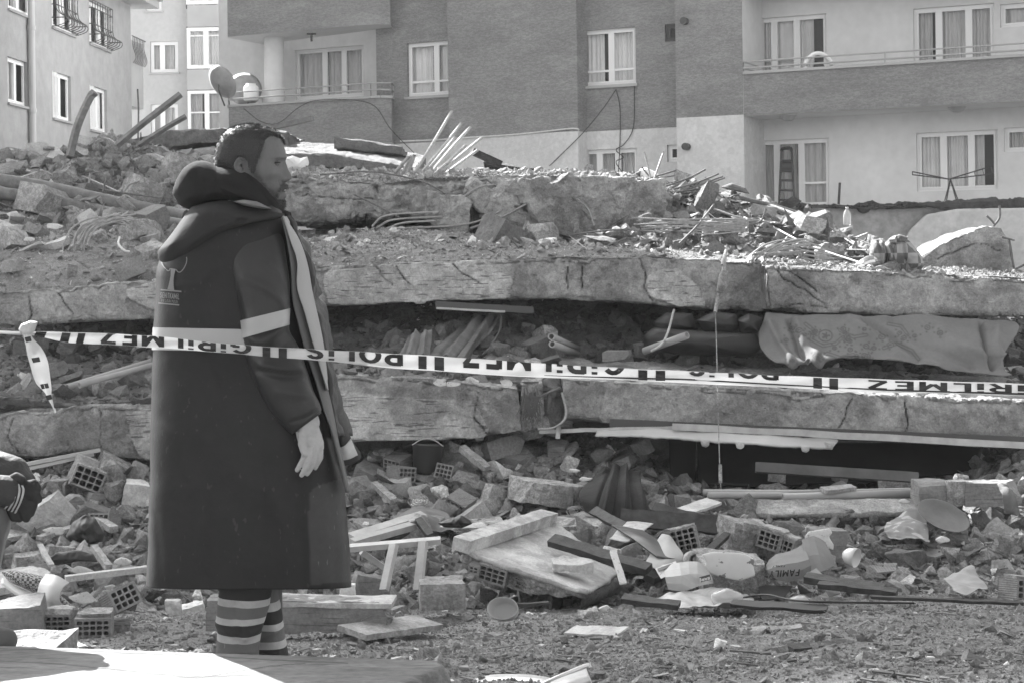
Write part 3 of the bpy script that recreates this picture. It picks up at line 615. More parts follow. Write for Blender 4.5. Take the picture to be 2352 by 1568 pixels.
p = Vector(fthing(1880, 168, LO + 1.3)); bk = empty('folding_chair', p, 'white backed chair with a dark arched opening behind the upper right balcony rail', 'chair'); mm = MB(); q = [p + Vector((x, 0, z)) for x, z in ((-.28, 0), (-.28, .25), (-.1, .42), (.1, .42), (.28, .25), (.28, 0))]; mm.tube(q, .05); mm.build('back_frame', upvc, bk); V, Fc = pillow_vf([(1862, 172), (1866, 152), (1880, 140), (1893, 150), (1900, 172)], p.y + .05, .02); obj('seat_back', V, Fc, black, bk)
# ---- the pale building behind, with glazed balcony
W = empty('apartment_building', P(430, VH, 66).xy.to_3d(), 'pale far apartment block with a glazed balcony between the other two buildings', 'building'); g = Fac(430, 66, 1, -.04); mb = MB()
wA, wB = g.hit(200, 300)[0], g.hit(700, 300)[0]; o1_ = [g.rect(345, 96, 409, 167), g.rect(347, 240, 409, 330), g.rect(335, -30, 371, 26)]
g.wall(mb, 0, wA, wB, [(-1, 20, 0)], o1_); g.box(mb, wA, wB, -1, 20, -9, -.8, 0)
a0, a1, z0, z1 = g.rect(430, 10, 700, 60, .9); g.box(mb, a0, a1, z0, z1, 0, .9, 1); a0, a1, z0b, z1b = g.rect(430, 158, 700, 205, .9); g.box(mb, a0, a1, z0b, z1b, 0, .9, 1)
mb.build('wall', [wall_far, band_g], W)
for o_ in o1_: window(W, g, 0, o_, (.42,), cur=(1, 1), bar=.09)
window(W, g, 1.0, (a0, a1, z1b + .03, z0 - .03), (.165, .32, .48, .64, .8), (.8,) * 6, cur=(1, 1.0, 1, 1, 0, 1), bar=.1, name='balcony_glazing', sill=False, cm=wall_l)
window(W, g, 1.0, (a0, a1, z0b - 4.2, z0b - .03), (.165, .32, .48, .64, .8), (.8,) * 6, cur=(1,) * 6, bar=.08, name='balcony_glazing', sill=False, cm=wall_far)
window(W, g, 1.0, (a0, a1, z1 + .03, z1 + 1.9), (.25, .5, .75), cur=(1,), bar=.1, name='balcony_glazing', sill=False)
# ---- the long grey building on the left
Lb = empty('apartment_building', P(60, VH, 52).xy.to_3d(), 'grey apartment block receding on the left with barred windows and a drainpipe', 'building'); h = Fac(303, 60, .06, 1); mb = MB()
ws = [(18, 137, 63, 241), (121, 170, 163, 276), (207, 202, 246, 302), (18, -80, 71, 30), (119, -40, 170, 72), (205, 12, 251, 108), (19, 342, 63, 420)]
wr = [h.rect(*q) for q in ws]; hA = h.hit(0, 200)[0] - 14; hB = h.hit(302, 200)[0]
h.wall(mb, 0, hA, hB, [(-1, 11.7, 0)], wr); h.box(mb, hA, hB, -1, 11.7, -12, -.8, 0); mb.add([h.w(hB, -1, 0), h.w(hB, 11.7, 0), h.w(hB, 11.7, -.8), h.w(hB, -1, -.8)], [(0, 1, 2, 3)], 0)
mb.build('wall', wall_left, Lb); rf = MB(); h.box(rf, hA, hB + .9, 11.7, 11.95, -12.8, .8); h.box(rf, hA, hB + .9, 11.95, 12.1, -12.6, .95); rf.build('roof', band_g, Lb)
for i, r_ in enumerate(wr): window(Lb, h, 0, r_, (.5,) if i != 5 else (.6,), cur=((.9, .4), (1, .6), (1, 1), (1, .7), (1, 1), (1, 1), (1, 1))[i], bar=.08, cm=curt_w, sill=wall_left)
for i in (1, 2):
    a0, a1, z0, z1 = wr[i]; bars = MB()
    for k in range(4): x = a0 + .05 + .13 * k; bars.tube([h.w(x, z0, -.02), h.w(x, z1, -.02)], .018, smooth=False, seg=5)
    bars.build('window_bars', upvc, Lb)
for i in (4, 5):                                          # bulging wrought iron baskets
    a0, a1, z0, z1 = wr[i]; r_ = MB(); n = 9
    prof = lambda o: [(z1, .12), (z0 + (z1 - z0) * .45, .12), (z0 + (z1 - z0) * .3, .2), (z0 + .28, .42), (z0 + .12, .4), (z0 + .02, .15)]
    for k in range(n):
        x = a0 + (a1 - a0) * k / (n - 1); r_.tube([h.w(x, z, o) for z, o in prof(0)], .014, seg=5)
    for z, o in ((z1, .12), (z1 - .25, .12), (z0 + (z1 - z0) * .45, .12), (z0 + .28, .42), (z0 + .02, .15)): r_.tube([h.w(a0, z, 0), h.w(a0, z, o), h.w(a1, z, o), h.w(a1, z, 0)], .018, smooth=False, seg=5)
    r_.build('window_grille', ironm, Lb)
dp = MB(); x = h.hit(74, 200, .12)[0]; dp.tube([h.w(x, -1, .12), h.w(x, 11.7, .12)], .1, seg=12, smooth=False)
for zz in (2.2, 4.6, 7, 9.4): dp.tube([h.w(x, zz, .12), h.w(x, zz + .12, .12)], .125, seg=12, smooth=False)
dp.build('drainpipe', mat('drainpipe paint', .45), Lb)
bl = MB(); a, z = h.hit(303, 152); h.box(bl, hB - .02, hB + 1.7, z - 1.4, z + .95, -3, -.05); bo = bl.build('balcony', band_g, Lb)
zt_ = P(318, 150, 61).z; r_ = MB()
for k in range(8): q = h.w(hB + .1 + k * .2, zt_, .05); r_.tube([q + [0, 0, 0], q + [.1, 0, .2], q + [0, 0, .6], q + [0, 0, .95]], .016, seg=5)
r_.tube([h.w(hB, zt_ + .95, .05), h.w(hB + 1.7, zt_ + .95, .05)], .02, smooth=False); r_.build('railing', ironm, bo)
# ---- unseen tower added out of the picture on the left to shade the ruin
T = empty('apartment_building', (-21.9, 44, 0), 'unseen apartment tower added beyond the left edge to cast shade over the ruin', 'building'); mb = MB()
tf = Fac(1176, 40, 1, 0); xa, xb = 3.55 - .67 * 40, 13.1 - .67 * 49; tops = []
hz = 33.4
opt = [(xa + .3 + i * 1.3, xa + 1.1 + i * 1.3, .9 + k * 2.9, 2.3 + k * 2.9) for i in range(2) for k in range(11)]
tf.wall(mb, 0, xa, xb, [(-1, hz, 0)], opt); tf.box(mb, xa, xb, -1, hz, -9, -.4); mb.add([tf.w(xa, -1, 0), tf.w(xa, hz, 0), tf.w(xa, hz, -.4), tf.w(xa, -1, -.4)], [(0, 1, 2, 3)]); mb.add([tf.w(xb, -1, 0), tf.w(xb, hz, 0), tf.w(xb, hz, -.4), tf.w(xb, -1, -.4)], [(0, 1, 2, 3)])
mb.build('wall', wall_left, T)
wm = MB()
for o_ in opt: tf.box(wm, o_[0], o_[1], o_[2], o_[3], -.16, -.12)
ww = wm.build('window_panes', glass, T); ww['kind'] = 'stuff'
# ---- retaining wall of the terrace, right
tw = empty('terrace_wall', P(2100, 600, 30).xy.to_3d(), 'stained terrace wall with torn black roofing along its top right of the ruin', 'wall')
tar = mat('torn bitumen', .03, rough=.8, var=[(6, .5)], bump=[(20, .03)])
wallst = mat('stained wall', .20, var=[(.9, .35), (7, .25)], bump=[(12, .02)])
slab('wall_face', [(1700, 478), (1850, 472), (2000, 478), (2200, 472), (2420, 468)], [(1700, 800), (1850, 800), (2000, 800), (2200, 800), (2420, 800)], 30, .5, None, m=wallst, parent=tw, res=.05, amp=.02)
slab('coping', [(1830, 470), (1900, 466), (1990, 470), (2100, 462), (2200, 458), (2420, 448)], [(1830, 478), (1900, 484), (1990, 482), (2100, 478), (2200, 490), (2420, 486)], 29.9, 6.5, None, m=tar, parent=tw, res=.04, amp=.06)
pf = slab('painted_patch', [(2075, 565), (2090, 530), (2130, 492), (2200, 480), (2420, 476)], [(2075, 572), (2100, 800), (2150, 800), (2300, 800), (2420, 800)], 29.85, .1, 'white painted part of the wall', m=mat('patchy wall paint', .40, var=[(1, .15), (3, .05, 1), (8, .1)]), parent=tw, res=.05, amp=.008)
# ================================================================== ground
hy = [0, 4, 6, 7.5, 9, 10.5, 12, 14, 18, 80]; hh = [1.45, 1.45, 1.48, 1.73, 1.98, 2.2, 2.4, 2.5, 2.5, 2.5]
def gz(x, y):
    z = CZ - np.interp(y, hy, hh); b = np.exp(-((x + 1.3) / 1.1) ** 4) * np.exp(-((y - 5.4) / .5) ** 4) * .13; return z + b
def gheight(X, Y, big=1):
    p = np.stack([X, Y, 0 * X], -1); near = np.clip((16 - Y) / 4, 0, 1)
    return gz(X, Y) + (fbm(p, .7, 3, 2) * .06 + fbm(p, 3, 3, 8) * .025 + fbm(p, 12, 3, 4) * .008) * near
def ground_patch(name, x0, x1, y0, y1, nx, ny, label=None, fn=gheight, m=dust, zoff=0):
    X, Y = np.meshgrid(np.linspace(x0, x1, nx), np.linspace(y0, y1, ny)); Z = fn(X, Y) + zoff; G = np.stack([X, Y, Z], -1)
    o = obj(name, G.reshape(-1, 3), grid_faces(ny, nx), m, None, True); return G, o
# one sheet with fine spacing near the camera
ys = np.concatenate([np.linspace(-40, 3, 20)[:-1], np.linspace(3, 14, 420)[:-1], np.linspace(14, 30, 60)[:-1], np.linspace(30, 400, 30)])
xs = np.concatenate([np.linspace(-300, -6, 16)[:-1], np.linspace(-6, 6, 430)[:-1], np.linspace(6, 300, 16)])
X, Y = np.meshgrid(xs, ys); Gr = np.stack([X, Y, gheight(X, Y)], -1)
go = obj('ground', Gr.reshape(-1, 3), grid_faces(len(ys), len(xs)), dust, None, True); go['kind'] = 'structure'
ii = np.where((ys > 5.2) & (ys < 13))[0]; jj = np.where((xs > -4.6) & (xs < 4.8))[0]; Gn = Gr[ii[0]:ii[-1], jj[0]:jj[-1]]
infr = lambda g: (np.abs(g[..., 0]) < .32 * g[..., 1] + .1) / g[..., 1] ** 1.2
p, z = on_grid(Gn, 70000, .006, .045, pw=2.3, dens=infr, lift=.1); stones('gravel', p, z, stone, 'gravel and crumbled mortar spread over the dusty ground', 'gravel', flat=.12, dark=(.62, 1.2), white=.012)
p, z = on_grid(Gn, 420, .04, .09, pw=3, dens=infr, lift=.12); stones('pebbles', p, z, stone, 'larger pebbles and shards lying among the gravel', 'pebbles', flat=.4, dark=(.6, 1.2), white=.05)
# ================================================================== heaps of rubble
HK = dict(stuff=1)
H1 = heap('rubble_heap', [([11.7] * 2, [(-60, 1425), (500, 1420), (1000, 1412), (1500, 1408), (2420, 1400)]), (12.4, [(-60, 1375), (500, 1365), (1000, 1350), (1500, 1345), (2420, 1330)]),
    (13.2, [(-60, 1300), (300, 1290), (900, 1270), (1500, 1260), (2000, 1250), (2420, 1240)]), (14.2, [(-60, 1220), (300, 1190), (900, 1190), (1500, 1200), (2000, 1195), (2420, 1180)]),
    (15.2, [(-60, 1120), (200, 1090), (350, 1100), (900, 1120), (1200, 1100), (1500, 1130), (1700, 1168), (2100, 1165), (2200, 1120), (2420, 1080)]), (16.2, [(-60, 1060), (400, 1060), (900, 1075), (1200, 1040), (1400, 1040), (1500, 1090), (1700, 1130), (2100, 1130), (2250, 1060), (2420, 1000)]),
    (17.6, [(-60, 1040), (900, 1040), (1200, 1010), (1450, 1030), (1550, 1090), (2000, 1100), (2250, 1040), (2420, 980)])], 420, 240,
    'slope of broken mortar, tiles and brick at the foot of the ruin', amp=.08, n=34000, smin=.02, smax=.24, seed=3, flat=.42, dark=(.5, 1.2), white=.03, pw=1.75, dens=lambda g: 1 + 0 * g[..., 0])
H2 = heap('crushed_storey', [(15.5, [(-60, 930), (350, 920), (700, 875), (1180, 872), (1240, 890), (1300, 905), (1800, 925), (2420, 945)]), (16.4, [(-60, 890), (350, 860), (700, 840), (1200, 820), (1300, 872), (1800, 885), (2420, 900)]),
    (17.4, [(-60, 850), (350, 800), (700, 790), (1200, 770), (1500, 812), (1800, 838), (2200, 850), (2420, 840)]), (18.6, [(-60, 800), (350, 750), (700, 730), (1200, 700), (1500, 740), (1800, 800), (2200, 800), (2420, 730)]), (19.6, [(-60, 760), (700, 650), (1500, 640), (1800, 700), (2420, 650)])], 360, 130,
    'crushed floor packed with rubble between the lower and the middle slab', amp=.10, seed=13, n=11000, smin=.025, smax=.26, dark=(.25, .85), pw=1.7, m=conc_d, flat=.4, white=.008)  # sheet and stones coloured darker to stand in for shade in the gap
H3 = heap('slab_rubble', [(17.06, [(-60, 676), (200, 657), (360, 650), (690, 604), (740, 613), (900, 606), (1100, 598), (1300, 593), (1500, 595), (1750, 606)]), (17.5, [(-60, 615), (200, 600), (360, 600), (690, 580), (900, 572), (1300, 575), (1750, 590)]), (18.3, [(-60, 560), (200, 545), (360, 560), (690, 568), (850, 552), (1300, 566), (1750, 580)]),
    (19.3, [(-60, 520), (200, 530), (360, 540), (690, 558), (860, 532), (1000, 535), (1300, 560), (1750, 575)]), (20.3, [(-60, 500), (300, 530), (700, 535), (1300, 545), (1750, 565)])], 420, 110,
    'layer of crumbled concrete lying on top of the middle slab', amp=.035, seed=23, n=17000, smin=.012, smax=.13, dark=(.75, 1.45), white=.06, pw=2.2, flat=.5)
H3b = heap('slab_rubble', [(16.66, [(1750, 611), (1900, 620), (2000, 625), (2420, 646)]), (17.3, [(1750, 600), (2000, 612), (2420, 636)]), (18.5, [(1750, 590), (2000, 605), (2420, 630)])], 180, 40, 'thin strip of dust and chips along the right middle slab', amp=.02, seed=33, n=2200, smin=.015, smax=.07, dark=(.8, 1.5), white=.1)
H4 = heap('debris_slope', [(18.0, [(1180, 588), (1450, 580), (1750, 600), (2060, 618)]), (18.9, [(1180, 565), (1450, 548), (1600, 540), (1800, 565), (2060, 612)]), (20.0, [(1180, 545), (1450, 510), (1600, 486), (1800, 525), (2060, 606)]), (21.3, [(1180, 470), (1450, 425), (1600, 440), (1720, 462), (1850, 510), (2060, 600)]), (23, [(1180, 480), (1450, 440), (1700, 480), (1850, 530), (2060, 620)])], 260, 160,
    'dark slope of crushed concrete and wire falling to the right', amp=.1, seed=43, n=7000, smin=.025, smax=.26, dark=(.45, 1.0), m=conc_d, flat=.5, pw=1.8)
H5 = heap('slab_rubble', [(20.06, [(640, 416), (900, 418), (1100, 409), (1250, 405), (1400, 410), (1490, 424), (1560, 455)]), (21, [(640, 400), (900, 402), (1100, 398), (1250, 396), (1400, 402), (1490, 414), (1560, 440)]), (22.5, [(640, 392), (900, 396), (1250, 398), (1400, 404), (1560, 445)])], 240, 50, 'dust and chips on the uppermost slab below the rods', amp=.03, seed=53, n=3500, smin=.02, smax=.12, dark=(.8, 1.5), white=.06)
H6 = heap('rubble_mound', [(19.0, [(-60, 545), (200, 560), (360, 580), (560, 590)]), (20.2, [(-60, 455), (200, 480), (400, 505), (560, 515)]), (21.2, [(-60, 405), (100, 410), (250, 420), (400, 440), (560, 460)]), (22.3, [(-60, 388), (80, 385), (150, 375), (220, 345), (300, 345), (400, 385), (560, 400)]), (23.2, [(-60, 380), (80, 376), (170, 356), (250, 330), (320, 335), (400, 372), (560, 388)]), (24.5, [(-60, 400), (250, 370), (560, 400)])], 260, 200,
    'tall mound of pale rubble at the left rear of the ruin', amp=.11, seed=63, n=12000, smin=.025, smax=.26, dark=(.6, 1.15), pw=2.0)
H7 = heap('rubble_bed', [(24, [(540, 420), (1000, 430), (1450, 430)]), (25.5, [(540, 395), (1000, 396), (1450, 405)]), (28, [(540, 400), (1000, 400), (1450, 410)])], 120, 40, 'flat bed of debris behind the uppermost slab', amp=.05, seed=73, n=1500, smin=.03, smax=.15)
p, z = on_grid(H1, 2300, .07, .24, pw=1.5, lift=.25); stones('broken_masonry', p, z, mat('broken masonry', .22, var=[(2.5, .15, 1), (8, .2), (30, .15, 1), (70, .3)], bump=[(14, .03), (50, .015)], rnd=True), 'crushed mass of broken masonry heaped at the foot of the ruin', 'rubble', flat=.45, dark=(.5, 1.15), white=.02)
p, z = on_grid(H4, 500, .1, .4, pw=1.5, lift=.2); stones('broken_masonry', p, z, MATS['broken masonry'], 'crushed masonry lumps covering the debris slope', 'rubble', flat=.6, dark=(.5, 1.05), white=.01)
p, z = on_grid(H6, 500, .08, .3, pw=1.7, lift=.2); stones('broken_masonry', p, z, MATS['broken masonry'], 'crushed masonry lumps covering the tall left mound', 'rubble', flat=.4, dark=(.7, 1.3), white=.02)
splinters('wood_splinters', H1, 900, .08, .5, .012, mat('splinter wood', .12, rnd=True, var=[(20, .3)]), 'thin dark splinters of wood and metal strewn over the rubble slope')
splinters('pale_splinters', H1, 500, .06, .35, .012, mat('pale splinter', .36, rnd=True, var=[(20, .2)]), 'thin pale splinters strewn over the rubble slope')
splinters('ground_splinters', Gn, 420, .03, .22, .006, MATS['splinter wood'], 'small dark splinters lying on the gravel', tilt=.08, dens=infr)
splinters('ground_flakes', Gn, 160, .02, .09, .008, MATS['pale splinter'], 'small pale flakes lying on the gravel', tilt=.08, dens=infr)
splinters('gap_splinters', H2, 350, .1, .7, .012, MATS['splinter wood'], 'broken laths and strips in the gap between the slabs')
splinters('slope_wires', H4, 260, .2, 1.1, .006, MATS['splinter wood'], 'thin dark wires and laths strewn over the debris slope')
splinters('mound_splinters', H6, 120, .15, .9, .01, MATS['splinter wood'], 'thin dark rods strewn over the left mound')
# ================================================================== concrete slabs
S3r = slab('concrete_slab', [(1292, 868), (1500, 880), (1800, 895), (2100, 905), (2420, 918)], [(1300, 968), (1500, 982), (1800, 1000), (2100, 1012), (2420, 1028)], (15.35, 15.2), 1.5, 'long lower right slab edge behind the warning tape', amp=.03, seed=2, rise=.13,
    cracks=[[(1955, 915), (1925, 975), (1905, 1005)], [(2085, 900), (2078, 930), (2090, 975), (2085, 990)]], group=None)
S3m = slab('concrete_slab', [(690, 862), (800, 858), (1000, 868), (1100, 882), (1188, 890)], [(690, 1010), (820, 1015), (1000, 1012), (1080, 1010), (1195, 990)], 15.3, 1.3, 'lower middle slab edge with a smooth pale plaster patch right of the man', amp=.03, seed=4, rise=.06,
    patches=[[(690, 905), (790, 900), (905, 912), (1085, 920), (1105, 945), (1122, 985), (1108, 1005), (990, 1012), (820, 1012), (690, 1008)]], cracks=[[(1100, 900), (1090, 960), (1120, 1000)]])
S3l = slab('concrete_slab', [(-60, 955), (60, 940), (200, 930), (360, 925), (686, 868)], [(-60, 1050), (60, 1055), (200, 1040), (300, 1058), (360, 1062), (686, 1012)], 15.3, 1.4, 'lower left slab edge behind the hanging tape end', amp=.035, seed=6, rise=.05,
    patches=[[(286, 950), (365, 935), (365, 1060), (320, 1050), (300, 1005)]], cracks=[[(228, 935), (232, 990), (225, 1045)], [(30, 960), (15, 1000), (40, 1040)]])
S2m = slab('concrete_slab', [(690, 600), (740, 612), (900, 602), (1120, 593), (1300, 588), (1500, 590), (1755, 600)], [(690, 708), (820, 705), (990, 694), (1300, 690), (1480, 700), (1600, 712), (1755, 716)], 17.0, 3.2, 'long middle slab edge with two large pale plaster patches', amp=.03, seed=8,
    patches=[[(748, 632), (860, 612), (1115, 597), (1140, 618), (1182, 640), (1170, 685), (1000, 690), (860, 702), (755, 700), (742, 670)], [(1482, 648), (1500, 625), (1560, 618), (1605, 660), (1620, 705), (1560, 706), (1490, 682)]],
    cracks=[[(1040, 605), (1065, 630), (1098, 648)], [(865, 612), (880, 640), (902, 655)], [(910, 612), (925, 640), (938, 652)], [(1475, 600), (1485, 640), (1480, 665), (1500, 690)], [(1340, 612), (1338, 668)], [(1300, 612), (1302, 660)]])
S2r = slab('concrete_slab', [(1758, 606), (1900, 615), (2100, 625), (2420, 642)], [(1762, 712), (1850, 722), (2000, 726), (2100, 730), (2420, 732)], 16.6, 2.6, 'right middle slab edge lying on the patterned cloth', amp=.03, seed=10,
    cracks=[[(1778, 612), (1800, 640), (1850, 668), (1895, 700)], [(1762, 712), (1830, 700), (1900, 705)], [(1790, 610), (1840, 640), (1880, 672)], [(1762, 620), (1766, 700)]])
S2l = slab('concrete_slab', [(-60, 675), (100, 662), (250, 650), (365, 645), (686, 606)], [(-60, 755), (100, 748), (250, 740), (365, 735), (686, 708)], 16.9, 3, 'left middle slab edge with a plaster patch beside the coat', amp=.035, seed=12,
    patches=[[(292, 668), (340, 650), (370, 645), (370, 715), (330, 705), (300, 690)]], cracks=[[(62, 680), (68, 720), (62, 745)], [(125, 668), (150, 700), (170, 725)]])
S1 = slab('concrete_slab', [(640, 412), (760, 410), (900, 412), (1100, 404), (1250, 400), (1400, 405), (1490, 418), (1545, 445)], [(640, 512), (740, 516), (840, 508), (1000, 512), (1250, 522), (1450, 520), (1545, 500)], 20, 3, 'uppermost broken slab with many bent rods below the paired windows', amp=.07, seed=14, edge=.4,
    cracks=[[(1120, 440), (1170, 500)], [(1180, 430), (1165, 470), (1190, 515)], [(700, 452), (780, 462), (850, 456)]])
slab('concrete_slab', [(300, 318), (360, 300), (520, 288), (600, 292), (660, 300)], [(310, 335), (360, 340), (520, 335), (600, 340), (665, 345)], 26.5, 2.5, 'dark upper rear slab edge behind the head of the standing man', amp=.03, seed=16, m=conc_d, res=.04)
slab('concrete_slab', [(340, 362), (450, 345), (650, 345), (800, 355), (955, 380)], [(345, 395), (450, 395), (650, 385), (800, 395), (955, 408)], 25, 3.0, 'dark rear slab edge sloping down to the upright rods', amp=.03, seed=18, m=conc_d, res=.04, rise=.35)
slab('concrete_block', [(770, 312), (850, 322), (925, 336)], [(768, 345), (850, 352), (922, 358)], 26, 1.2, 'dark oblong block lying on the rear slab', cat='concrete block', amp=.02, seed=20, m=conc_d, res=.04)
slab('charred_beam', [(1112, 366), (1200, 382), (1300, 392), (1362, 396)], [(1115, 392), (1200, 400), (1300, 404), (1360, 404)], 24.5, .6, 'charred beam lying left of the low window', cat='beam', amp=.03, seed=22, m=tar, res=.04)
plank((1084, 348, 24.3), (1150, 378, 24.4), .14, .09, 'short charred timber propped on the charred beam', name='charred_timber', cat='timber', m=tar)
# long timbers and poles, left rear
sl_w = mat('old pole wood', .13, rough=.8, var=[(10, .35)], bump=[(30, .006)])
for pts, r, lab in (([(-60, 408, 20.4), (100, 432, 20.3), (250, 465, 20.1), (425, 500, 19.9)], .09, 'long dark pole slanting down to the hood, upper of two'), ([(-60, 436, 20.2), (100, 458, 20.1), (250, 490, 19.9), (430, 520, 19.6)], .075, 'long dark pole slanting down to the hood, lower of two')):
    rod(pts, r, lab, name='wooden_pole', cat='pole', m=sl_w, seg=12, group='long poles on the left')
for pts, wd, lab, dk in (([(160, 360, 21.9), (178, 290, 22), (205, 228, 22.1), (218, 212, 22.1)], .11, 'curved dark strip standing upright on the left mound', 0), ([(268, 335, 22), (340, 275, 22), (415, 217, 22.1)], .09, 'long dark bar leaning up to the right on the left mound', 0), ([(318, 335, 22.6), (380, 295, 22.6), (427, 268, 22.6)], .075, 'shorter dark bar leaning right beside the long bar', 0)):
    q = cr_interp(np.array([tuple(P(*a)) for a in pts]), 16); Vv, Ff = tube_vf(q, wd * .5, 4, smooth=False); tag(obj('metal_bar', Vv, Ff, sl_w, None, False), lab, 'metal bar')
plank((600, 300, 26), (718, 272, 25.6), .09, .07, 'splintered timber pointing up right from the rear slab', name='splintered_timber', cat='timber', m=sl_w)
rod([(316, 205, 23), (318, 250, 23), (317, 320, 23)], .012, 'thin upright wire between the left buildings', name='wire', cat='wire')
# ---- hidden mass below the slabs so that no light leaks through
vd = MB()
for (u0, u1, v0, v1, d0, d1) in ((-60, 1180, 690, 1400, 19.8, 23), (1180, 2420, 680, 1400, 19.8, 23), (-60, 1300, 520, 700, 20.6, 24), (1250, 2000, 560, 700, 20.6, 24)):
    a = P(u0, v1, d0); b_ = P(u1, v0, d0); vd.box((a.x, d0, -.2), (b_.x, d1, b_.z))
tag(vd.build('core_light_block', conc_d), 'dark inner mass of the ruin put in to keep light out of the gaps', 'rubble', kind='stuff')
# ================================================================== foreground slab
def PZ(u, v, z):
    a = np.array(P(u, v, 1)) - [0, 0, CZ]; return P(u, v, (z - CZ) / a[2])
ZS = CZ - 1.16
fs_m = mat('sunlit board slab', .155, var=[(2, .2), (5, .08, 1), (9, .15), (30, .25)], st=(1, 4, 4), bump=[(50, .002)], attrs=[('cr', .05), ('pl', .12)], marks=((4, 40, 40), .66, .6))
t_ = np.linspace(0, 1, 110); s_ = np.linspace(0, 1, 300); rows = []
for t in t_:
    vf0, vf1 = 1480, 1516; ur = np.interp(t, [0, .06, .25, .5, .7, 1], [1002, 1003, 935, 855, 800, 780]); u = -70 + (ur + 70) * s_
    v = vf0 + (vf1 - vf0) * (u + 70) / 1072 + t * 175; rows.append(np.array([tuple(PZ(a, b, ZS)) for a, b in zip(u, v)]))
G = np.array(rows); U_, V_ = UV(G); G[..., 2] += fbm(G, 2, 3, 5) * .004 + fbm(G, 30, 2, 6) * .0012
cr = np.zeros(U_.shape)
for ln, wd in (([(-60, 1516), (140, 1524), (300, 1540), (455, 1556), (520, 1545), (620, 1528), (700, 1522)], .9), ([(-60, 1487), (150, 1492), (330, 1500), (480, 1505), (660, 1516), (800, 1522)], 1.0), ([(400, 1490), (500, 1488)], .8)): cr = np.maximum(cr, np.exp(-(dpoly(U_, V_, ln) / wd) ** 2))
# broken right edge and far edge: skirts
out = []; k = 14
e = G[:, -1]; nrm = np.array([1, -.35, 0]); nrm /= np.linalg.norm(nrm)
for j in range(1, k):
    q = j / (k - 1); p_ = e + nrm * (.075 * q + .01) + np.array([0, 0, -1]) * (.20 * q ** 1.3); p_ = p_ + nrm * (fbm(p_, 9, 4, 3)[:, None] * .04); p_[:, 2] += fbm(p_, 14, 3, 4) * .02; out.append(p_)
G2 = np.concatenate([G, np.array(out).transpose(1, 0, 2)], 1); cr2 = np.concatenate([cr, np.zeros((len(G), k - 1))], 1); pl2 = np.concatenate([0 * cr, np.ones((len(G), k - 1))], 1)
far = []
for j in range(1, 6): p_ = G2[0] + np.array([0, .01 * j, -.035 * j]); p_[:, 1] += fbm(p_, 8, 3, 9) * .012; far.append(p_)
G2 = np.concatenate([np.array(far)[::-1], G2], 0); cr2 = np.concatenate([np.zeros((5, cr2.shape[1])), cr2]); pl2 = np.concatenate([np.ones((5, cr2.shape[1])), pl2])
o = obj('broken_slab', G2.reshape(-1, 3), grid_faces(*G2.shape[:2]), fs_m, None, True, {'cr': cr2.ravel(), 'pl': pl2.ravel()}); tag(o, 'flat pale slab in the foreground, half sunlit and half in the shadow of the man', 'slab')
# ================================================================== text helper
def text_vf(s, bold=.0, sp=1.0):
    c = bpy.data.curves.new('t', 'FONT'); c.body = s; c.offset = bold; c.space_character = sp; c.resolution_u = 3; t = bpy.data.objects.new('t', c); COL.objects.link(t)
    e = bpy.data.meshes.new_from_object(t.evaluated_get(bpy.context.evaluated_depsgraph_get())); bpy.data.objects.remove(t)
    bm = bmesh.new(); bm.from_mesh(e); V = np.array([v.co for v in bm.verts]); w0, w1 = V[:, 0].min(), V[:, 0].max(); h0, h1 = 0, .73
    for v in bm.verts: v.co.x = (v.co.x - w0) / (w1 - w0); v.co.y = v.co.y / h1; v.co.z = 0
    return bm
def text_clip(bm, y0=None, y1=None, nx=24):
    for k in range(1, nx): bmesh.ops.bisect_plane(bm, geom=bm.verts[:] + bm.edges[:] + bm.faces[:], plane_co=(k / nx, 0, 0), plane_no=(1, 0, 0))
    if y0 is not None: bmesh.ops.bisect_plane(bm, geom=bm.verts[:] + bm.edges[:] + bm.faces[:], plane_co=(0, y0, 0), plane_no=(0, -1, 0), clear_outer=True)
    if y1 is not None: bmesh.ops.bisect_plane(bm, geom=bm.verts[:] + bm.edges[:] + bm.faces[:], plane_co=(0, y1, 0), plane_no=(0, 1, 0), clear_outer=True)
    bm.verts.index_update(); V = np.array([v.co for v in bm.verts]); Fc = [tuple(v.index for v in f.verts) for f in bm.faces]; bm.free(); return V, Fc
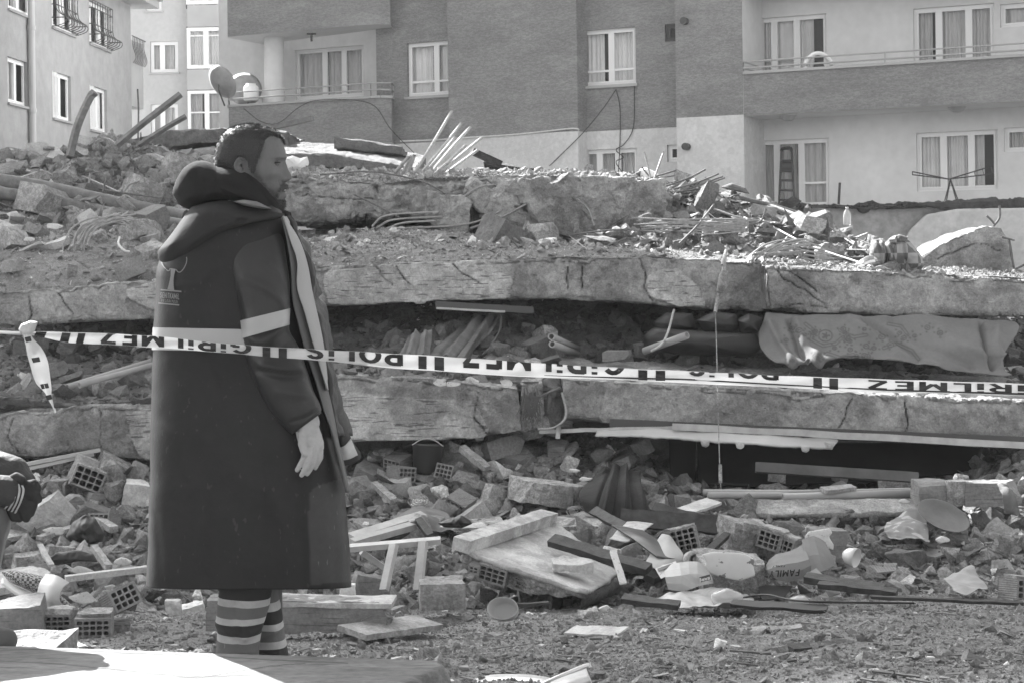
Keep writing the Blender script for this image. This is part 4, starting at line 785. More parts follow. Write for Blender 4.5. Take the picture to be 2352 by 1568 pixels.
# block capitals drawn with strokes: (advance, strokes) in a unit high box
_c = lambda cx, cy, rx, ry, a0, a1, n=9: [(cx + rx * math.cos(R(a)), cy + ry * math.sin(R(a))) for a in np.linspace(a0, a1, n)]
GL = {'I': (.26, [[(.13, 0), (.13, 1)]]), 'İ': (.26, [[(.13, 0), (.13, .76)], [(.13, .90), (.13, 1.02)]]), 'L': (.58, [[(.12, 1), (.12, 0)], [(.04, .07), (.54, .07)]]), 'E': (.62, [[(.12, 0), (.12, 1)], [(.12, .07), (.56, .07)], [(.12, .5), (.5, .5)], [(.12, .93), (.56, .93)]]), 'F': (.6, [[(.12, 0), (.12, 1)], [(.12, .5), (.5, .5)], [(.12, .93), (.56, .93)]]),
 'M': (.86, [[(.12, 0), (.12, 1)], [(.12, .95), (.43, .25)], [(.43, .25), (.74, .95)], [(.74, 0), (.74, 1)]]), 'Z': (.66, [[(.06, .93), (.6, .93)], [(.54, .9), (.12, .1)], [(.06, .07), (.6, .07)]]), 'T': (.6, [[(.3, 0), (.3, 1)], [(.04, .93), (.56, .93)]]), 'H': (.7, [[(.12, 0), (.12, 1)], [(.58, 0), (.58, 1)], [(.12, .5), (.58, .5)]]),
 'K': (.68, [[(.12, 0), (.12, 1)], [(.18, .42), (.58, 1)], [(.28, .56), (.62, 0)]]), 'A': (.72, [[(.06, 0), (.36, 1)], [(.36, 1), (.66, 0)], [(.18, .3), (.54, .3)]]), 'Y': (.66, [[(.06, 1), (.33, .48)], [(.6, 1), (.33, .48)], [(.33, .5), (.33, 0)]]), 'O': (.78, [_c(.39, .5, .29, .43, 0, 360, 17)]), 'P': (.64, [[(.12, 0), (.12, 1)], [(.12, .93)] + _c(.36, .71, .2, .22, 90, -90) + [(.12, .49)]]),
 'R': (.68, [[(.12, 0), (.12, 1)], [(.12, .93)] + _c(.38, .71, .2, .22, 90, -90) + [(.12, .49)], [(.34, .46), (.6, 0)]]), 'B': (.66, [[(.12, 0), (.12, 1)], [(.12, .93)] + _c(.36, .72, .19, .21, 90, -90) + [(.12, .51)], [(.12, .51)] + _c(.38, .29, .2, .22, 90, -90) + [(.12, .07)]]), 'D': (.7, [[(.12, 0), (.12, 1)], [(.12, .93)] + _c(.3, .5, .3, .43, 90, -90) + [(.12, .07)]]),
 'G': (.76, [_c(.38, .5, .29, .43, 45, 325, 15), [(.66, .25), (.66, .5)], [(.42, .48), (.68, .48)]]), 'S': (.64, [_c(.32, .72, .2, .21, 20, 270, 10) + _c(.32, .28, .22, .21, 90, -160, 10)])}
GL['Ş'] = (GL['S'][0], GL['S'][1] + [[(.32, -.04), (.32, -.16)]])
def strokes(s, th=.17, gap=.10, y0=None, y1=None):
    V, Fc, x, k = [], [], 0, 0
    for ch in s:
        adv, st = GL[ch]
        for ln in st:
            k += 1
            for (a, b), (c, d) in zip(ln[:-1], ln[1:]):
                L = math.hypot(c - a, d - b) + 1e-9; tx, ty = (c - a) / L, (d - b) / L; e = .03 if len(ln) > 3 else 0; m_ = max(1, int(L / .25))
                for i in range(m_):
                    p, q = i / m_, (i + 1) / m_; q_ = [(a + (c - a) * t + sg * -ty * th / 2 + u_ * tx * e, b + (d - b) * t + sg * tx * th / 2 + u_ * ty * e) for t, sg, u_ in ((p, -1, -1), (q, -1, 1), (q, 1, 1), (p, 1, -1))]
                    if y0 is not None and all(y < y0 for _, y in q_): continue
                    if y1 is not None and all(y > y1 for _, y in q_): continue
                    n = len(V); V += [(x + X, min(max(Y, y0 if y0 is not None else -9), y1 if y1 is not None else 9), k * .0001) for X, Y in q_]; Fc.append((n, n + 1, n + 2, n + 3))
        x += adv + gap
    V = np.array(V); V[:, 0] /= (x - gap); return V, Fc
# ================================================================== the standing man
DM = 5.6; KM = DM / F
coat_m = mat('dark coat fabric', .013, rough=.42, var=[(3, .14), (40, .1)], spec=.15, bump=[(9, .003), (160, .0003)], marks=((55, 55, 28), .675, 2.1), attrs=[('pt', .035)])
sleeve_m = mat('dark sleeve fabric', .019, rough=.42, var=[(3, .1)], spec=.25, bump=[(8, .006), (160, .0004)])
hood_m = mat('outer hood fabric', .021, rough=.75, spec=.06, bump=[(7, .005), (160, .0004)])
fleece = mat('dark fleece', .012, rough=.95, spec=.1, bump=[(9, .008), (300, .001)])
lining = mat('light lining', .25, rough=.7, bump=[(10, .006)])
lapel = mat('lapel', .085, rough=.6, bump=[(12, .006)])
quilt = mat('quilted lining', .035, rough=.55, bump=[(14, .012)])
refl = mat('reflective strip', .26, rough=.45, var=[(3, .12)], spec=.4)
refl_d = mat('reflective strip dusty', .30, rough=.5, var=[(4, .2), (30, .12)], spec=.4, bump=[(120, .0008)])
print_m = mat('faded print', .13, rough=.6)
skin = mat('skin', .082, rough=.55, var=[(20, .08), (90, .07)], attrs=[('beard', .014)], bump=[(200, .0006)], spec=.35)
hair_m = mat('black hair', .018, rough=.45, spec=.35)
glove_m = mat('pale work glove', .27, rough=.8, var=[(10, .1), (60, .08)], bump=[(60, .002)])
glove_d = mat('glove palm', .19, rough=.8, bump=[(60, .002)])
tro_o = mat('trouser panel', .10, rough=.8, var=[(8, .15)], bump=[(18, .006)], marks=((60, 60, 30), .70, 1.7))
tro_d = mat('trouser dark panel', .022, rough=.85, bump=[(16, .006)])
boot_m = mat('black boot leather', .03, rough=.5, bump=[(40, .003)])
def rings_px(rows, nv, nt=96, n=2.4, folds=(), fn=None, seed=0, amp=0, d=DM, smooth=False):
    """rows (v, uL, uR, yc, T): closed rings around a body, seen from the side"""
    r = np.array(rows, float); vv = np.linspace(r[0, 0], r[-1, 0], nv)
    c = [np.interp(vv, r[:, 0], r[:, k]) for k in range(1, 5)]
    if smooth:
        for k in range(4):
            for _ in range(2): c[k][1:-1] = (c[k][:-2] + 2 * c[k][1:-1] + c[k][2:]) / 4
    th = np.linspace(0, 2 * math.pi, nt, endpoint=False); ct, st_ = np.cos(th), np.sin(th); cs = np.sign(ct) * np.abs(ct) ** (2 / n); sn = np.sign(st_) * np.abs(st_) ** (2 / n)
    U = (c[0] + c[1])[:, None] / 2 + (c[1] - c[0])[:, None] / 2 * cs; V = vv[:, None] + 0 * U; Y = c[2][:, None] - c[3][:, None] * sn
    h = fbm(np.stack([U * KM, V * KM, Y], -1), 5, 3, seed) * amp
    for line, wpx, dep in folds: h = h + np.exp(-(dpoly(U, V, line) / wpx) ** 2) * dep
    Y = Y - h * np.clip(sn, 0, 1)[None] ** .6
    return U, V, Y, sn
def ring_mesh(name, U, V, Y, m, parent, caps=True, d=DM, hem=None, attrs=None, **k):
    G = PN(U, V, d + Y); n, nt = U.shape; Fc = [tuple(f) for f in grid_faces(n, nt, cv=True)]
    if caps: Fc += [tuple(range(nt)), tuple(range((n - 1) * nt, n * nt))[::-1]]
    return obj(name, G.reshape(-1, 3), Fc, m, parent, True, attrs, **k)
def spine_px(st, ns, nt=48, folds=(), n=2.2, seed=0, amp=0):
    """stations (u, v, halfwidth px, T m, y m): tube with an oval section along a line in the picture plane"""
    s = cr_interp(np.array(st, float), ns); t = np.gradient(s[:, :2], axis=0); t /= np.linalg.norm(t, axis=1, keepdims=True); p = np.stack([t[:, 1], -t[:, 0]], 1)
    th = np.linspace(0, 2 * math.pi, nt, endpoint=False); ct, sn = np.cos(th), np.sin(th); cs = np.sign(ct) * np.abs(ct) ** (2 / n); sn = np.sign(sn) * np.abs(sn) ** (2 / n)
    U = s[:, 0:1] + p[:, 0:1] * s[:, 2:3] * cs; V = s[:, 1:2] + p[:, 1:2] * s[:, 2:3] * cs; Y = s[:, 4:5] - s[:, 3:4] * sn
    h = fbm(np.stack([U * KM, V * KM, Y], -1), 6, 3, seed) * amp
    for line, wpx, dep in folds: h = h + np.exp(-(dpoly(U, V, line) / wpx) ** 2) * dep
    Y = Y - h * np.clip(sn, 0, 1)[None] ** .6
    return U, V, Y, sn
man = empty('person', P(570, 1535, DM), 'man in a long dark hooded coat and striped trousers looking right past the tape', 'person')
# ---- body: one surface, head with a face
HP = np.array([(287.5, 568, 580, 580, .003), (289, 556, 592, 592, .016), (293, 540, 606, 606, .038), (300, 524, 627, 627, .056), (310, 514, 641, 641, .067), (322, 506, 648, 648, .073), (335, 500, 651, 652, .077), (350, 497, 654, 656.5, .0785), (358, 496, 653, 658.5, .0785), (364, 496, 651, 658.5, .078), (370, 496, 649, 655.5, .077), (380, 497, 648, 659, .076), (390, 498, 648, 662, .075), (400, 500, 648, 667.5, .074),
    (407, 502, 647, 670.5, .073), (412, 504, 646, 669, .072), (416, 505, 646, 662, .071), (420, 506, 646, 656, .071), (426, 508, 647, 659.5, .070), (432, 511, 648, 661, .069), (435, 512, 647, 659, .0685), (438, 513, 646, 653.5, .068), (441, 515, 646, 655, .067), (446, 518, 647, 658, .066), (451, 521, 647, 658.5, .065), (457, 525, 645, 654.5, .063), (462, 529, 644, 654.5, .061), (470, 534, 642, 656, .058), (478, 542, 638, 653.5, .053), (485, 549, 630, 648, .049), (491, 553, 618, 632, .048), (500, 555, 608, 612, .050), (520, 552, 606, 606, .056), (548, 540, 610, 610, .066)])
nv = 200; nt = 128; vv = np.linspace(HP[0, 0], HP[-1, 0], nv); vv = np.concatenate([np.linspace(287.5, 300, 26)[:-1], np.linspace(300, 548, nv)]); nv = len(vv)
bk, fb, sl_, hw = [np.interp(vv, HP[:, 0], HP[:, k])[:, None] for k in range(1, 5)]
th = np.linspace(0, 2 * math.pi, nt, endpoint=False); th = th + .55 * np.sin(-th) * .6; ph = np.abs(((th + math.pi) % (2 * math.pi)) - math.pi)[None]
cs = np.sign(np.cos(th)) * np.abs(np.cos(th)) ** .92; U = (bk + fb) / 2 + (fb - bk) / 2 * cs[None]; Yh = -hw * np.sign(np.sin(th)) * np.abs(np.sin(th))[None] ** .9
Vv = vv[:, None] + 0 * U; sig = np.interp(vv, [360, 375, 390, 408, 418, 426, 440, 470], [.30, .13, .15, .21, .24, .40, .36, .5])[:, None]
U = U + (sl_ - fb) * np.exp(-(ph / sig) ** 2)
def gb(p0, v0, sp_, sv, a): return a * np.exp(-((ph - p0) / sp_) ** 2 - ((Vv - v0) / sv) ** 2)
dr_ = gb(.52, 375, .17, 8, -7) + gb(.5, 362, .3, 4.5, 3.2) + gb(.80, 397, .25, 11, 3.2) + gb(.95, 432, .3, 16, -3.5) + gb(.27, 412, .09, 5.5, 4.2) + gb(.17, 418.5, .06, 2.2, -5) + gb(.42, 428, .06, 16, -2.6) + gb(.5, 371.5, .17, 1.8, 2.2) + gb(.5, 379.5, .17, 1.8, 1.8) + gb(.68, 385, .2, 3, -1.0) + gb(.3, 440, .25, 2.2, -2.2) + gb(1.15, 455, .3, 14, 4)
dx = np.cos(ph); U = U + dr_ * dx; Yh = Yh - np.sign(np.sin(th))[None] * dr_ * np.sin(ph) * KM
def softpoly(U, V, poly, w=3): return np.clip(np.where(inpoly(U, V, poly), 1, -1) * dpoly(U, V, list(poly) + [poly[0]]) / w * .5 + .5, 0, 1)
j1 = fbm(np.stack([U, Vv, 0 * U], -1), .12, 3, 3) * 4
beard = np.maximum.reduce([softpoly(U + j1, Vv + j1, [(600, 404), (614, 428), (636, 440), (645, 424), (652, 421), (664, 424), (664, 434), (650, 436), (643, 441), (640, 458), (648, 461), (662, 458), (664, 500), (590, 505), (572, 445), (580, 400), (588, 392)], 5) * .85, softpoly(U, Vv, [(642, 425), (652, 421), (665, 422), (665, 433), (648, 436)], 2) * .98, softpoly(U + j1, Vv, [(575, 330), (606, 330), (600, 360), (592, 378), (596, 402), (575, 410)], 8) * .7, softpoly(U, Vv, [(641, 456), (664, 461), (664, 494), (625, 496), (622, 470)], 4) * .9])
lips = softpoly(U, Vv, [(648, 437), (656, 437.2), (656, 439.8), (648, 439.6)], 1); beard = np.clip(np.maximum(beard * 1.25, .42 * softpoly(U + j1, Vv + j1, [(585, 392), (612, 398), (632, 418), (645, 414), (645, 440), (664, 440), (664, 505), (590, 505), (570, 440)], 14)), 0, 1); beard = np.maximum(beard * (0.82 + .22 * vn(np.stack([U, Vv, 0 * U], -1) * .5)), lips * .9)
HG = PN(U, Vv, DM + Yh); HV = HG.reshape(-1, 3); HF = [tuple(q) for q in grid_faces(nv, nt, cv=True)] + [tuple(range(nt))]
sh = lambda u, v, y: tuple(P(u, v, DM + y))
tv, tf_ = blend_shape('t', [(sh(580, 500, 0), .06, sh(575, 560, 0), .07), (sh(572, 600, -.10), .06, sh(572, 600, .10), .06), (sh(570, 600, 0), .14, sh(575, 900, 0), .13), (sh(575, 900, 0), .14, sh(575, 960, 0), .15), (sh(575, 600, -.11), .05, sh(610, 780, -.14), .05), (sh(610, 780, -.16), .045, sh(700, 975, -.225), .03),
    (sh(575, 590, .17), .06, sh(610, 780, .17), .05), (sh(610, 780, .17), .045, sh(690, 960, .15), .03), (sh(560, 960, -.09), .09, sh(560, 1250, -.08), .06), (sh(560, 1250, -.08), .055, sh(555, 1510, -.06), .04), (sh(595, 960, .09), .09, sh(610, 1250, .1), .06), (sh(610, 1250, .1), .055, sh(625, 1510, .12), .04)], None, vox=.016)
ear = []; et = np.linspace(0, 2 * math.pi, 40, endpoint=False)
for rr, yy in ((1.0, -.072), (1.05, -.083), (.98, -.089), (.84, -.087), (.72, -.079), (.48, -.0765), (.2, -.078)):
    eu = 551.5 + (13.5 * np.cos(et) * (1 - .18 * np.sin(et))) * rr + (1 - rr) * 4; ev = 380 - (17.5 * np.sin(et)) * rr + (1 - rr) * 2; ear.append(np.stack([eu, ev, yy - .004 * (et > math.pi / 2) * (et < 3 * math.pi / 2) + 0 * et], 1))
E = np.array(ear); fr_ = np.clip(np.cos(et + .25), 0, 1) ** 1.5; E[..., 2] += (fr_ * .010)[None]; E[..., 0] -= (fr_ * 3)[None] * np.linspace(1, .3, 7)[:, None]; E[..., 0] -= (np.clip(-np.sin(et), 0, 1) ** 2 * -3)[None]; EG = PN(E[..., 0], E[..., 1], DM + E[..., 2]).reshape(-1, 3); EG2 = EG.copy(); EG2[:, 1] = 2 * DM - EG2[:, 1]; EF = [tuple(q) for q in grid_faces(7, 40, cv=True)] + [tuple(range(240, 280))]
bd = MB(); bd.add(HV, HF); bd.add(EG, EF); bd.add(EG2, EF); bd.add(tv, tf_); ba = np.concatenate([beard.ravel(), np.zeros(560 + len(tv))])
bd.build('body', skin, man, smooth=True, attrs={'beard': ba})
eye_w = mat('eye white', .35, rough=.2, spec=.6)
for s_g in (-1, 1):
    c = P(633.5, 376, DM + s_g * .0335); lathe('eye', [(.011 * math.sin(a) + 1e-4, -.011 * math.cos(a)) for a in np.linspace(0, math.pi, 12)], Matrix.Translation(c) @ Matrix.Rotation(R(90), 4, 'Y'), mat('dark eye', .05, rough=.15, spec=.7), man)
    V_e, F_e = pillow_vf([(620, 378), (626, 374.2), (634, 371.8), (644, 372.4), (645, 375.5), (636, 377.2), (628, 377.8)], DM + s_g * .0435, .0045); obj('lash_line_shade', V_e, F_e, hair_m, man)  # lash line, with the shade under the brow built into its dark shape
    # brow hair
    q = []
    for i in range(1100):
        a = random.random(); u0 = 620 + 33 * a; v0 = 367.5 - 5 * math.sin(a * 2.4 + .3) + random.uniform(-2.2, 2.2); pp = .5 + (1 - a) * .32; yy = s_g * (.012 + .040 * (1 - a))
        p0 = np.array(P(u0 + 1.0, v0, DM + yy)); q.append((p0, p0 + np.array([-.006, s_g * .002, .0015 + random.uniform(-.002, .002)])))
    mbh = MB()
    for a, b in q: mbh.tube([a, b], [.0012, .0003], seg=3, smooth=False)
    mbh.build('eyebrow', hair_m, man)
mbt = MB(); mbt.add(*pillow_vf([(649, 436), (656, 435.6), (657, 438), (650, 438.6)], DM - .006, .006)); mbt.build('teeth', mat('teeth', .6, rough=.3), man)
# ---- hair: cap and short strands
hp = [(485, 270), (665, 270), (655, 334), (650, 330), (645, 319), (630, 313), (616, 313), (608, 322), (602, 340), (596, 358), (588, 378), (584, 396), (574, 398), (570, 372), (562, 362), (545, 360), (538, 372), (538, 396), (544, 412), (485, 420)]
jj_ = fbm(np.stack([U, Vv, Yh * 500], -1), .3, 3, 7) * 4; hm = softpoly(U + jj_, Vv + jj_, hp, 5); Nn = normals(np.concatenate([HG, HG[:, :1]], 1))[:, :-1]; cc_ = np.array(P(575, 385, DM)); sgn = np.sign(((HG - cc_) * Nn).sum(-1, keepdims=True)); Nn = Nn * sgn
cap = HG + Nn * ((hm * .0055 - .002) + hm * fbm(HG, 60, 3, 1) * .0015)[..., None]
keep = (hm > .12); fcs = [tuple(q) for q in grid_faces(nv, nt, cv=True) if keep.ravel()[list(q)].all()] + [tuple(range(nt))]
ho = obj('hair', cap.reshape(-1, 3), fcs, hair_m, man, True)
idx = np.argwhere(hm > .45); idx = idx[RNG.integers(0, len(idx), 24000)]; base = HG[idx[:, 0], idx[:, 1]]; nn = Nn[idx[:, 0], idx[:, 1]]
base = base + RNG.normal(0, .0012, base.shape) + nn * .002; dirv = nn * 1.0 + RNG.normal(0, .33, base.shape) + np.array([.35, 0, -.15]) * (base[:, 2:3] > P(575, 330, DM).z) + np.array([0, 0, -.5]) * (base[:, 2:3] < P(575, 330, DM).z)
dirv /= np.linalg.norm(dirv, axis=1, keepdims=True); Ls = RNG.uniform(.003, .0085, (len(base), 1)); sd_ = np.cross(dirv, RNG.normal(size=base.shape)); sd_ /= np.linalg.norm(sd_, axis=1, keepdims=True)
SV = np.stack([base - sd_ * .0006, base + sd_ * .0006, base + dirv * Ls], 1).reshape(-1, 3); st = obj('hair_strands', SV, np.arange(len(SV)).reshape(-1, 3), hair_m, ho, False); st['kind'] = 'stuff'
idx = np.argwhere((beard > .55) & (Vv + 0 * U > 418)); idx = idx[RNG.integers(0, len(idx), 3500)]; base = HG[idx[:, 0], idx[:, 1]]; nn = Nn[idx[:, 0], idx[:, 1]]
dirv = nn * .6 + np.array([.1, 0, -.7]) + RNG.normal(0, .25, base.shape); dirv /= np.linalg.norm(dirv, axis=1, keepdims=True); sd_ = np.cross(dirv, RNG.normal(size=base.shape)); sd_ /= np.linalg.norm(sd_, axis=1, keepdims=True)
SV = np.stack([base - sd_ * .0005, base + sd_ * .0005, base + dirv * RNG.uniform(.004, .009, (len(base), 1))], 1).reshape(-1, 3); obj('beard', SV, np.arange(len(SV)).reshape(-1, 3), hair_m, man, False)
# ---- coat
CR = [(472, 520, 640, 0, .10), (482, 470, 648, 0, .13), (500, 430, 654, 0, .165), (530, 404, 660, 0, .195), (570, 376, 668, 0, .205), (620, 359, 680, 0, .205), (700, 354, 690, 0, .20), (760, 351, 700, 0, .20), (860, 347, 735, 0, .20), (950, 346, 756, 0, .205), (1000, 345, 768, 0, .21), (1100, 343, 790, 0, .22), (1200, 341, 798, 0, .225), (1300, 338, 805, 0, .23), (1348, 336, 808, 0, .23)]
cfold = [([(450, 1120), (430, 1250), (420, 1350)], 22, .008), ([(560, 880), (590, 1050), (600, 1350)], 30, -.010), ([(690, 1110), (685, 1230), (700, 1350)], 14, -.012), ([(740, 1100), (745, 1200), (750, 1350)], 16, .010), ([(500, 600), (470, 700), (462, 800)], 26, -.008), ([(420, 640), (410, 720)], 18, .006), ([(400, 900), (395, 1350)], 25, .005), ([(500, 1150), (505, 1350)], 24, .006), ([(380, 830), (440, 900), (470, 1010)], 12, .005), ([(470, 820), (500, 900)], 12, -.006), ([(540, 640), (520, 720), (545, 750)], 10, .006), ([(400, 655), (460, 650), (500, 610)], 9, .004), ([(620, 1120), (650, 1200), (655, 1350)], 16, .007), ([(360, 1180), (372, 1350)], 9, -.005), ([(340, 960), (400, 1000), (430, 1090)], 12, .004)]
U, V, Y, sn = rings_px(CR, 230, 160, 3.0, cfold, seed=3, amp=.010, smooth=True)
V = V + np.where(np.arange(230)[:, None] > 150, (np.arange(230)[:, None] - 150) / 79., 0) * (8 * np.clip(sn, 0, 1)[None] - 3)
U = U + (fbm(np.stack([U * 0, V * .012, 0 * V], -1), 1, 3, 5) * 3.0) * (V > 640)
pt = inpoly(U, V, [(712, 1130), (722, 1118), (790, 1095), (800, 1250), (806, 1335), (716, 1342), (706, 1210)]) * (sn > 0)[None]
coat = ring_mesh('coat', U, V, Y, coat_m, man, attrs={'pt': pt.astype(float).ravel()})
def coat_y(u, v):
    r = np.array(CR, float); a, b, T_ = [np.interp(v, r[:, 0], r[:, k]) for k in (1, 2, 4)]; c = np.clip((u - (a + b) / 2) / ((b - a) / 2), -1, 1)
    return -T_ * (1 - np.abs(c) ** 3.) ** (1 / 3.)
CR2 = [(a, b - .8, c, y, T_ + .004) for a, b, c, y, T_ in CR]; r2 = [(v,) + tuple(np.interp(v, [q[0] for q in CR2], [q[k] for q in CR2]) for k in (1, 2, 3, 4)) for v in np.linspace(752, 803, 8)]
U, V, Y, sn = rings_px(r2, 20, 160, 3.0, [], seed=3, amp=0); Y = Y - .007 * np.clip(sn, 0, 1)[None]; V = V + 4 * (U - 352) / 200
G = PN(U, V, DM + Y); kp = [tuple(q) for q in grid_faces(20, 160, cv=True) if U.ravel()[list(q)].max() < 640 or sn[np.array(q) % 160].max() < .3]; obj('reflective_band', G.reshape(-1, 3), kp, refl, coat, True)
# ---- sleeve and glove, right arm
ST = [(575, 505, 50, .06, -.05), (583, 545, 66, .085, -.105), (587, 600, 71, .095, -.14), (597, 660, 69, .095, -.155), (607, 715, 59, .092, -.165), (611, 770, 55, .09, -.175), (628, 820, 62, .092, -.185), (648, 870, 61, .090, -.195), (668, 915, 56, .082, -.205), (690, 948, 50, .072, -.215), (700, 965, 45, .060, -.22), (705, 972, 41, .05, -.22)]
sf = [([(560, 640), (610, 660), (662, 700)], 9, .010), ([(600, 600), (640, 630), (664, 668)], 8, .008), ([(520, 600), (545, 690), (556, 760)], 9, -.018), ([(560, 770), (600, 790), (660, 745)], 8, .014), ([(575, 800), (640, 800), (690, 770)], 9, -.012), ([(590, 850), (650, 862), (712, 862)], 7, -.016), ([(600, 838), (655, 848), (705, 842)], 8, .012), ([(640, 900), (690, 905), (735, 900)], 12, .010), ([(645, 690), (664, 730)], 6, .008), ([(668, 968), (705, 958), (742, 932)], 5, -.006), ([(562, 735), (600, 730), (660, 712)], 20, .004)]
U, V, Y, sn = spine_px(ST, 110, 72, sf, seed=5, amp=.012); sl1 = ring_mesh('sleeve', U, V, Y, sleeve_m, coat)
ub = cr_interp(np.array(ST, float), 110); a0 = int(np.argmin(np.abs(ub[:, 1] - 722))); a1 = int(np.argmin(np.abs(ub[:, 1] - 760)))
c = ub[a0:a1 + 1, :2]; tilt = np.linspace(-1, 1, 72)
Ub, Vb, Yb = U[a0:a1 + 1].copy(), V[a0:a1 + 1].copy(), Y[a0:a1 + 1].copy(); cu = ub[a0:a1 + 1, 0:1]; Ub = cu + (Ub - cu) * 1.02; Vb = Vb - (Ub - cu) * .17; Yb = Yb * 1.02 - .006
for q in range(len(Ub)): Vb[q] += 0
obj('sleeve_band', PN(Ub, Vb, DM + Yb).reshape(-1, 3), grid_faces(len(Ub), 72, cv=True), refl, coat, True)
ST2 = [(a - 4, b, c_, d_, -e_ * .95) for a, b, c_, d_, e_ in ST]; U, V, Y, sn = spine_px(ST2, 60, 48, [], seed=9, amp=.01); ring_mesh('sleeve', U, V, Y, sleeve_m, coat)
gp = lambda u, v, y: tuple(P(u, v, DM - .235 + y)); k1 = .0107
gl = [(gp(700, 952, 0), .036, gp(708, 985, 0), .034), (gp(698, 985, 0), .022, gp(703, 1015, -.005), .024), (gp(718, 985, 0), .022, gp(727, 1020, 0), .024), (gp(709, 995, 0), .028, gp(716, 1022, 0), .027), (gp(722, 1000, .0), .020, gp(730, 1025, .012), .02),
    (gp(703, 1022, -.018), .0105, gp(698, 1052, -.022), .0098), (gp(698, 1052, -.022), .0098, gp(683, 1078, -.016), .008),
    (gp(714, 1028, -.026), .0105, gp(710, 1060, -.030), .0098), (gp(710, 1060, -.030), .0098, gp(693, 1090, -.022), .008),
    (gp(726, 1030, -.016), .0105, gp(723, 1060, -.020), .0095), (gp(723, 1060, -.020), .0095, gp(706, 1087, -.014), .0078),
    (gp(736, 1024, .0), .0098, gp(736, 1050, -.002), .009), (gp(736, 1050, -.002), .009, gp(724, 1074, .0), .0072),
    (gp(698, 996, -.024), .0165, gp(694, 1018, -.030), .014), (gp(694, 1018, -.030), .0135, gp(700, 1040, -.034), .0115)]
pillow('glove_palm', [(679, 990), (689, 990), (700, 1008), (705, 1024), (694, 1034), (687, 1022), (682, 1006)], DM - .257, .012, glove_d, None, None, man)
gv, gf = blend_shape('g', gl, None, vox=.0028, smooth=2); gv = gv + (fbm(gv, 40, 3, 4)[:, None]) * .0012
gu_, gv_ = UV(gv); obj('glove', gv, gf, glove_m, man, True)
lv, lf = blend_shape('g', [(gp(700, 960, 0), .034, gp(702, 972, 0), .0335), (gp(706, 960, 0), .034, gp(711, 970, 0), .033)], None, vox=.005, smooth=2); obj('glove_cuff', lv, lf, glove_m, man, True)
bm = text_vf('Reflex'); tvx, tfx = text_clip(bm, nx=4)
g2 = [(a[0][:1] + (2 * (DM + .15) - .0,) if 0 else a) for a in gl]; mir = lambda p: (p[0] - .01, 2 * DM - p[1], p[2])
gv, gf = blend_shape('g', [(mir(a), b, mir(c_), d_) for a, b, c_, d_ in gl], None, vox=.006, smooth=3); obj('glove', gv, gf, glove_m, man, True)
# ---- hoods
pillow('hood', [(497, 384), (484, 374), (468, 369), (452, 370), (436, 376), (422, 386), (412, 400), (404, 416), (397, 434), (397, 446), (404, 458), (410, 470), (424, 478), (440, 483), (462, 478), (490, 465), (530, 460), (580, 474), (650, 494), (652, 484), (632, 455), (614, 432), (594, 410), (574, 396), (552, 386), (524, 383)], DM, .135, fleece, None, None, man, c=(500, 428), nr=26, nt=160, pw=.32, noise=.02, seed=3, fs=7,
    folds=[([(570, 398), (605, 440), (648, 488)], 5, .010), ([(545, 392), (590, 425), (625, 475)], 7, -.010), ([(450, 400), (470, 440), (450, 475)], 12, -.008), ([(430, 455), (480, 445), (560, 450)], 10, .008), ([(500, 400), (540, 420), (600, 465)], 12, .008)])
pillow('coat_hood', [(440, 474), (418, 504), (392, 540), (363, 576), (363, 590), (370, 606), (382, 614), (396, 614), (412, 606), (440, 592), (480, 570), (520, 546), (565, 524), (610, 508), (652, 500), (656, 492), (630, 484), (590, 474), (550, 464), (510, 460), (470, 464)], DM, .215, hood_m, None, None, coat, c=(480, 525), nr=26, nt=160, pw=.24, noise=.014, seed=8, fs=5,
    folds=[([(440, 480), (400, 550), (372, 600)], 9, .008), ([(600, 480), (540, 520), (440, 570)], 20, .010), ([(640, 490), (560, 500), (500, 490)], 6, .008), ([(560, 505), (480, 548), (410, 596)], 7, -.012)])
pillow('hood_lining', [(535, 463), (560, 459), (590, 463), (625, 480), (600, 481), (560, 473)], DM - .15, .05, mat('hood lining', .10, rough=.7), None, None, coat, c=(575, 470))
pillow('collar', [(640, 486), (655, 483), (668, 488), (671, 500), (666, 512), (655, 500)], DM - .02, .05, fleece, None, None, man)
# ---- open front of the coat: lapel, light strip, quilted panel, lower flap
def strip(name, L, Rr, m, y0, y1, parent, **k):
    n = max(len(L), len(Rr)); L = cr_interp(np.array(L, float), 24); Rr = cr_interp(np.array(Rr, float), 24); C = []
    for t in np.linspace(0, 1, 5): C.append([(a[0] * (1 - t) + b[0] * t, a[1] * (1 - t) + b[1] * t, DM + y0 + (y1 - y0) * t - .012 * math.sin(math.pi * t)) for a, b in zip(L, Rr)])
    return patch(name, C, 70, 14, m, parent=parent, **k)
strip('front_facing', [(648, 498), (660, 560), (668, 620), (672, 690), (686, 750), (702, 810), (722, 870), (742, 940), (760, 990), (780, 1060), (797, 1130)], [(655, 498), (676, 545), (690, 610), (700, 690), (722, 770), (740, 850), (758, 930), (772, 1000), (788, 1070), (800, 1130)], lapel, -.165, -.12, coat, thick=.01, amp=.006)
strip('light_lining', [(651, 496), (666, 550), (682, 600), (682, 660), (700, 720), (716, 780), (732, 835), (750, 895)], [(656, 500), (686, 552), (702, 600), (714, 660), (724, 710), (737, 770), (746, 830), (753, 895)], lining, -.175, -.13, coat, thick=.006, amp=.008)
strip('quilted_panel', [(656, 500), (686, 552), (702, 605), (712, 665), (722, 720), (736, 790), (748, 860), (758, 930), (774, 1000)], [(668, 520), (700, 572), (716, 620), (726, 668), (744, 720), (752, 780), (764, 850), (776, 920), (806, 1000)], quilt, -.11, .03, coat, thick=.02, amp=.02, fs=16)
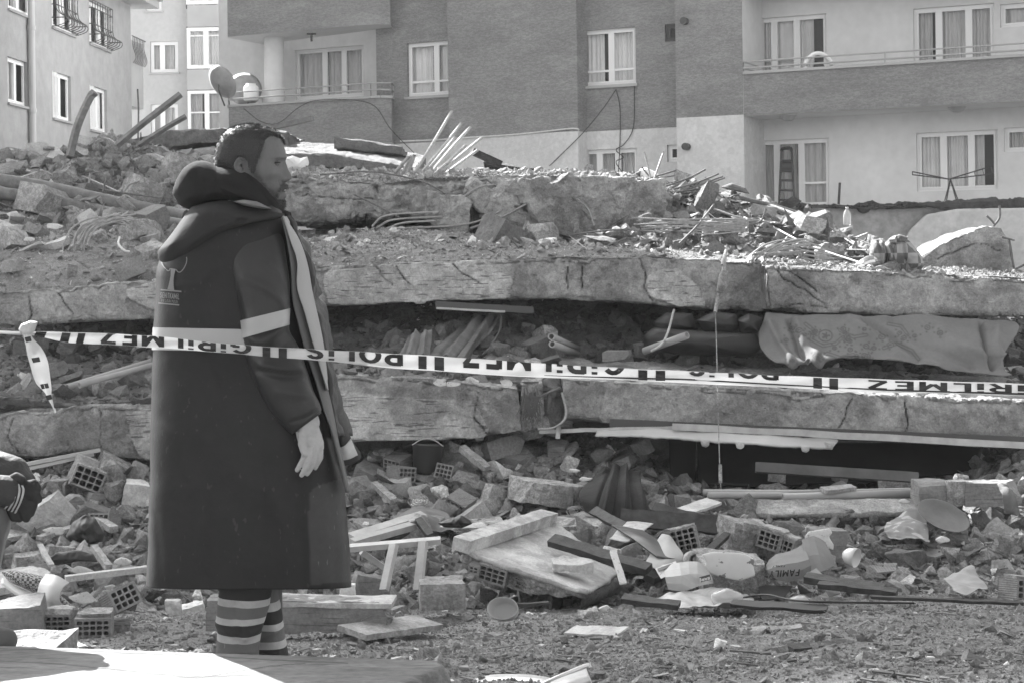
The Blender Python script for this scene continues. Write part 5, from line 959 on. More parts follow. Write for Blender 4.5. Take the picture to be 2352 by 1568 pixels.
pillow('coat_flap', [(752, 900), (768, 920), (785, 965), (812, 1015), (831, 1043), (826, 1056), (806, 1066), (786, 1070), (778, 1040), (766, 980)], DM - .02, .035, mat('flap fabric', .03, rough=.8, bump=[(14, .006)]), None, None, coat, c=(790, 1020), nr=14, nt=80, pw=.5)
patch('flap_patch', [[(780, 1027, DM - .066), (792, 1022, DM - .07), (806, 1006, DM - .055)], [(783, 1042, DM - .068), (797, 1036, DM - .072), (814, 1026, DM - .055)], [(786, 1056, DM - .062), (803, 1053, DM - .064), (822, 1044, DM - .045)]], 14, 14, refl_d, parent=coat, thick=.003)
# ---- emblem on the back of the coat
em = MB()
def onc(u, v, o=.006): return tuple(P(u, v, DM + float(coat_y(u, v)) - o - .006))
def esh(poly): em.add([onc(*q) for q in poly], [tuple(range(len(poly)))])
def ebar(p0, p1, w_, n=10):
    for i in range(n):
        a = [p0[k] + (p1[k] - p0[k]) * i / n for k in (0, 1)]; b = [p0[k] + (p1[k] - p0[k]) * (i + 1) / n for k in (0, 1)]; esh([(a[0], a[1]), (b[0], b[1]), (b[0], b[1] + w_), (a[0], a[1] + w_)])
OX, OY = 352.5, 585.6; q_ = lambda x, y: (OX + x / 11.92, OY + y / 11.92)
ebar(q_(195, 935), q_(765, 985), 3.4); ebar(q_(130, 1300), q_(705, 1355), 3.2)
lft = [q_(*a) for a in ((470, 365), (470, 560), (445, 700), (410, 840), (380, 945))]; rgt = [q_(*a) for a in ((610, 390), (570, 540), (548, 700), (550, 840), (570, 970))]
for i in range(4): esh([lft[i], rgt[i], rgt[i + 1], lft[i + 1]])
for pts in ([(620, 400), (650, 450), (700, 478), (760, 455), (830, 370), (890, 250), (912, 140), (905, 60)], [(460, 370), (430, 430), (390, 435), (350, 400)], [(340, 385), (290, 340), (240, 260), (215, 200)]):
    pp_ = cr_interp(np.array([q_(*a) for a in pts]), 24)
    for a, b in zip(pp_[:-1], pp_[1:]):
        t = (b - a) / np.hypot(*(b - a)); nn_ = np.array([-t[1], t[0]]) * 1.1; esh([tuple(a - nn_), tuple(b - nn_), tuple(b + nn_), tuple(a + nn_)])
for s, x0, x1, yb0, yb1, hh_ in (('ŞEHİTKAMİL', 178, 705, 1172, 1222, 150), ('BELEDİYESİ', 205, 660, 1282, 1328, 74)):
    V, Fc = strokes(s, .17, .08 if hh_ > 100 else .3)
    W_ = [onc(*q_(x0 + (x1 - x0) * x + y * 12, yb0 + (yb1 - yb0) * x - y * hh_), .006 + z) for x, y, z in V]; em.add(W_, Fc)
eo = em.build('emblem', print_m, coat); eo['label'] = 'printed tree emblem with two lines of lettering'
# ---- trousers with reflective rings, boots
def trouser(rows, bands, dy, T, par, seed):
    U, V, Y, sn = rings_px([(v, a, b, dy, T) for v, a, b in rows], 150, 64, 2.2, [([(rows[0][1] + 20, 1440), (rows[0][1] + 60, 1452), (rows[0][1] + 110, 1436)], 7, .012), ([(rows[0][1] + 10, 1492), (rows[0][1] + 60, 1482), (rows[0][1] + 110, 1490)], 7, .012), ([(rows[0][1] + 40, 1380), (rows[0][1] + 50, 1500)], 7, -.008)], seed=seed, amp=.032)
    U = U + fbm(np.stack([U * 0 + np.cos(np.linspace(0, 6.28, 64))[None], V * .02, Y * 3], -1), 1.2, 3, seed) * 3
    G = PN(U, VH + (V - VH) * DM / (DM + Y - dy), DM + Y); F_ = grid_faces(150, 64, cv=True); vm = V.ravel()[F_].mean(1); mi = np.zeros(len(F_), int)
    for lo, hi, k in bands: mi[(vm >= lo) & (vm < hi)] = k
    return obj('trouser_leg', G.reshape(-1, 3), F_, [tro_o, refl_d, tro_d], par, True, mi=mi)
tr = empty('trousers', P(570, 1200, DM)); tr.parent = man; tr.location = Vector(tr.location) - WL[man.name]
bn = [(1180, 1368, 2), (1368, 1384, 1), (1384, 1410, 0), (1410, 1425, 1), (1425, 1450, 2), (1450, 1466, 1), (1466, 1560, 0)]
trouser([(1180, 500, 630), (1357, 504, 624), (1392, 500, 617), (1420, 498, 610), (1432, 494, 606), (1445, 498, 602), (1480, 497, 596), (1535, 494, 592)], bn, -.07, .085, tr, 3)
bn2 = [(1180, 1373, 0), (1373, 1392, 1), (1392, 1420, 2), (1420, 1436, 1), (1436, 1462, 0), (1462, 1478, 1), (1478, 1560, 2)]
trouser([(1180, 530, 650), (1357, 552, 641), (1392, 560, 646), (1432, 562, 652), (1460, 562, 656), (1490, 560, 662), (1535, 556, 664)], bn2, .10, .085, tr, 8)
for (u, dy) in ((548, -.07), (612, .10)):
    V, Fc = blend_shape('b', [(sh(u - 8, 1515, dy), .045, sh(u, 1540, dy), .045), (sh(u - 10, 1546, dy), .042, sh(u + 85, 1552, dy), .036), (sh(u + 20, 1540, dy), .04, sh(u + 70, 1550, dy), .038)], None, vox=.008); obj('boot', V, Fc, boot_m, man, True)
# ================================================================== crouching person at the left edge
D2 = 5.55; m2 = empty('person', P(-110, 1490, D2), 'crouching person at the left edge with dark striped gloves and a pale trouser leg', 'person'); s2 = lambda u, v, y=0: tuple(P(u, v, D2 + y))
jack = mat('dark jacket', .028, rough=.7, bump=[(14, .012), (100, .001)]); jean = mat('faded trousers', .19, rough=.85, var=[(5, .12)], bump=[(12, .01)]); g_blk = mat('black knit glove', .022, rough=.85, bump=[(80, .002)])
bv, bf = blend_shape('b', [(s2(-470, 1250), .14, s2(-430, 980), .15), (s2(-430, 980), .09, s2(-400, 880), .07), (s2(-385, 820), .095, s2(-375, 850), .09), (s2(-470, 1260, -.1), .09, s2(-30, 1200, -.12), .07), (s2(-30, 1200, -.12), .065, s2(-60, 1440, -.12), .045), (s2(-470, 1260, .1), .09, s2(-60, 1190, .14), .07), (s2(-60, 1190, .14), .06, s2(-90, 1440, .12), .045),
    (s2(-410, 960, -.16), .06, s2(-190, 1120, -.18), .05), (s2(-190, 1120, -.18), .045, s2(40, 1130, -.06), .032), (s2(-410, 960, .16), .06, s2(-160, 1080, .18), .05), (s2(-160, 1080, .18), .045, s2(60, 1110, .02), .032)], None, vox=.012)
obj('body', bv, bf, skin, m2, True)
jv, jf = blend_shape('b', [(s2(-470, 1250), .165, s2(-430, 970), .18), (s2(-410, 960, -.16), .085, s2(-190, 1120, -.18), .075), (s2(-190, 1120, -.18), .07, s2(18, 1128, -.09), .052), (s2(-410, 960, .16), .085, s2(-150, 1040, .14), .08), (s2(-150, 1040, .14), .078, s2(28, 1085, .03), .058), (s2(28, 1085, .03), .055, s2(52, 1108, .01), .045)], None, vox=.009, smooth=4)
jv = jv + (fbm(jv * np.array([1, 1, 1]), 16, 3, 3) * .010)[:, None] * np.array([.3, -1, .4]); jo = obj('jacket', jv, jf, jack, m2, True)
pv, pf_ = blend_shape('b', [(s2(-470, 1260, -.1), .11, s2(-35, 1205, -.1), .082), (s2(-40, 1215, -.10), .08, s2(-75, 1450, -.12), .066), (s2(-470, 1260, .1), .11, s2(-60, 1190, .14), .085), (s2(-60, 1190, .14), .08, s2(-90, 1450, .12), .06)], None, vox=.011); obj('trousers', pv, pf_, jean, m2, True)
hd = [(s2(8, 1138, -.09), .040, s2(44, 1138, -.07), .038), (s2(30, 1122, -.07), .03, s2(52, 1128, -.06), .03), (s2(30, 1150, -.07), .03, s2(50, 1155, -.06), .028)]
for i, (a, b, c_) in enumerate((((56, 1116), (78, 1110), (86, 1122)), ((60, 1132), (82, 1136), (88, 1146)), ((56, 1150), (76, 1158), (70, 1178)), ((46, 1160), (58, 1176), (60, 1190)), ((34, 1162), (42, 1180), (44, 1190)), ((22, 1158), (28, 1176), (32, 1188)))):
    y = -.07 - .012 * (i % 2); hd += [(s2(*a, y), .0165, s2(*b, y - .01), .0155), (s2(*b, y - .01), .0155, s2(*c_, y - .004), .0135)]
hd += [(s2(14, 1112, -.08), .02, s2(38, 1096, -.09), .018), (s2(38, 1096, -.09), .018, s2(48, 1102, -.095), .017)]
hv, hf = blend_shape('g', hd, None, vox=.0042, smooth=3); go2 = obj('glove', hv, hf, g_blk, m2, True)
# light stripes knitted into the back of the glove
for i in range(4):
    L_ = [(30 + 9 * i, 1089 + 3 * i, 0), (33 + 9 * i, 1110, 0), (28 + 8.5 * i, 1135, 0), (17 + 8 * i, 1152 + 3 * i, 0)]; a = cr_interp(np.array([(u - 6, v + 16) for u, v, _ in L_], float), 14)
    W1 = [s2(u - 2.2, v, -.128 + .0006 * abs(v - 1140)) for u, v in a]; W2 = [s2(u + 2.2, v, -.128 + .0006 * abs(v - 1140)) for u, v in a]
    obj('stripe', W1 + W2, [(k, k + 1, k + 15, k + 14) for k in range(13)], refl_d, go2, False, thick=.004)
for (u, dy) in ((-52, -.12), (-80, .12)):
    V, Fc = blend_shape('b', [(s2(u - 8, 1440, dy), .05, s2(u - 4, 1470, dy), .05), (s2(u - 5, 1472, dy), .05, s2(u + 62, 1470, dy), .042)], None, vox=.008); obj('boot', V, Fc, mat('dusty boot', .08, rough=.7, bump=[(40, .003)]), m2, True)
tag(obj('mound', *(lambda V, F_: (xf(V, frame(P(-150, 1545, 5.6))), F_))(*cut_block((.8, .5, .16), 77, 5, .06, .02)), mortar, None, False), 'lump of mortar under the boots of the crouching person', 'mortar lump')
chunk(75, 1470, 5.9, (.17, .14, .035), (3, 2, 8), 'small flat sunlit slab by the boot at the left edge', name='slab_fragment', cat='fragment', m=plas, seed=5, cuts=3)
# ================================================================== warning tape
tape_m = mat('white tape plastic', .42, var=[(5, .12)], rough=.4, spec=.4, backlit=.12, bump=[(14, .004)]); ink = mat('black tape ink', .015, rough=.4)
UP = np.array([(-60, 757), (30, 760), (80, 761.5), (200, 763.6), (353, 771), (520, 789.6), (667, 799), (784, 805), (1017, 818), (1251, 834.6), (1451, 846), (1568, 851), (1768, 861), (1968, 868), (2352, 880), (2440, 883)], float)
LOW = np.array([(-60, 764), (30, 768), (80, 771), (147, 786), (300, 794.6), (450, 804.6), (667, 823), (784, 831), (934, 844.6), (1117, 858), (1284, 866), (1568, 875), (1801, 888), (2035, 899), (2352, 907), (2440, 909)], float)
TD = np.array([(-60, 5.05), (100, 5.15), (700, 5.25), (1176, 5.6), (2440, 6.7)], float)
def tape_p(u, t, off=0):
    a, b, d = np.interp(u, UP[:, 0], UP[:, 1]), np.interp(u, LOW[:, 0], LOW[:, 1]), np.interp(u, TD[:, 0], TD[:, 1]); v = a + (b - a) * t + np.sin(u / 23.) * .5
    wv = .010 * np.sin(u / 47. + t * 2) * np.sin(math.pi * np.clip(t, 0, 1)) + .006 * np.sin(u / 13.) * (t - .5)
    return PN(u, v, d + wv - off)
uu = np.linspace(-60, 2440, 420); tt = np.linspace(0, 1, 9); Ug, Tg = np.meshgrid(uu, tt, indexing='ij'); G = tape_p(Ug, Tg)
tp = obj('warning_tape', G.reshape(-1, 3), grid_faces(420, 9), tape_m, None, True); tag(tp, 'white police tape with upside down black lettering stretched across the whole picture', 'tape')
# folded lower lip
uu = np.linspace(690, 2440, 240); G = []
for t in np.linspace(0, 1, 5):
    lo = np.interp(uu, LOW[:, 0], LOW[:, 1]) - 4 + t * np.interp(uu, [690, 900, 1300, 1560, 1850, 2440], [3, 7, 5, 7, 6, 4]); G.append(PN(uu, lo + np.sin(uu / 60) * 1.0, np.interp(uu, TD[:, 0], TD[:, 1]) + .012 + .01 * t))
obj('tape_fold', np.array(G).reshape(-1, 3), grid_faces(5, 240), tape_m, tp, True)
uu = np.linspace(1250, 2440, 160); G = [PN(uu, np.interp(uu, LOW[:, 0], LOW[:, 1]) - np.interp(uu, [1250, 1600, 2440], [4, 7, 5]) + t * np.interp(uu, [1250, 1450, 1900, 2440], [1, 4, 3, 5]), np.interp(uu, TD[:, 0], TD[:, 1]) - .006) for t in (0, 1)]
obj('fold_shadow_line', np.array(G).reshape(-1, 3), grid_faces(2, 160), ink, tp, True)
def tape_text(s, uR, uL, ytop, ybot, clip0, clip1, lean=0):
    """lettering turned upside down: first letter on the right. ytop / ybot: tape position of cap line and base line"""
    y0 = (clip0 - ybot) / (ytop - ybot); V, Fc = strokes(s, .2, .12, y0 if y0 > 0 else None)
    u = uR + (uL - uR) * V[:, 0] + lean * V[:, 1]; t = ybot + (ytop - ybot) * V[:, 1]; obj('lettering', tape_p(u, np.minimum(t, .99), .003 + V[:, 2]), Fc, ink, tp, False)
def tape_bar(u0, u1, t0=.06, t1=1.0, lean=4):
    a = np.linspace(t0, t1, 4); G = np.array([[u + lean * t for t in a] for u in (u0, u1)]); obj('tape_bar', tape_p(G, np.array([a, a]), .003).reshape(-1, 3), grid_faces(2, 4), ink, tp, False)
tape_text('GİRİLMEZ', 577, 228, .92, -.42, .02, 1); tape_text('POLİS', 927, 702, .86, -.5, .02, 1)
tape_text('GİRİLMEZ', 1434, 1060, .62, -1.3, .0, 1); tape_text('POLİS', 1790, 1580, .40, -1.1, .0, 1); tape_text('GİRİLMEZ', 2425, 1990, .82, .12, .12, 1)
for a, b in ((84, 108), (143, 163), (180, 197), (603, 621), (640, 659), (961, 980), (998, 1020), (1466, 1487), (1506, 1528), (1868, 1888), (1905, 1925)): tape_bar(a, b, lean=-6 if a < 250 else 0)
# knot and hanging end
pillow('knot', [(42, 757), (48, 745), (62, 740), (70, 736), (88, 739), (84, 748), (80, 760), (66, 772), (52, 770)], 5.13, .022, tape_m, None, None, tp, c=(64, 756), nr=12, nt=60, noise=.02, fs=30)
patch('tape_end', [[(52, 768, 5.12), (60, 790, 5.11), (68, 830, 5.1), (84, 872, 5.1), (104, 905, 5.1), (125, 948, 5.1)], [(60, 768, 5.09), (76, 800, 5.08), (84, 835, 5.09), (98, 880, 5.08), (110, 912, 5.08), (127, 947, 5.1)], [(70, 768, 5.12), (92, 798, 5.12), (108, 830, 5.12), (114, 870, 5.11), (120, 905, 5.11), (128, 946, 5.11)]], 60, 16, tape_m, parent=tp, thick=0, amp=.01, fs=12)
for (v0, u0, w_) in ((822, 78, 16), (882, 98, 16), (908, 110, 11), (775, 62, 12)):
    patch('tape_bar', [[(u0 - 6, v0, 5.07), (u0 + w_ - 4, v0 - 3, 5.085)], [(u0 - 2, v0 + 11, 5.07), (u0 + w_ - 1, v0 + 8, 5.085)]], 4, 4, ink, parent=tp, thick=0)
# ================================================================== debris in front of the ruin
def dh(v): return float(np.interp(v, [1040, 1110, 1200, 1290, 1365, 1420, 1462, 1504, 1568], [16.0, 15.2, 14.2, 13.2, 12.4, 10.6, 9.0, 7.5, 6.0]))
def shard(u, v, a, b):
    q = random.Random(int(u * 3 + v)); n = q.randint(5, 9); t0 = q.uniform(0, 6); return [(u + a * q.uniform(.55, 1.1) * math.cos(t0 + k * 6.283 / n), v + b * q.uniform(.5, 1.15) * math.sin(t0 + k * 6.283 / n)) for k in range(n)]
# -- big tilted piece of wall with a raised lip and open brick cells
tw2 = empty('wall_fragment', P(1240, 1370, 11.7), 'large tilted plastered wall piece with a raised lip and open brick cells', 'wall fragment')
topm = mat('smooth screed', .32, var=[(2, .2), (4, .12, 1), (12, .15), (60, .2)], bump=[(60, .002)])
C = [[(1065, 1262, 11.55), (1130, 1292, 11.4), (1240, 1330, 11.25), (1345, 1362, 11.15)], [(1120, 1240, 12.0), (1200, 1265, 11.9), (1290, 1298, 11.75), (1385, 1345, 11.6)], [(1265, 1205, 12.7), (1310, 1225, 12.6), (1360, 1270, 12.4), (1420, 1318, 12.1)]]
patch('top_face', C, 70, 50, topm, parent=tw2, thick=.03, amp=.012, fs=5, tear=.03)
fc = np.array([(1062, 1262, 1290), (1100, 1280, 1315), (1140, 1297, 1340), (1200, 1318, 1360), (1260, 1338, 1366), (1345, 1366, 1372)], float); uu = np.linspace(1062, 1345, 120); G = []
for t in np.linspace(0, 1, 26):
    v = np.interp(uu, fc[:, 0], fc[:, 1]) * (1 - t) + np.interp(uu, fc[:, 0], fc[:, 2]) * t; G.append(PN(uu, v, np.interp(uu, [1062, 1345], [11.52, 11.1]) + .05 * t + .02))
G = np.array(G); G = G + fbm(G, 8, 4, 3)[..., None] * np.array([0, .05, .02]); obj('broken_edge', G.reshape(-1, 3), grid_faces(26, 120), mortar, tw2, True)
for (u, v, rz, nx, nz, W_, H_) in ((1135, 1316, 14, 4, 3, .20, .115), (1208, 1343, 18, 3, 2, .14, .07), (1093, 1304, 10, 2, 2, .08, .06)):
    V, Fc = hollow_vf(W_, H_, .1, nx, nz); obj('brick_cells', xf(V, frame(P(u, v, 11.42), 4, rz, -18)), Fc, brick, tw2, False)
V, Fc = plank_vf(P(1060, 1250, 11.5), P(1262, 1185, 12.75), .13, .085, R(12), n=30, rough=.012); obj('lip', V, Fc, topm, tw2, False)
C = [[(1420, 1320, 12.05), (1425, 1335, 12), (1418, 1362, 12)], [(1385, 1345, 11.7), (1390, 1362, 11.7), (1370, 1385, 11.8)], [(1345, 1364, 11.2), (1340, 1378, 11.3), (1330, 1392, 11.5)]]
patch('side_face', C, 20, 30, conc_d, parent=tw2, thick=.02, amp=.03, fs=8)
chunk(1313, 1297, 11.5, (.27, .16, .055), (8, 4, 5), 'white topped tile lying on the large tilted wall piece', name='tile_fragment', cat='tile', m=plas, cuts=4)
# -- slabs and blocks
def blk(u, v, dims, rot, lab, dd=-.15, **k): return chunk(u, v, dh(v) + dd, dims, rot, lab, **k)
blk(1085, 1232, (.50, .3, .24), (2, -3, 8), 'broken masonry block with a white top behind the aluminium frame', m=mortar, cuts=3, dd=-.1)
patch('paper_sheet', [[(1020, 1196, 13.4), (1060, 1200, 13.3), (1110, 1198, 13.3)], [(1010, 1208, 13.2), (1060, 1212, 13.15), (1125, 1212, 13.2)]], 20, 8, plas, 'torn pale sheet lying on the broken masonry block', 'sheet', amp=.02)
chunk(1255, 1130, 14.4, (.62, .35, .18), (0, 9, 6), 'long ribbed concrete beam piece left of the dark hanging cloth', name='beam_fragment', cat='beam', m=mortar, cuts=3, seed=91)
blk(1330, 1232, (.95, .4, .26), (4, -2, -5), 'wide concrete piece lying behind the large tilted wall piece', name='beam_fragment', cat='beam', cuts=3, dd=-.05)
beam = chunk(690, 1406, 8.95, (.95, .22, .16), (0, 1, -3), 'grooved concrete beam lying behind the legs of the standing man', name='beam_fragment', cat='beam', m=brick, cuts=2, seed=17)
V, Fc = cut_block((.94, .24, .022), 31, 3, .04, .006); obj('plaster_top', xf(V, frame(P(700, 1378, 8.95), 0, 1, -3)), Fc, plas, beam, False)
chunk(862, 1412, 8.9, (.16, .13, .10), (20, 25, 10), 'rounded grey chunk at the right end of the grooved beam', cuts=6, seed=18)
plank((808, 1452, 8.6), (985, 1428, 9.1), .20, .03, 'flat grey board lying on the ground below the grooved beam', name='wooden_board', roll=R(8))
blk(1672, 1308, (.42, .34, .22), (8, -2, 6), 'broken block with a speckled white marble top in the right foreground', dd=-1.3, m=mortar, cuts=4, seed=33)
spk = mat('speckled marble', .5, rough=.5, var=[(8, .05)], marks=((18, 18, 18), .60, .3))
pillow('marble_slab', [(1612, 1272), (1640, 1266), (1690, 1268), (1715, 1272), (1733, 1284), (1731, 1300), (1735, 1322), (1700, 1333), (1660, 1326), (1625, 1314), (1614, 1308), (1622, 1290)], 11.38, .02, spk, 'speckled white marble slab on top of the broken block', 'marble slab', c=(1675, 1298), pw=.15, nr=10)
blk(1895, 1248, (.26, .22, .23), (0, 4, 12), 'ribbed brick piece carrying a white plaster plate right of the carton', dd=-.9, m=brick, cuts=3, seed=35)
pillow('plaster_plate', [(1848, 1232), (1856, 1220), (1880, 1216), (1905, 1212), (1912, 1222), (1904, 1232), (1915, 1250), (1914, 1262), (1885, 1254), (1850, 1244)], 12.35, .025, whit, 'white plaster plate on the ribbed brick piece', 'plaster plate', c=(1882, 1236), pw=.15, nr=10)
# group of bricks held by mortar, right of centre
bg1 = chunk(1720, 1230, 12.75, (.42, .26, .22), (6, 10, 22), 'mass of mortared bricks lying on its side above the marble block', name='brick_cluster', cat='brick cluster', m=mortar, cuts=3, seed=37)
hbrick(1777, 1238, 12.55, (-4, 14, -28), None, parent=bg1); hbrick(1812, 1256, 12.5, (-4, 16, -28), None, W=.12, nx=3, parent=bg1)
bg2 = hbrick(1566, 1240, 12.3, (-8, -14, -10), 'hollow brick with a torn corner between the dark boards', W=.24, H=.17, nx=5, nz=4)
hbrick(2342, 1352, 11.4, (-6, 8, 24), 'hollow brick cut off by the right edge of the view', W=.2, H=.14)
hbrick(276, 1377, 9.9, (-20, -18, 32), 'hollow brick tipped on its corner behind the pair of bricks', W=.17, H=.13)
h1 = hbrick(133, 1430, 9.85, (0, 0, 3), 'left hollow brick of the mortared pair in the left foreground', nx=5, nz=4); h2 = hbrick(217, 1438, 9.6, (2, 1, 8), 'right hollow brick of the mortared pair in the left foreground', nx=5, nz=4, W=.2)
chunk(275, 1442, 9.9, (.12, .14, .1), (0, 5, 10), 'mortar lump with ribbed brick on the right of the brick pair', m=brick, cuts=4, seed=19, name='brick_fragment', cat='brick')
chunk(38, 1418, 9.7, (.30, .26, .18), (4, -4, 10), 'pale topped brick block at the left edge below the checked cushion', m=brick, cuts=3, seed=21, name='brick_block', cat='brick'); 
chunk(45, 1330, 11, (.4, .3, .05), (14, -6, 10), 'flat grey plate behind the checked cushion', cuts=3, seed=23, name='plate_fragment', cat='fragment', m=plas)
# left of the coat
hbrick(200, 1100, 14.6, (-10, 24, 20), 'hollow brick lying slanted under the lower left slab', W=.26, H=.18, L=.25)
for (u, v, dm, rt_, lab, mm) in ((185, 1100, (.22, .08, .42), (0, 22, 10), 'tall pale plaster plate leaning under the lower left slab', plas), (262, 1090, (.34, .3, .26), (10, 30, 20), 'dark angular block leaning against the pale plate', mortar), (318, 1148, (.26, .2, .3), (5, 10, 10), 'smooth grey block touching the back of the coat', plas), (160, 1172, (.30, .16, .2), (10, -38, 20), 'ribbed brick wreck below the gloves of the crouching person', brick),
        (100, 1195, (.5, .1, .3), (20, -34, 10), 'slanting plaster board behind the gloves of the crouching person', plas), (215, 1190, (.3, .2, .2), (0, 20, 0), 'dark ribbed wreck beside the black bag', conc_d), (245, 1150, (.34, .12, .12), (0, 12, 20), 'ribbed tile piece below the dark angular block', brick), (135, 1275, (.22, .2, .16), (0, 10, 30), 'round rough lump of concrete above the checked cushion', mortar), (60, 1290, (.2, .2, .12), (0, 0, 30), 'rough lump of mortar above the end of the cushion', mortar)):
    blk(u, v, dm, rt_, lab, m=mm, dd=-.25, cuts=4)
pillow('plastic_bag', [(150, 1235), (165, 1200), (195, 1180), (220, 1190), (240, 1225), (236, 1250), (200, 1248), (165, 1245)], 13.4, .12, black, 'black plastic bag lying in the rubble behind the coat', 'bag', noise=.1, fs=9, c=(195, 1218))
pillow('rubber_sheet', [(100, 1290), (130, 1268), (180, 1262), (215, 1272), (225, 1290), (180, 1288), (130, 1298)], 12.7, .06, black, 'black rubber sheet between pale fragments left of the coat', 'rubber sheet', noise=.06, fs=9)
for (a, b, wd, th_, lab, mm) in (((150, 1328, 12), (338, 1305, 12.2), .07, .04, 'long pale batten lying left of the coat hem', plas), ((215, 1255, 12.6), (250, 1302, 12.3), .05, .04, 'short batten leaning on the long pale batten', wood), ((92, 1250, 12.8), (118, 1298, 12.5), .04, .02, 'narrow pale splinter standing behind the cushion', plas), ((168, 1210, 13.8), (90, 1235, 13.6), .1, .03, 'grey slat below the gloves', wood), ((185, 1165, 14.2), (262, 1215, 13.6), .07, .05, 'narrow dark slat pointing at the black bag', wood),
        ((60, 1065, 15.0), (230, 1032, 15.2), .05, .03, 'upper thin trim strip under the lower left slab', rail), ((60, 1076, 15.0), (215, 1042, 15.2), .05, .03, 'lower thin trim strip under the lower left slab', rail), ((130, 1458, 9.2), (190, 1490, 8.4), .035, .03, 'short pipe like stick below the hollow bricks', wood)):
    plank(a, b, wd, th_, lab, m=mm)
for (u, v, s, lab) in ((130, 1218, .22, 'curled white shard upright among rubble left of the coat'), (190, 1310, .2, 'flat white tile left of the coat hem'), (190, 1372, .26, 'broad white plate lying above the tipped brick'), (285, 1290, .18, 'small white plate close to the coat hem'), (250, 1352, .18, 'white flake beside the hem of the coat'), (60, 1355, .2, 'dull plate beneath the cushion')):
    pillow('plaster_shard', shard(u, v, s * 150, s * 62), dh(v) - .35, .010, whit, lab, 'plaster shard', pw=.1, noise=.02, nr=8, nt=40)
chunk(398, 1392, 8.9, (.07, .06, .065), (0, 0, 0), 'small round pale stone left of the striped trousers', name='round_stone', cat='stone', cuts=7, m=plas)
chunk(432, 1395, 9.1, (.16, .12, .03), (4, -12, 10), 'white tile piece just left of the striped trousers', name='tile_fragment', cat='tile', cuts=3, m=whit)
# -- white shell with checked cushion
bs = empty('baby_seat', P(90, 1400, 10.6), 'white plastic carrier shell with a checked cushion lying on its side at the left', 'baby seat'); check = mat('checked cloth', .30, rough=.9, checker=(62, .06), st=(1, 1, 1))
shellm = mat('white shell plastic', .42, rough=.35, var=[(3, .08)])
V, Fc = pillow_vf([(2, 1312), (30, 1308), (80, 1318), (115, 1326), (130, 1335), (110, 1362), (98, 1372), (60, 1352), (20, 1335)], 10.5, .1, nr=14, noise=.02, c=(70, 1336)); obj('cushion', V, Fc, check, bs)
V, Fc = pillow_vf([(130, 1360), (150, 1375), (172, 1396), (178, 1404), (160, 1404), (140, 1388), (132, 1372)], 10.55, .05, nr=10); obj('cushion', V, Fc, check, bs)
patch('shell', [[(5, 1328, 10.42), (40, 1348, 10.4), (85, 1368, 10.38), (120, 1378, 10.35), (165, 1408, 10.4)], [(6, 1340, 10.3), (40, 1365, 10.28), (85, 1385, 10.26), (120, 1398, 10.25), (160, 1412, 10.35)], [(20, 1352, 10.4), (60, 1378, 10.4), (100, 1396, 10.4), (130, 1408, 10.4), (160, 1416, 10.45)]], 50, 16, shellm, parent=bs, thick=.01)
patch('band', [[(106, 1318, 10.4), (130, 1322, 10.32), (158, 1338, 10.34)], [(92, 1340, 10.3), (120, 1348, 10.22), (142, 1352, 10.26)], [(88, 1366, 10.3), (112, 1376, 10.2), (136, 1374, 10.24)], [(96, 1385, 10.36), (120, 1396, 10.28), (150, 1400, 10.3)]], 20, 40, shellm, parent=bs, thick=.012)
# -- aluminium frame
fr = empty('aluminium_frame', P(900, 1370, 10.4), 'white aluminium frame standing in the debris right of the coat', 'frame'); alu = mat('white painted aluminium', .32, rough=.5, var=[(8, .2)])
for n_, a, b in (('crossbar', (800, 1258, 10.5), (1012, 1240, 10.5)), ('leg', (905, 1250, 10.45), (882, 1355, 10.3)), ('leg', (972, 1244, 10.45), (960, 1355, 10.3)), ('leg', (975, 1330, 10.6), (985, 1375, 10.3)), ('brace', (830, 1266, 10.6), (885, 1305, 10.7))):
    V, Fc = plank_vf(P(*a), P(*b), .05 if n_ != 'brace' else .03, .035, R(15), rough=.001); obj(n_, V, Fc, alu, fr, False)
for a, b, wd, lab, mm in (((805, 1235, 11.6), (972, 1184, 12.2), .07, 'upper pale window profile slanting up right behind the aluminium frame', alu), ((808, 1246, 11.5), (950, 1206, 12.0), .05, 'lower grey window profile behind the aluminium frame', alu), ((880, 1250, 11.8), (965, 1196, 12.1), .05, 'dark slat leaning on the window profiles', wood_d), ((962, 1194, 12.0), (990, 1232, 11.8), .05, 'short dark slat crossing the window profiles', wood_d)):
    plank(a, b, wd, .05, lab, name='window_profile', cat='profile', m=mm, roll=R(20))
chunk(940, 1222, 12.1, (.30, .2, .2), (10, -20, 10), 'rounded grey masonry piece under the window profiles', cuts=5, seed=41)
chunk(1015, 1360, 10.3, (.26, .2, .15), (4, 0, 6), 'wood grained box like block below the aluminium frame', name='wooden_block', cat='block', cuts=2, m=wood, seed=43); chunk(850, 1350, 10.6, (.22, .1, .16), (4, 14, 14), 'ribbed brick plate at the right edge of the coat hem', name='brick_fragment', cat='brick', cuts=3, m=brick, seed=45)
chunk(800, 1362, 9.6, (.07, .07, .1), (0, 0, 0), 'small white block right of the coat hem', m=whit, seed=47, name='plaster_block', cat='block', cuts=3)
# -- plastic basin
t = empty('plastic_basin', P(1155, 1418, 9.7), 'oval pale plastic basin tipped towards us on the gravel', 'basin'); M = frame(P(1156, 1398, 9.75), 62, 0, -14) @ Matrix.Scale(.72, 4, (0, 1, 0)) @ Matrix.Rotation(R(-25), 4, 'Z')
lathe('shell', [(.001, -.055), (.06, -.055), (.075, -.045), (.088, .02), (.092, .022), (.09, .014), (.08, -.05), (.062, -.062), (.001, -.062)], M, mat('pale basin plastic', .36, rough=.45), t, 40)
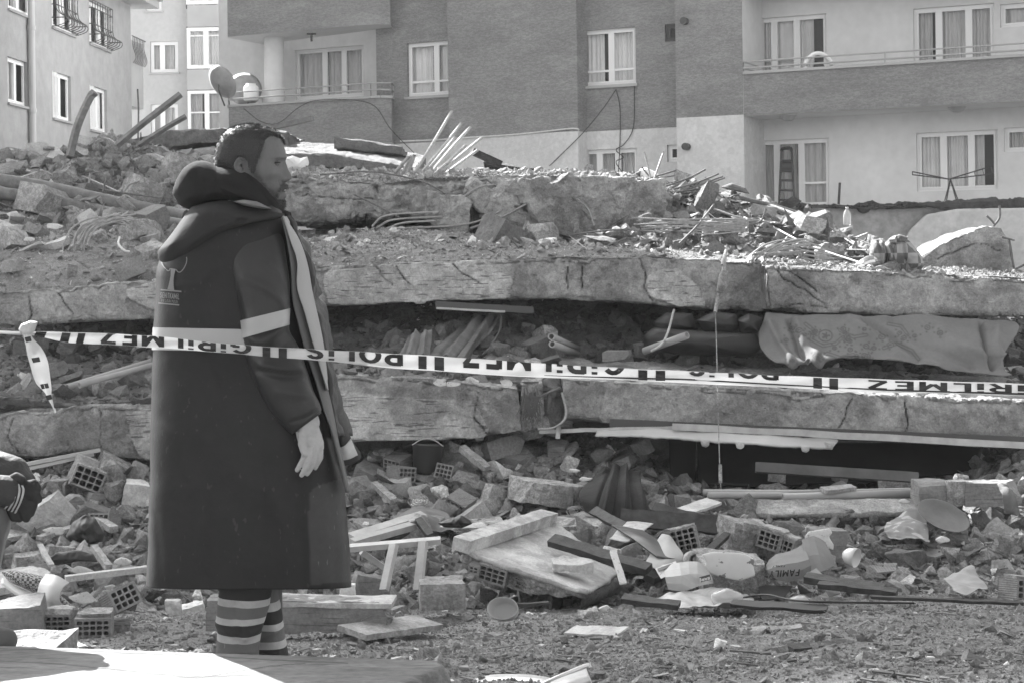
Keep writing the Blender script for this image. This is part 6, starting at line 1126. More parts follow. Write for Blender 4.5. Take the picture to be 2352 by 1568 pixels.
# -- bucket, dark cloth, curtain
t = empty('bucket', P(980, 1085, 15.3), 'dark metal bucket standing in the gap below the lower middle slab', 'bucket'); M = frame(P(981, 1084, 15.35), 0, 3, 0)
lathe('body', [(.001, 0), (.12, 0), (.125, .02), (.14, .24), (.148, .25), (.148, .27), (.135, .27), (.12, .03), (.001, .02)], M, mat('dark tin', .05, rough=.35, metal=.4), t); mm = MB(); mm.tube([M @ Vector((x, -.1 - .04 * math.cos(x * 10), .25 + .07 * math.cos(x * 11))) for x in (-.14, -.07, 0, .07, .14)], .006); mm.build('handle', rail, t)
dk = mat('black cloth', .013, rough=.85, var=[(5, .3)], bump=[(20, .01)])
patch('dark_cloth', [[(1385, 1072, 14.9), (1420, 1066, 14.8), (1450, 1078, 14.8), (1465, 1090, 14.9)], [(1345, 1110, 14.3), (1390, 1105, 14.15), (1440, 1110, 14.15), (1480, 1125, 14.3)], [(1330, 1140, 14.0), (1380, 1150, 13.85), (1440, 1150, 13.9), (1492, 1155, 14.0)], [(1345, 1175, 13.9), (1390, 1192, 13.75), (1440, 1196, 13.75), (1512, 1178, 13.9)]], 90, 60, dk, 'black pleated cloth hanging over the rubble in the centre right', 'cloth', amp=.02,
    folds=[([(1400 + i * 12, 1070), (1360 + i * 24, 1195)], 4, .035 if i % 2 else -.03) for i in range(7)])
cur = mat('dusty net cloth', .10, rough=.9, var=[(8, .25)], bump=[(30, .006)])
patch('curtain', [[(1075, 738, 17.3), (1100, 728, 17.2), (1150, 722, 17.3)], [(1040, 765, 16.8), (1085, 765, 16.6), (1130, 760, 16.9)], [(1010, 790, 16.4), (1060, 800, 16.2), (1100, 790, 16.5)], [(985, 812, 16.0), (1030, 822, 15.8), (1085, 825, 16.2)]], 60, 50, cur, 'sheer patterned curtain hanging down from the gap behind the tape', 'curtain', amp=.03, folds=[([(1090 + i * 12, 725), (1000 + i * 20, 825)], 4, .03 if i % 2 else -.03) for i in range(5)])
patch('curtain', [[(948, 762, 16.4), (970, 765, 16.3), (992, 757, 16.4)], [(930, 790, 16.1), (960, 790, 16), (990, 795, 16.1)], [(915, 815, 15.9), (950, 815, 15.8), (990, 818, 15.9)]], 40, 30, cur, 'small brown curtain scrap left of the sheer curtain', 'curtain', amp=.03, folds=[([(950 + i * 9, 758), (925 + i * 15, 818)], 3, .03 if i % 2 else -.02) for i in range(4)])
# gap between slabs: profiles, pipes, sofa, cloth
plank((1000, 700, 16.9), (1225, 714, 17.0), .07, .03, 'dark aluminium profile sticking out under the middle slab', name='metal_profile', cat='profile', m=ironm, roll=R(70)); plank((1002, 708, 16.85), (1160, 716, 16.9), .02, .02, 'thin bright edge strip below the dark profile', name='metal_strip', cat='strip', m=alu)
def pipe(a, b, r, lab, m=None, cat='pipe'):
    A, Bv = P(*a), P(*b); q = (Bv - A).to_track_quat('Z', 'Y').to_matrix().to_4x4(); q.translation = A; L = (Bv - A).length; o = lathe('plastic_pipe', [(r * .72, L * .5), (r * .72, 0), (r, 0), (r, L), (r * .72, L), (r * .72, L * .5)], q, m or mat('grey pipe plastic', .25, rough=.5, var=[(6, .1)]), None, 20); return tag(o, lab, cat)
pipe((1266, 773, 16.2), (1325, 800, 17.2), .034, 'upper of two open pipe ends above the tape'); pipe((1268, 790, 16.1), (1325, 812, 17), .034, 'lower of two open pipe ends above the tape'); pipe((1578, 770, 15.9), (1480, 806, 16.3), .035, 'grey pipe slanting down in front of the dark sofa')
pipe((155, 888, 15.6), (345, 830, 16.2), .028, 'left open pipe of two lying in the left gap'); pipe((182, 884, 15.5), (350, 838, 16.1), .028, 'right open pipe of two lying in the left gap')
for a, b, lab in (((1615, 1130, 14.35), (2112, 1126, 14.35), 'long pale conduit along the foot of the dark opening, rear one'), ((1625, 1137, 14.2), (2110, 1130, 14.25), 'long pale conduit along the foot of the dark opening, front one')):
    pts = cr_interp(np.array([a, ((a[0] + b[0]) / 2, (a[1] + b[1]) / 2 + 3, 14.2), b], float), 12); rod([tuple(q) for q in pts], .028, lab, name='plastic_pipe', cat='pipe', m=MATS['grey pipe plastic'], seg=12)
pipe((1798, 1142, 14.0), (2108, 1132, 14.1), .036, 'short pale conduit with a sleeve below the two long ones')
for (p_, q, wd, lab) in (((1735, 1072, 14.6), (2110, 1096, 14.5), .09, 'thin grey moulding slanting across the dark opening'),): plank(p_, q, wd, .03, lab, name='moulding', cat='moulding', m=mat('dusty dark board', .07, rough=.8, var=[(4, .3)]), roll=R(60))
sofam = mat('dark leatherette', .018, rough=.5, bump=[(14, .006)])
sf_ = empty('sofa', P(1610, 815, 16.7), 'crushed dark sofa in the gap left of the patterned cloth', 'sofa')
for n_, out, d_, T_ in (('seat', [(1478, 770), (1500, 752), (1600, 760), (1740, 765), (1748, 800), (1730, 818), (1560, 815), (1480, 800)], 16.6, .28), ('cushion', [(1600, 735), (1640, 715), (1690, 722), (1706, 750), (1680, 768), (1620, 765)], 16.7, .2), ('cushion', [(1500, 740), (1530, 718), (1590, 720), (1600, 755), (1560, 768), (1505, 762)], 16.8, .2), ('cushion', [(1690, 735), (1720, 720), (1752, 730), (1750, 770), (1700, 770)], 16.7, .2)):
    V, Fc = pillow_vf(out, d_, T_, noise=.03, fs=5, seed=len(out)); obj(n_, V, Fc, sofam, sf_)
clm = mat('patterned bedcover', .14, rough=.95, spec=.08, var=[(2, .12), (30, .06)], bump=[(80, .0015)], attrs=[('pat', .06)])
def cover():
    cf = [([(1770, 745), (1800, 800), (1835, 855)], 8, .05), ([(1830, 735), (1850, 790), (1900, 850)], 8, .045), ([(1812, 735), (1832, 800), (1870, 850)], 7, -.05), ([(1950, 735), (2000, 765), (2060, 810), (2150, 850)], 12, .04), ([(1985, 735), (2050, 770), (2110, 830)], 8, -.05), ([(2050, 735), (2120, 790), (2230, 840)], 10, -.035), ([(2255, 745), (2262, 790), (2280, 840)], 7, -.07), ([(2290, 760), (2285, 800), (2300, 840)], 8, .05), ([(2160, 760), (2200, 800), (2290, 820)], 9, .03), ([(1900, 750), (1880, 800), (1875, 850)], 9, .02)]
    C = [[(1760, 718, 16.7), (1850, 720, 16.5), (1960, 724, 16.45), (2060, 725, 16.4), (2160, 727, 16.45), (2260, 732, 16.5), (2330, 742, 16.6)], [(1745, 760, 16.55), (1845, 760, 16.3), (1955, 762, 16.25), (2060, 764, 16.2), (2165, 764, 16.2), (2270, 766, 16.3), (2338, 762, 16.4)],
        [(1748, 800, 16.4), (1845, 800, 16.15), (1955, 795, 16.1), (2060, 798, 16.05), (2165, 800, 16.0), (2270, 802, 16.0), (2310, 800, 16.2)], [(1775, 828, 16.1), (1850, 828, 15.95), (1945, 817, 15.9), (2050, 820, 15.95), (2160, 834, 15.92), (2260, 838, 15.9), (2300, 838, 15.95)], [(1800, 835, 16.05), (1862, 835, 15.95), (1945, 820, 15.9), (2050, 828, 15.9), (2165, 852, 15.85), (2270, 857, 15.82), (2325, 860, 15.82)]]
    o = patch('bedcover', C, 260, 110, clm, 'patterned bedcover hanging out between the two right slabs', 'bedcover', thick=.012, amp=.05, fs=2.6, tear=.012, folds=cf)
    me = o.data; co = np.array([v.co for v in me.vertices]) + np.array(o.location); U, V = UV(co); pt = np.zeros(len(U)); r = random.Random(4)
    for (cu, cv) in [(1896, 772)] + [(1800 + r.uniform(0, 90), 745 + r.uniform(0, 90)) for _ in range(10)] + [(1880 + r.uniform(0, 120), 780 + r.uniform(-30, 50)) for _ in range(12)] + [(2000 + r.uniform(0, 160), 770 + r.uniform(-20, 60)) for _ in range(8)]:
        s = 22 if cu == 1896 else r.uniform(5, 10); d = np.hypot(U - cu, (V - cv) * 1.2); pt = np.maximum(pt, np.exp(-((d - s * .7) / 1.6) ** 2)); a = np.arctan2(V - cv, U - cu); pt = np.maximum(pt, (d < s * .35 * (1 + .4 * np.cos(a * 5))) * .8)
        if s < 15:
            for k in range(4): b = k * 1.7 + cu; pt = np.maximum(pt, np.exp(-(np.hypot(U - cu - 13 * math.cos(b), V - cv - 10 * math.sin(b)) / 2.4) ** 2))
    for ln in ([(1850, 745), (1870, 760), (1862, 780), (1890, 795), (1920, 790), (1935, 775)], [(1930, 760), (1960, 775), (1990, 770)], [(1880, 830), (1900, 812), (1930, 822), (1960, 815)], [(2040, 745), (2070, 750), (2085, 770)], [(2030, 800), (2060, 790), (2095, 805), (2110, 825)]): pt = np.maximum(pt, np.exp(-((dpoly(U, V, ln) - 3) / 1.5) ** 2) * .8)
    at = me.attributes.new('pat', 'FLOAT', 'POINT'); at.data.foreach_set('value', (pt * .8).astype(np.float32))
cover()
# -- ceiling trim hanging below the lower right slab
tm = mat('pale ceiling trim', .40, rough=.6, var=[(2, .15)], bump=[(20, .004)])
patch('ceiling_trim', [[(1372, 988, 15.25), (1500, 986, 15.2), (1700, 996, 15.1), (1900, 1008, 15.1), (1925, 1012, 15.1)], [(1368, 1000, 15.15), (1500, 1003, 15.1), (1700, 1018, 15.0), (1850, 1026, 15), (1910, 1030, 15)]], 120, 8, tm, 'wide pale ceiling trim hanging below the lower right slab', 'ceiling trim', thick=.02, amp=.012, tear=.02)
for a, b, wd, lab, mm in (((1240, 990, 15.3), (1560, 982, 15.2), .035, 'thin metal trim strip bending left below the lower right slab', alu), ((1545, 978, 15.15), (2420, 1026, 14.95), .06, 'long thin trim strip along the underside of the lower right slab', alu), ((1400, 974, 15.3), (2420, 1018, 15.0), .10, 'long dark rail directly under the lower right slab', ironm)):
    plank(a, b, wd, .03, lab, name='metal_trim', cat='trim', m=mm, roll=R(80), rough=.01)
for i, (u, v) in enumerate(((1620, 1018), (1905, 1022), (1850, 1030), (1700, 1022))):
    pillow('torn_paper', [(u - 12, v - 8), (u + 10, v - 7), (u + 9, v + 4), (u + 2, v + 9), (u - 8, v + 6)], 14.9, .015, plas, ('curled torn flake hanging from the left part of the ceiling trim', 'curled torn flake at the right end of the ceiling trim', 'folded flake near the right end of the ceiling trim', 'small flake at the middle of the ceiling trim')[i], 'torn flake', noise=.05, nr=8, nt=40)
rod([(1283, 978, 15.2), (1281, 1006, 15.2)], .022, 'short white pipe stub hanging below the slab joint', name='pipe_stub', cat='pipe', m=alu, seg=10)
# dark curtain / panel in the opening
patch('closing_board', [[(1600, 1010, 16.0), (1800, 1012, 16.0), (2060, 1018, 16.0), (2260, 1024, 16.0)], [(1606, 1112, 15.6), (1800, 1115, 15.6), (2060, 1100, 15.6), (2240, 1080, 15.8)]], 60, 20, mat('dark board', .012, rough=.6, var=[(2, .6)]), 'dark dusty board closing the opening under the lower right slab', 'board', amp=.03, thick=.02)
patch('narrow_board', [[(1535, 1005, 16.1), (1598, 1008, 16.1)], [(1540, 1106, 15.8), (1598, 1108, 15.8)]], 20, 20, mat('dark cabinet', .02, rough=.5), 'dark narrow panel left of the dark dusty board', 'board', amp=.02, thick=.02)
patch('tan_slab', [[(1740, 1152, 14.0), (1900, 1150, 13.95), (2060, 1150, 13.95), (2210, 1146, 14.0)], [(1738, 1182, 13.8), (1900, 1184, 13.75), (2060, 1180, 13.75), (2210, 1176, 13.8)]], 120, 14, conc, 'smooth cracked kerb stone below the pale conduits', 'kerb stone', thick=.04, amp=.02, tear=.02)
# stacked bricks on the right
for i, (u, v, w_, lab) in enumerate(((2135, 1130, .24, 'left brick of the mortared row at the right end of the opening'), (2195, 1128, .20, 'middle brick of the mortared row at the right end of the opening'), (2270, 1130, .46, 'ribbed right brick of the mortared row at the right end of the opening'))):
    chunk(u, v, 13.85, (w_, .25, .19), (2, 1, 3), lab, name='clay_brick', cat='brick', m=brick if i != 1 else mortar, cuts=2, seed=60 + i)
patch('rag', [[(2290, 1108, 13.6), (2312, 1105, 13.6)], [(2300, 1140, 13.4), (2330, 1135, 13.4)], [(2305, 1175, 13.4), (2345, 1185, 13.4)]], 20, 40, cur, 'twisted pale rag hanging over the mortared brick row', 'rag', amp=.08, fs=8)
# dark boards crossing
for a, b, wd, th_, lab, rl in (((1362, 1172, 13.2), (1530, 1262, 12.3), .08, .03, 'thin dark bowed lath pointing up left', 30), ((1425, 1188, 13.0), (1655, 1205, 12.8), .14, .04, 'dark board lying level between brick and wall piece', 60), ((1500, 1166, 13.1), (1660, 1210, 12.9), .09, .05, 'short dark board crossing above the hollow brick', 40), ((1266, 1240, 12.0), (1490, 1308, 11.6), .10, .05, 'long charred board lying across the tilted wall piece', 20), ((1490, 1330, 11.8), (1585, 1270, 12.2), .09, .05, 'charred board slanting down behind the carton box', 20), ((1600, 1290, 12), (1668, 1228, 12.6), .05, .04, 'dark splinter right of the hollow brick', 20)):
    plank(a, b, wd, th_, lab, m=wood_d, roll=R(rl), rough=.012)
patch('dark_sheet', [[(1404, 1205, 12.6), (1435, 1210, 12.5), (1475, 1216, 12.4)], [(1440, 1228, 12.2), (1475, 1235, 12.1), (1515, 1245, 12.1)], [(1510, 1280, 11.8), (1540, 1285, 11.8), (1572, 1284, 11.9)]], 30, 40, mat('dark laminate', .045, rough=.45, var=[(6, .3)]), 'dark laminate sheet slanting in front of the hollow brick', 'sheet', amp=.015, thick=.012)
patch('pale_sheet', [[(1440, 1198, 12.7), (1475, 1200, 12.7), (1500, 1205, 12.7)], [(1400, 1236, 12.2), (1440, 1245, 12.1), (1470, 1222, 12.4)]], 30, 20, plas, 'curled pale sheet beside the dark laminate sheet', 'sheet', amp=.03, thick=.008); 
patch('cloth', [[(1520, 1225, 12.2), (1535, 1230, 12.1), (1545, 1240, 12.1)], [(1490, 1280, 11.9), (1530, 1285, 11.8), (1570, 1280, 11.9)], [(1480, 1300, 11.8), (1520, 1312, 11.7), (1555, 1306, 11.8)]], 30, 30, mat('pale printed cloth', .33, var=[(6, .1)]), 'pale flowered cloth scrap under the dark laminate sheet', 'cloth', amp=.03)
plank((1408, 1264, 11.5), (1432, 1340, 11.3), .045, .015, 'narrow white strip standing upright before the wall piece', name='plastic_strip', cat='strip', m=whit)
# carton box, white bag, containers
card = mat('brown carton', .15, rough=.85, var=[(5, .12)]); bx = empty('carton_box', P(1830, 1330, 11.6), 'crushed brown carton with upside down printing right of the marble slab', 'carton')
patch('front', [[(1760, 1300, 11.6), (1775, 1275, 11.8), (1820, 1265, 11.9), (1845, 1250, 12)], [(1762, 1308, 11.5), (1800, 1296, 11.5), (1835, 1292, 11.55), (1858, 1285, 11.6)], [(1765, 1322, 11.5), (1800, 1335, 11.45), (1830, 1330, 11.5), (1862, 1308, 11.6)]], 6, 5, card, parent=bx, amp=.01, thick=.008)
patch('side', [[(1842, 1240, 12), (1868, 1232, 12.1), (1895, 1245, 12.1)], [(1850, 1280, 11.7), (1880, 1275, 11.8), (1915, 1290, 11.9)], [(1865, 1320, 11.55), (1890, 1312, 11.65), (1912, 1300, 11.8)]], 5, 5, card, parent=bx, amp=.01, thick=.008)
patch('flap', [[(1855, 1316, 11.4), (1875, 1305, 11.5)], [(1890, 1345, 11.1), (1905, 1335, 11.2)], [(1905, 1370, 10.9), (1930, 1362, 11.0)]], 3, 4, card, parent=bx, thick=.008); patch('flap', [[(1740, 1340, 11.6), (1820, 1345, 11.5)], [(1750, 1375, 11.4), (1800, 1372, 11.4)]], 20, 10, mat('dark carton', .05, rough=.9), parent=bx, thick=.008, amp=.01)
for s, u0, u1, v0, hh_, in (('FAMILY', 1838, 1768, 1306, 15), ('FAMILY', 1804, 1776, 1296, 5)):
    V, Fc = strokes(s, .17, .1); obj('lettering', [tuple(P(u0 + (u1 - u0) * x - y * 2, v0 + 4 * x * (hh_ / 15) + y * hh_, 11.40 - z)) for x, y, z in V], Fc, ink, bx, False)
wb = empty('carton_package', P(1555, 1355, 11.2), 'white printed package wrapped in plastic in front of the marble block', 'package')
patch('front', [[(1520, 1298, 11.3), (1560, 1292, 11.25), (1600, 1290, 11.3), (1618, 1300, 11.4)], [(1528, 1325, 11.15), (1565, 1322, 11.1), (1600, 1318, 11.15), (1632, 1326, 11.3)], [(1535, 1352, 11.15), (1570, 1356, 11.1), (1605, 1345, 11.1), (1634, 1338, 11.3)]], 7, 5, mat('white carton', .34, rough=.5, var=[(8, .12)]), parent=wb, amp=.015, thick=.01)
patch('card', [[(1505, 1305, 11.25), (1552, 1288, 11.3)], [(1518, 1328, 11.15), (1560, 1308, 11.2)]], 4, 4, whit, parent=wb); patch('print_block', [[(1510, 1305, 11.23), (1546, 1292, 11.27)], [(1513, 1311, 11.2), (1548, 1298, 11.25)]], 4, 4, print_m, parent=wb)
patch('black_label', [[(1607, 1324, 11.06), (1630, 1318, 11.14)], [(1611, 1336, 11.05), (1633, 1330, 11.13)]], 4, 4, ink, parent=wb); bm = text_vf('levs', .03); V, Fc = text_clip(bm, nx=4); obj('lettering', [tuple(P(1608 + 23 * x, 1335 - 6 * x - y * 9, 11.02 + .06 * x)) for x, y, _ in V], Fc, whit, wb, False)
for o_ in [q for r__ in (bx, wb) for q in r__.children if q.type == 'MESH']: o_.data.polygons.foreach_set('use_smooth', [False] * len(o_.data.polygons))
film = mat('clear film', .5, rough=.25, alpha=.55, spec=.6, bump=[(12, .01)])
patch('plastic_sheet', [[(1510, 1372, 11.2), (1580, 1352, 11.2), (1680, 1360, 11.3), (1730, 1375, 11.4)], [(1505, 1380, 10.9), (1590, 1372, 10.8), (1690, 1385, 10.9), (1735, 1388, 11)], [(1530, 1390, 10.6), (1600, 1392, 10.5), (1680, 1394, 10.6), (1730, 1396, 10.8)]], 70, 40, mat('white film', .32, rough=.4, var=[(5, .15)]), 'crumpled white plastic sheet on the ground below the package', 'plastic sheet', amp=.05, fs=6)
pillow('plastic_box', [(1632, 1362), (1670, 1348), (1706, 1362), (1708, 1385), (1688, 1398), (1650, 1396), (1634, 1382)], 10.7, .1, film, 'clear plastic box lying upside down before the marble block', 'plastic box', pw=.25, nr=8, nt=36)
pillow('plastic_bottle', [(1808, 1374), (1830, 1366), (1850, 1366), (1862, 1378), (1858, 1396), (1838, 1404), (1815, 1396)], 10.9, .07, film, 'crumpled clear plastic bottle before the carton flap', 'bottle', noise=.02)
t = empty('tape_roll', P(1590, 1300, 11.8), 'white ring shaped roll lying above the package', 'roll'); lathe('ring', [(.03, -.03), (.055, -.035), (.06, 0), (.055, .035), (.03, .03), (.03, -.03)], frame(P(1590, 1284, 11.75), 78, 0, 25), plas, t)
t = tag(lathe('cup', [(.001, 0), (.03, .002), (.055, .03), (.066, .075), (.068, .1), (.064, .1), (.05, .03), (.001, .012)], frame(P(1938, 1272, 11.8), 100, 20, 30), mat('white ceramic', .45, rough=.25, spec=.5)), 'white cup lying on its side in the right rubble', 'cup')
t = tag(lathe('tray', [(.001, 0), (.16, .0), (.2, .025), (.21, .025), (.165, -.008), (.001, -.008)], frame(P(2165, 1188, 13.3), 28, 14, 0), mat('dusty tray', .11, rough=.7, var=[(8, .2)])), 'round dusty tray leaning in the right rubble', 'tray')
for (u, v, r_, lab) in ((1322, 1172, .09, 'spiral stove coil lying left of the black cloth'), (960, 1148, .1, 'spiral stove coil left under the lower middle slab')):
    c = P(u, v, dh(v) - .5); pts = [c + Vector((r_ * k / 60 * math.cos(k * .45), -.05 * k / 60, .6 * r_ * k / 60 * math.sin(k * .45))) for k in range(6, 60)]; V, Fc = tube_vf(pts, .004, 5, smooth=False); tag(obj('stove_coil', V, Fc, gal), lab, 'stove coil')
patch('cloth', [[(2165, 1325, 11.6), (2200, 1310, 11.7), (2230, 1300, 11.8), (2245, 1315, 11.7)], [(2185, 1345, 11.4), (2215, 1340, 11.4), (2240, 1335, 11.5), (2262, 1342, 11.5)], [(2190, 1355, 11.3), (2220, 1362, 11.2), (2245, 1352, 11.3), (2270, 1350, 11.4)]], 40, 30, mat('white printed cloth', .24, var=[(6, .2)]), 'white flowered cloth rag in the right foreground rubble', 'cloth', amp=.035, fs=6)
patch('cloth', [[(2050, 1180, 13.6), (2090, 1175, 13.6), (2130, 1182, 13.6)], [(2030, 1210, 13.2), (2080, 1210, 13.1), (2130, 1215, 13.2)], [(2040, 1230, 13.0), (2090, 1240, 12.9), (2135, 1250, 12.9)]], 50, 40, mat('patterned scarf', .17, var=[(5, .2)], marks=((9, 9, 9), .55, 1.8)), 'ornamented scarf lying in the rubble beside the round tray', 'scarf', amp=.07, fs=5)
patch('cloth', [[(915, 1165, 14.2), (960, 1155, 14.2), (1005, 1162, 14.2)], [(900, 1195, 13.7), (960, 1190, 13.5), (1040, 1200, 13.7)], [(925, 1215, 13.4), (980, 1222, 13.3), (1050, 1215, 13.5)]], 50, 40, mat('grey blanket', .14, rough=.95, var=[(5, .2)]), 'crumpled grey blanket behind the window profiles', 'blanket', amp=.08, fs=4)
pillow('black_bag', [(1005, 1200), (1030, 1190), (1060, 1182), (1078, 1192), (1085, 1202), (1060, 1212), (1020, 1210)], 13.0, .06, black, 'torn black bag lying on the pale torn sheet', 'bag', noise=.08, fs=12)
for a, b, wd, th_, lab, mm in (((1850, 1325, 11.2), (2030, 1352, 11.0), .10, .04, 'long weathered timber right of the carton', wood_d), ((1880, 1342, 11.0), (2060, 1362, 10.8), .06, .04, 'dark rail below the long weathered timber', wood_d), ((2000, 1370, 10.5), (2350, 1385, 10.5), .03, .02, 'thin black lath along the foot of the right rubble', wood_d), ((1680, 1385, 10.5), (1900, 1398, 10.3), .10, .02, 'flat black rubber strip before the plastic box', black), ((1430, 1372, 10.4), (1560, 1390, 10.3), .09, .03, 'dark plank end under the tilted wall piece', wood_d), ((1150, 1391, 10.1), (1260, 1384, 10.3), .02, .02, 'thin dark stick right of the basin', wood_d), ((1700, 1450, 8.9), (1840, 1440, 8.9), .05, .02, 'thin slat lying on the right gravel', wood), ((1810, 1492, 7.6), (1952, 1478, 7.9), .06, .03, 'weathered splintered slat in the lower right gravel', wood_d), ((1955, 1462, 8.3), (2010, 1490, 7.7), .05, .015, 'pale splinter right of the weathered slat', plas), ((1985, 1490, 7.7), (2070, 1500, 7.5), .04, .015, 'narrow pale splinter end in the lower right', plas), ((2020, 1448, 8.8), (2130, 1462, 8.5), .05, .01, 'thin grey plate on the right gravel', wood), ((1310, 1445, 8.9), (1430, 1450, 8.7), .12, .01, 'pale thin plaster strip on the gravel in the centre', plas), ((1890, 1125, 14), (1960, 1118, 14.1), .1, .03, 'small plank leaning on the conduit', wood), ((860, 1110, 14.6), (905, 1150, 14.3), .06, .05, 'grey post leaning in front of the bucket', wood), ((1060, 1028, 15.2), (1120, 1075, 15.0), .07, .05, 'thin lath leaning right of the bucket', wood), ((1560, 1178, 13.6), (1640, 1150, 13.9), .16, .02, 'pale split board above the dark crossing boards', plas)):
    plank(a, b, wd, th_, lab, m=mm, roll=R(10), rough=.008)
rod([(1560, 1386, 11), (1700, 1372, 10.9), (1760, 1365, 10.8), (1850, 1380, 10.4), (2100, 1384, 10.3)], .007, 'thin black cable lying along the foot of the right rubble', name='cable', cat='cable', m=black)
# metal trays at the bottom
gm = mat('worn sheet metal', .42, rough=.35, metal=.5, var=[(6, .25)], bump=[(30, .002)])
mt = empty('metal_tray', P(1200, 1600, 6.2), 'bent sheet metal pan cut off by the lower edge of the view', 'metal pan')
patch('sheet', [[(1088, 1560, 6.3), (1140, 1549, 6.3), (1220, 1550, 6.25), (1290, 1562, 6.2)], [(1080, 1650, 6.0), (1140, 1650, 5.95), (1220, 1650, 5.9), (1300, 1650, 5.9)]], 30, 12, gm, parent=mt, thick=.006)
m3 = empty('metal_gutter', P(1300, 1600, 6.1), 'rolled metal gutter end rising at the bottom centre', 'metal gutter')
patch('sheet', [[(1245, 1572, 6.1), (1290, 1552, 6.1), (1346, 1530, 6.2)], [(1250, 1590, 5.95), (1300, 1570, 5.95), (1352, 1550, 6.05)], [(1262, 1640, 5.95), (1310, 1620, 5.95), (1362, 1572, 6.05)]], 30, 20, gm, parent=m3, thick=.005); V, Fc = tube_vf([P(1240, 1574, 6.08), P(1290, 1551, 6.08), P(1347, 1528, 6.18), P(1354, 1534, 6.18)], .009, 8); obj('rim', V, Fc, gm, m3)
chunk(1372, 1556, 6.3, (.06, .06, .05), (0, 0, 0), 'dark clod beside the metal gutter end', name='clod', cat='clod', m=conc_d, seed=71, cuts=6, amp=.006)
# ================================================================== individually standing lumps of the slope
r = random.Random(11)
def spread(n, u0, u1, v0, v1, s0, s1, lab, group, dfn=dh, mats=(mortar, stone, plas, brick), flat=.35, name='concrete_chunk', cat='concrete chunk', wts=(6, 5, 2, 3), dd=0):
    for i in range(n):
        u, v = r.uniform(u0, u1), r.uniform(v0, v1); s = s0 * (s1 / s0) ** (r.random() ** 1.6); fl = r.random() < flat
        mm = r.choices(mats, wts)[0]; dims = (s * r.uniform(.8, 1.6), s * r.uniform(.6, 1.2), s * (r.uniform(.12, .3) if fl else r.uniform(.5, 1)))
        V, Fc = cut_block(dims, r.randint(0, 9999), r.choice((3, 4, 5, 6)), max(.03, s / 3), .008); d = dfn(v) + dd - s * .2
        o = obj(name, xf(V, frame(P(u, v, d), r.uniform(-25, 25), r.uniform(-30, 30), r.uniform(0, 360))), Fc, mm, None, False, {'rnd': np.full(len(V), r.uniform(.7, 1.25))}); tag(o, lab, cat, group)
spread(110, 790, 2352, 1085, 1340, .12, .30, 'broken grey lump of masonry lying on the rubble slope before the ruin', 'larger lumps on the rubble slope')
spread(22, 0, 335, 1080, 1400, .12, .28, 'broken lump of masonry in the rubble left of the coat', 'larger lumps left of the coat')
spread(26, 800, 2352, 1400, 1540, .05, .11, 'small stone lying loose on the gravel', 'loose stones on the gravel', name='loose_stone', cat='stone', dd=0)
spread(26, 830, 1500, 1025, 1100, .16, .34, 'large broken lump crammed below the lower middle slab', 'lumps below the lower middle slab', dfn=lambda v: 15.7)
def hbr(n, u0, u1, v0, v1, lab, group):
    for i in range(n):
        u, v = r.uniform(u0, u1), r.uniform(v0, v1); V, Fc = hollow_vf(.19, .135, .19, 4, 3); o = obj('hollow_brick', xf(V, frame(P(u, v, dh(v) - .3), r.uniform(-30, 20), r.uniform(-35, 35), r.uniform(-40, 40))), Fc, brick, None, False); tag(o, lab, 'brick', group)
hbr(5, 810, 1300, 1060, 1180, 'hollow clay brick tumbled in the dim rubble below the lower middle slab', 'bricks tumbled below the middle slab'); hbr(3, 1900, 2330, 1180, 1330, 'hollow clay brick half buried in the right rubble slope', 'bricks half buried at the right'); hbr(2, 20, 330, 1120, 1350, 'hollow clay brick half buried in the rubble left of the coat', 'bricks half buried at the left')
spread(30, 700, 1480, 740, 835, .12, .32, 'dim broken lump in the gap between the middle slabs', 'lumps in the middle gap', dfn=lambda v: float(np.interp(v, [740, 800, 835], [18.0, 16.9, 16.0])), mats=(mortar, conc_d, brick), wts=(1, 6, 2))  # mostly dark concrete, so the shade of the gap is in the colour
spread(16, 0, 345, 760, 900, .12, .32, 'dim broken lump in the left gap behind the hanging tape end', 'lumps in the left gap', dfn=lambda v: float(np.interp(v, [760, 850, 930], [18.0, 16.4, 15.6])), mats=(mortar, conc_d, plas), wts=(1, 6, 0))  # dark concrete again paints the shade of the left gap
spread(20, 0, 360, 500, 630, .12, .34, 'pale lump on the left middle slab', 'lumps on the left middle slab', dfn=lambda v: float(np.interp(v, [500, 560, 640], [19.2, 18.1, 16.9])), mats=(mortar, stone, plas, whit), wts=(4, 4, 3, 1))
spread(26, 60, 420, 340, 470, .14, .5, 'block of broken concrete on the tall left mound', 'blocks on the tall left mound', dfn=lambda v: float(np.interp(v, [340, 385, 470], [22.8, 22, 20.2])), mats=(mortar, stone, plas), wts=(4, 4, 2))
spread(30, 1000, 2000, 445, 590, .12, .42, 'broken lump on the dark debris slope', 'lumps on the dark debris slope', dfn=lambda v: float(np.interp(v, [445, 500, 590], [20.6, 19.7, 18.0])), mats=(mortar, conc_d, stone), wts=(4, 4, 2))
# ================================================================== reinforcing rods and loose things on the slabs
def bars(par, base, tips, r0=.013, m=None, bend=0, name='rebar'):
    for (b, t) in zip(base, tips):
        mid = ((b[0] + t[0]) / 2 + random.uniform(-2, 2), (b[1] + t[1]) / 2 + bend, (b[2] + t[2]) / 2); V, Fc = tube_vf([P(*b), P(*mid), P(*t)], r0, 7, 9); obj(name, V, Fc, m or steel_l, par)
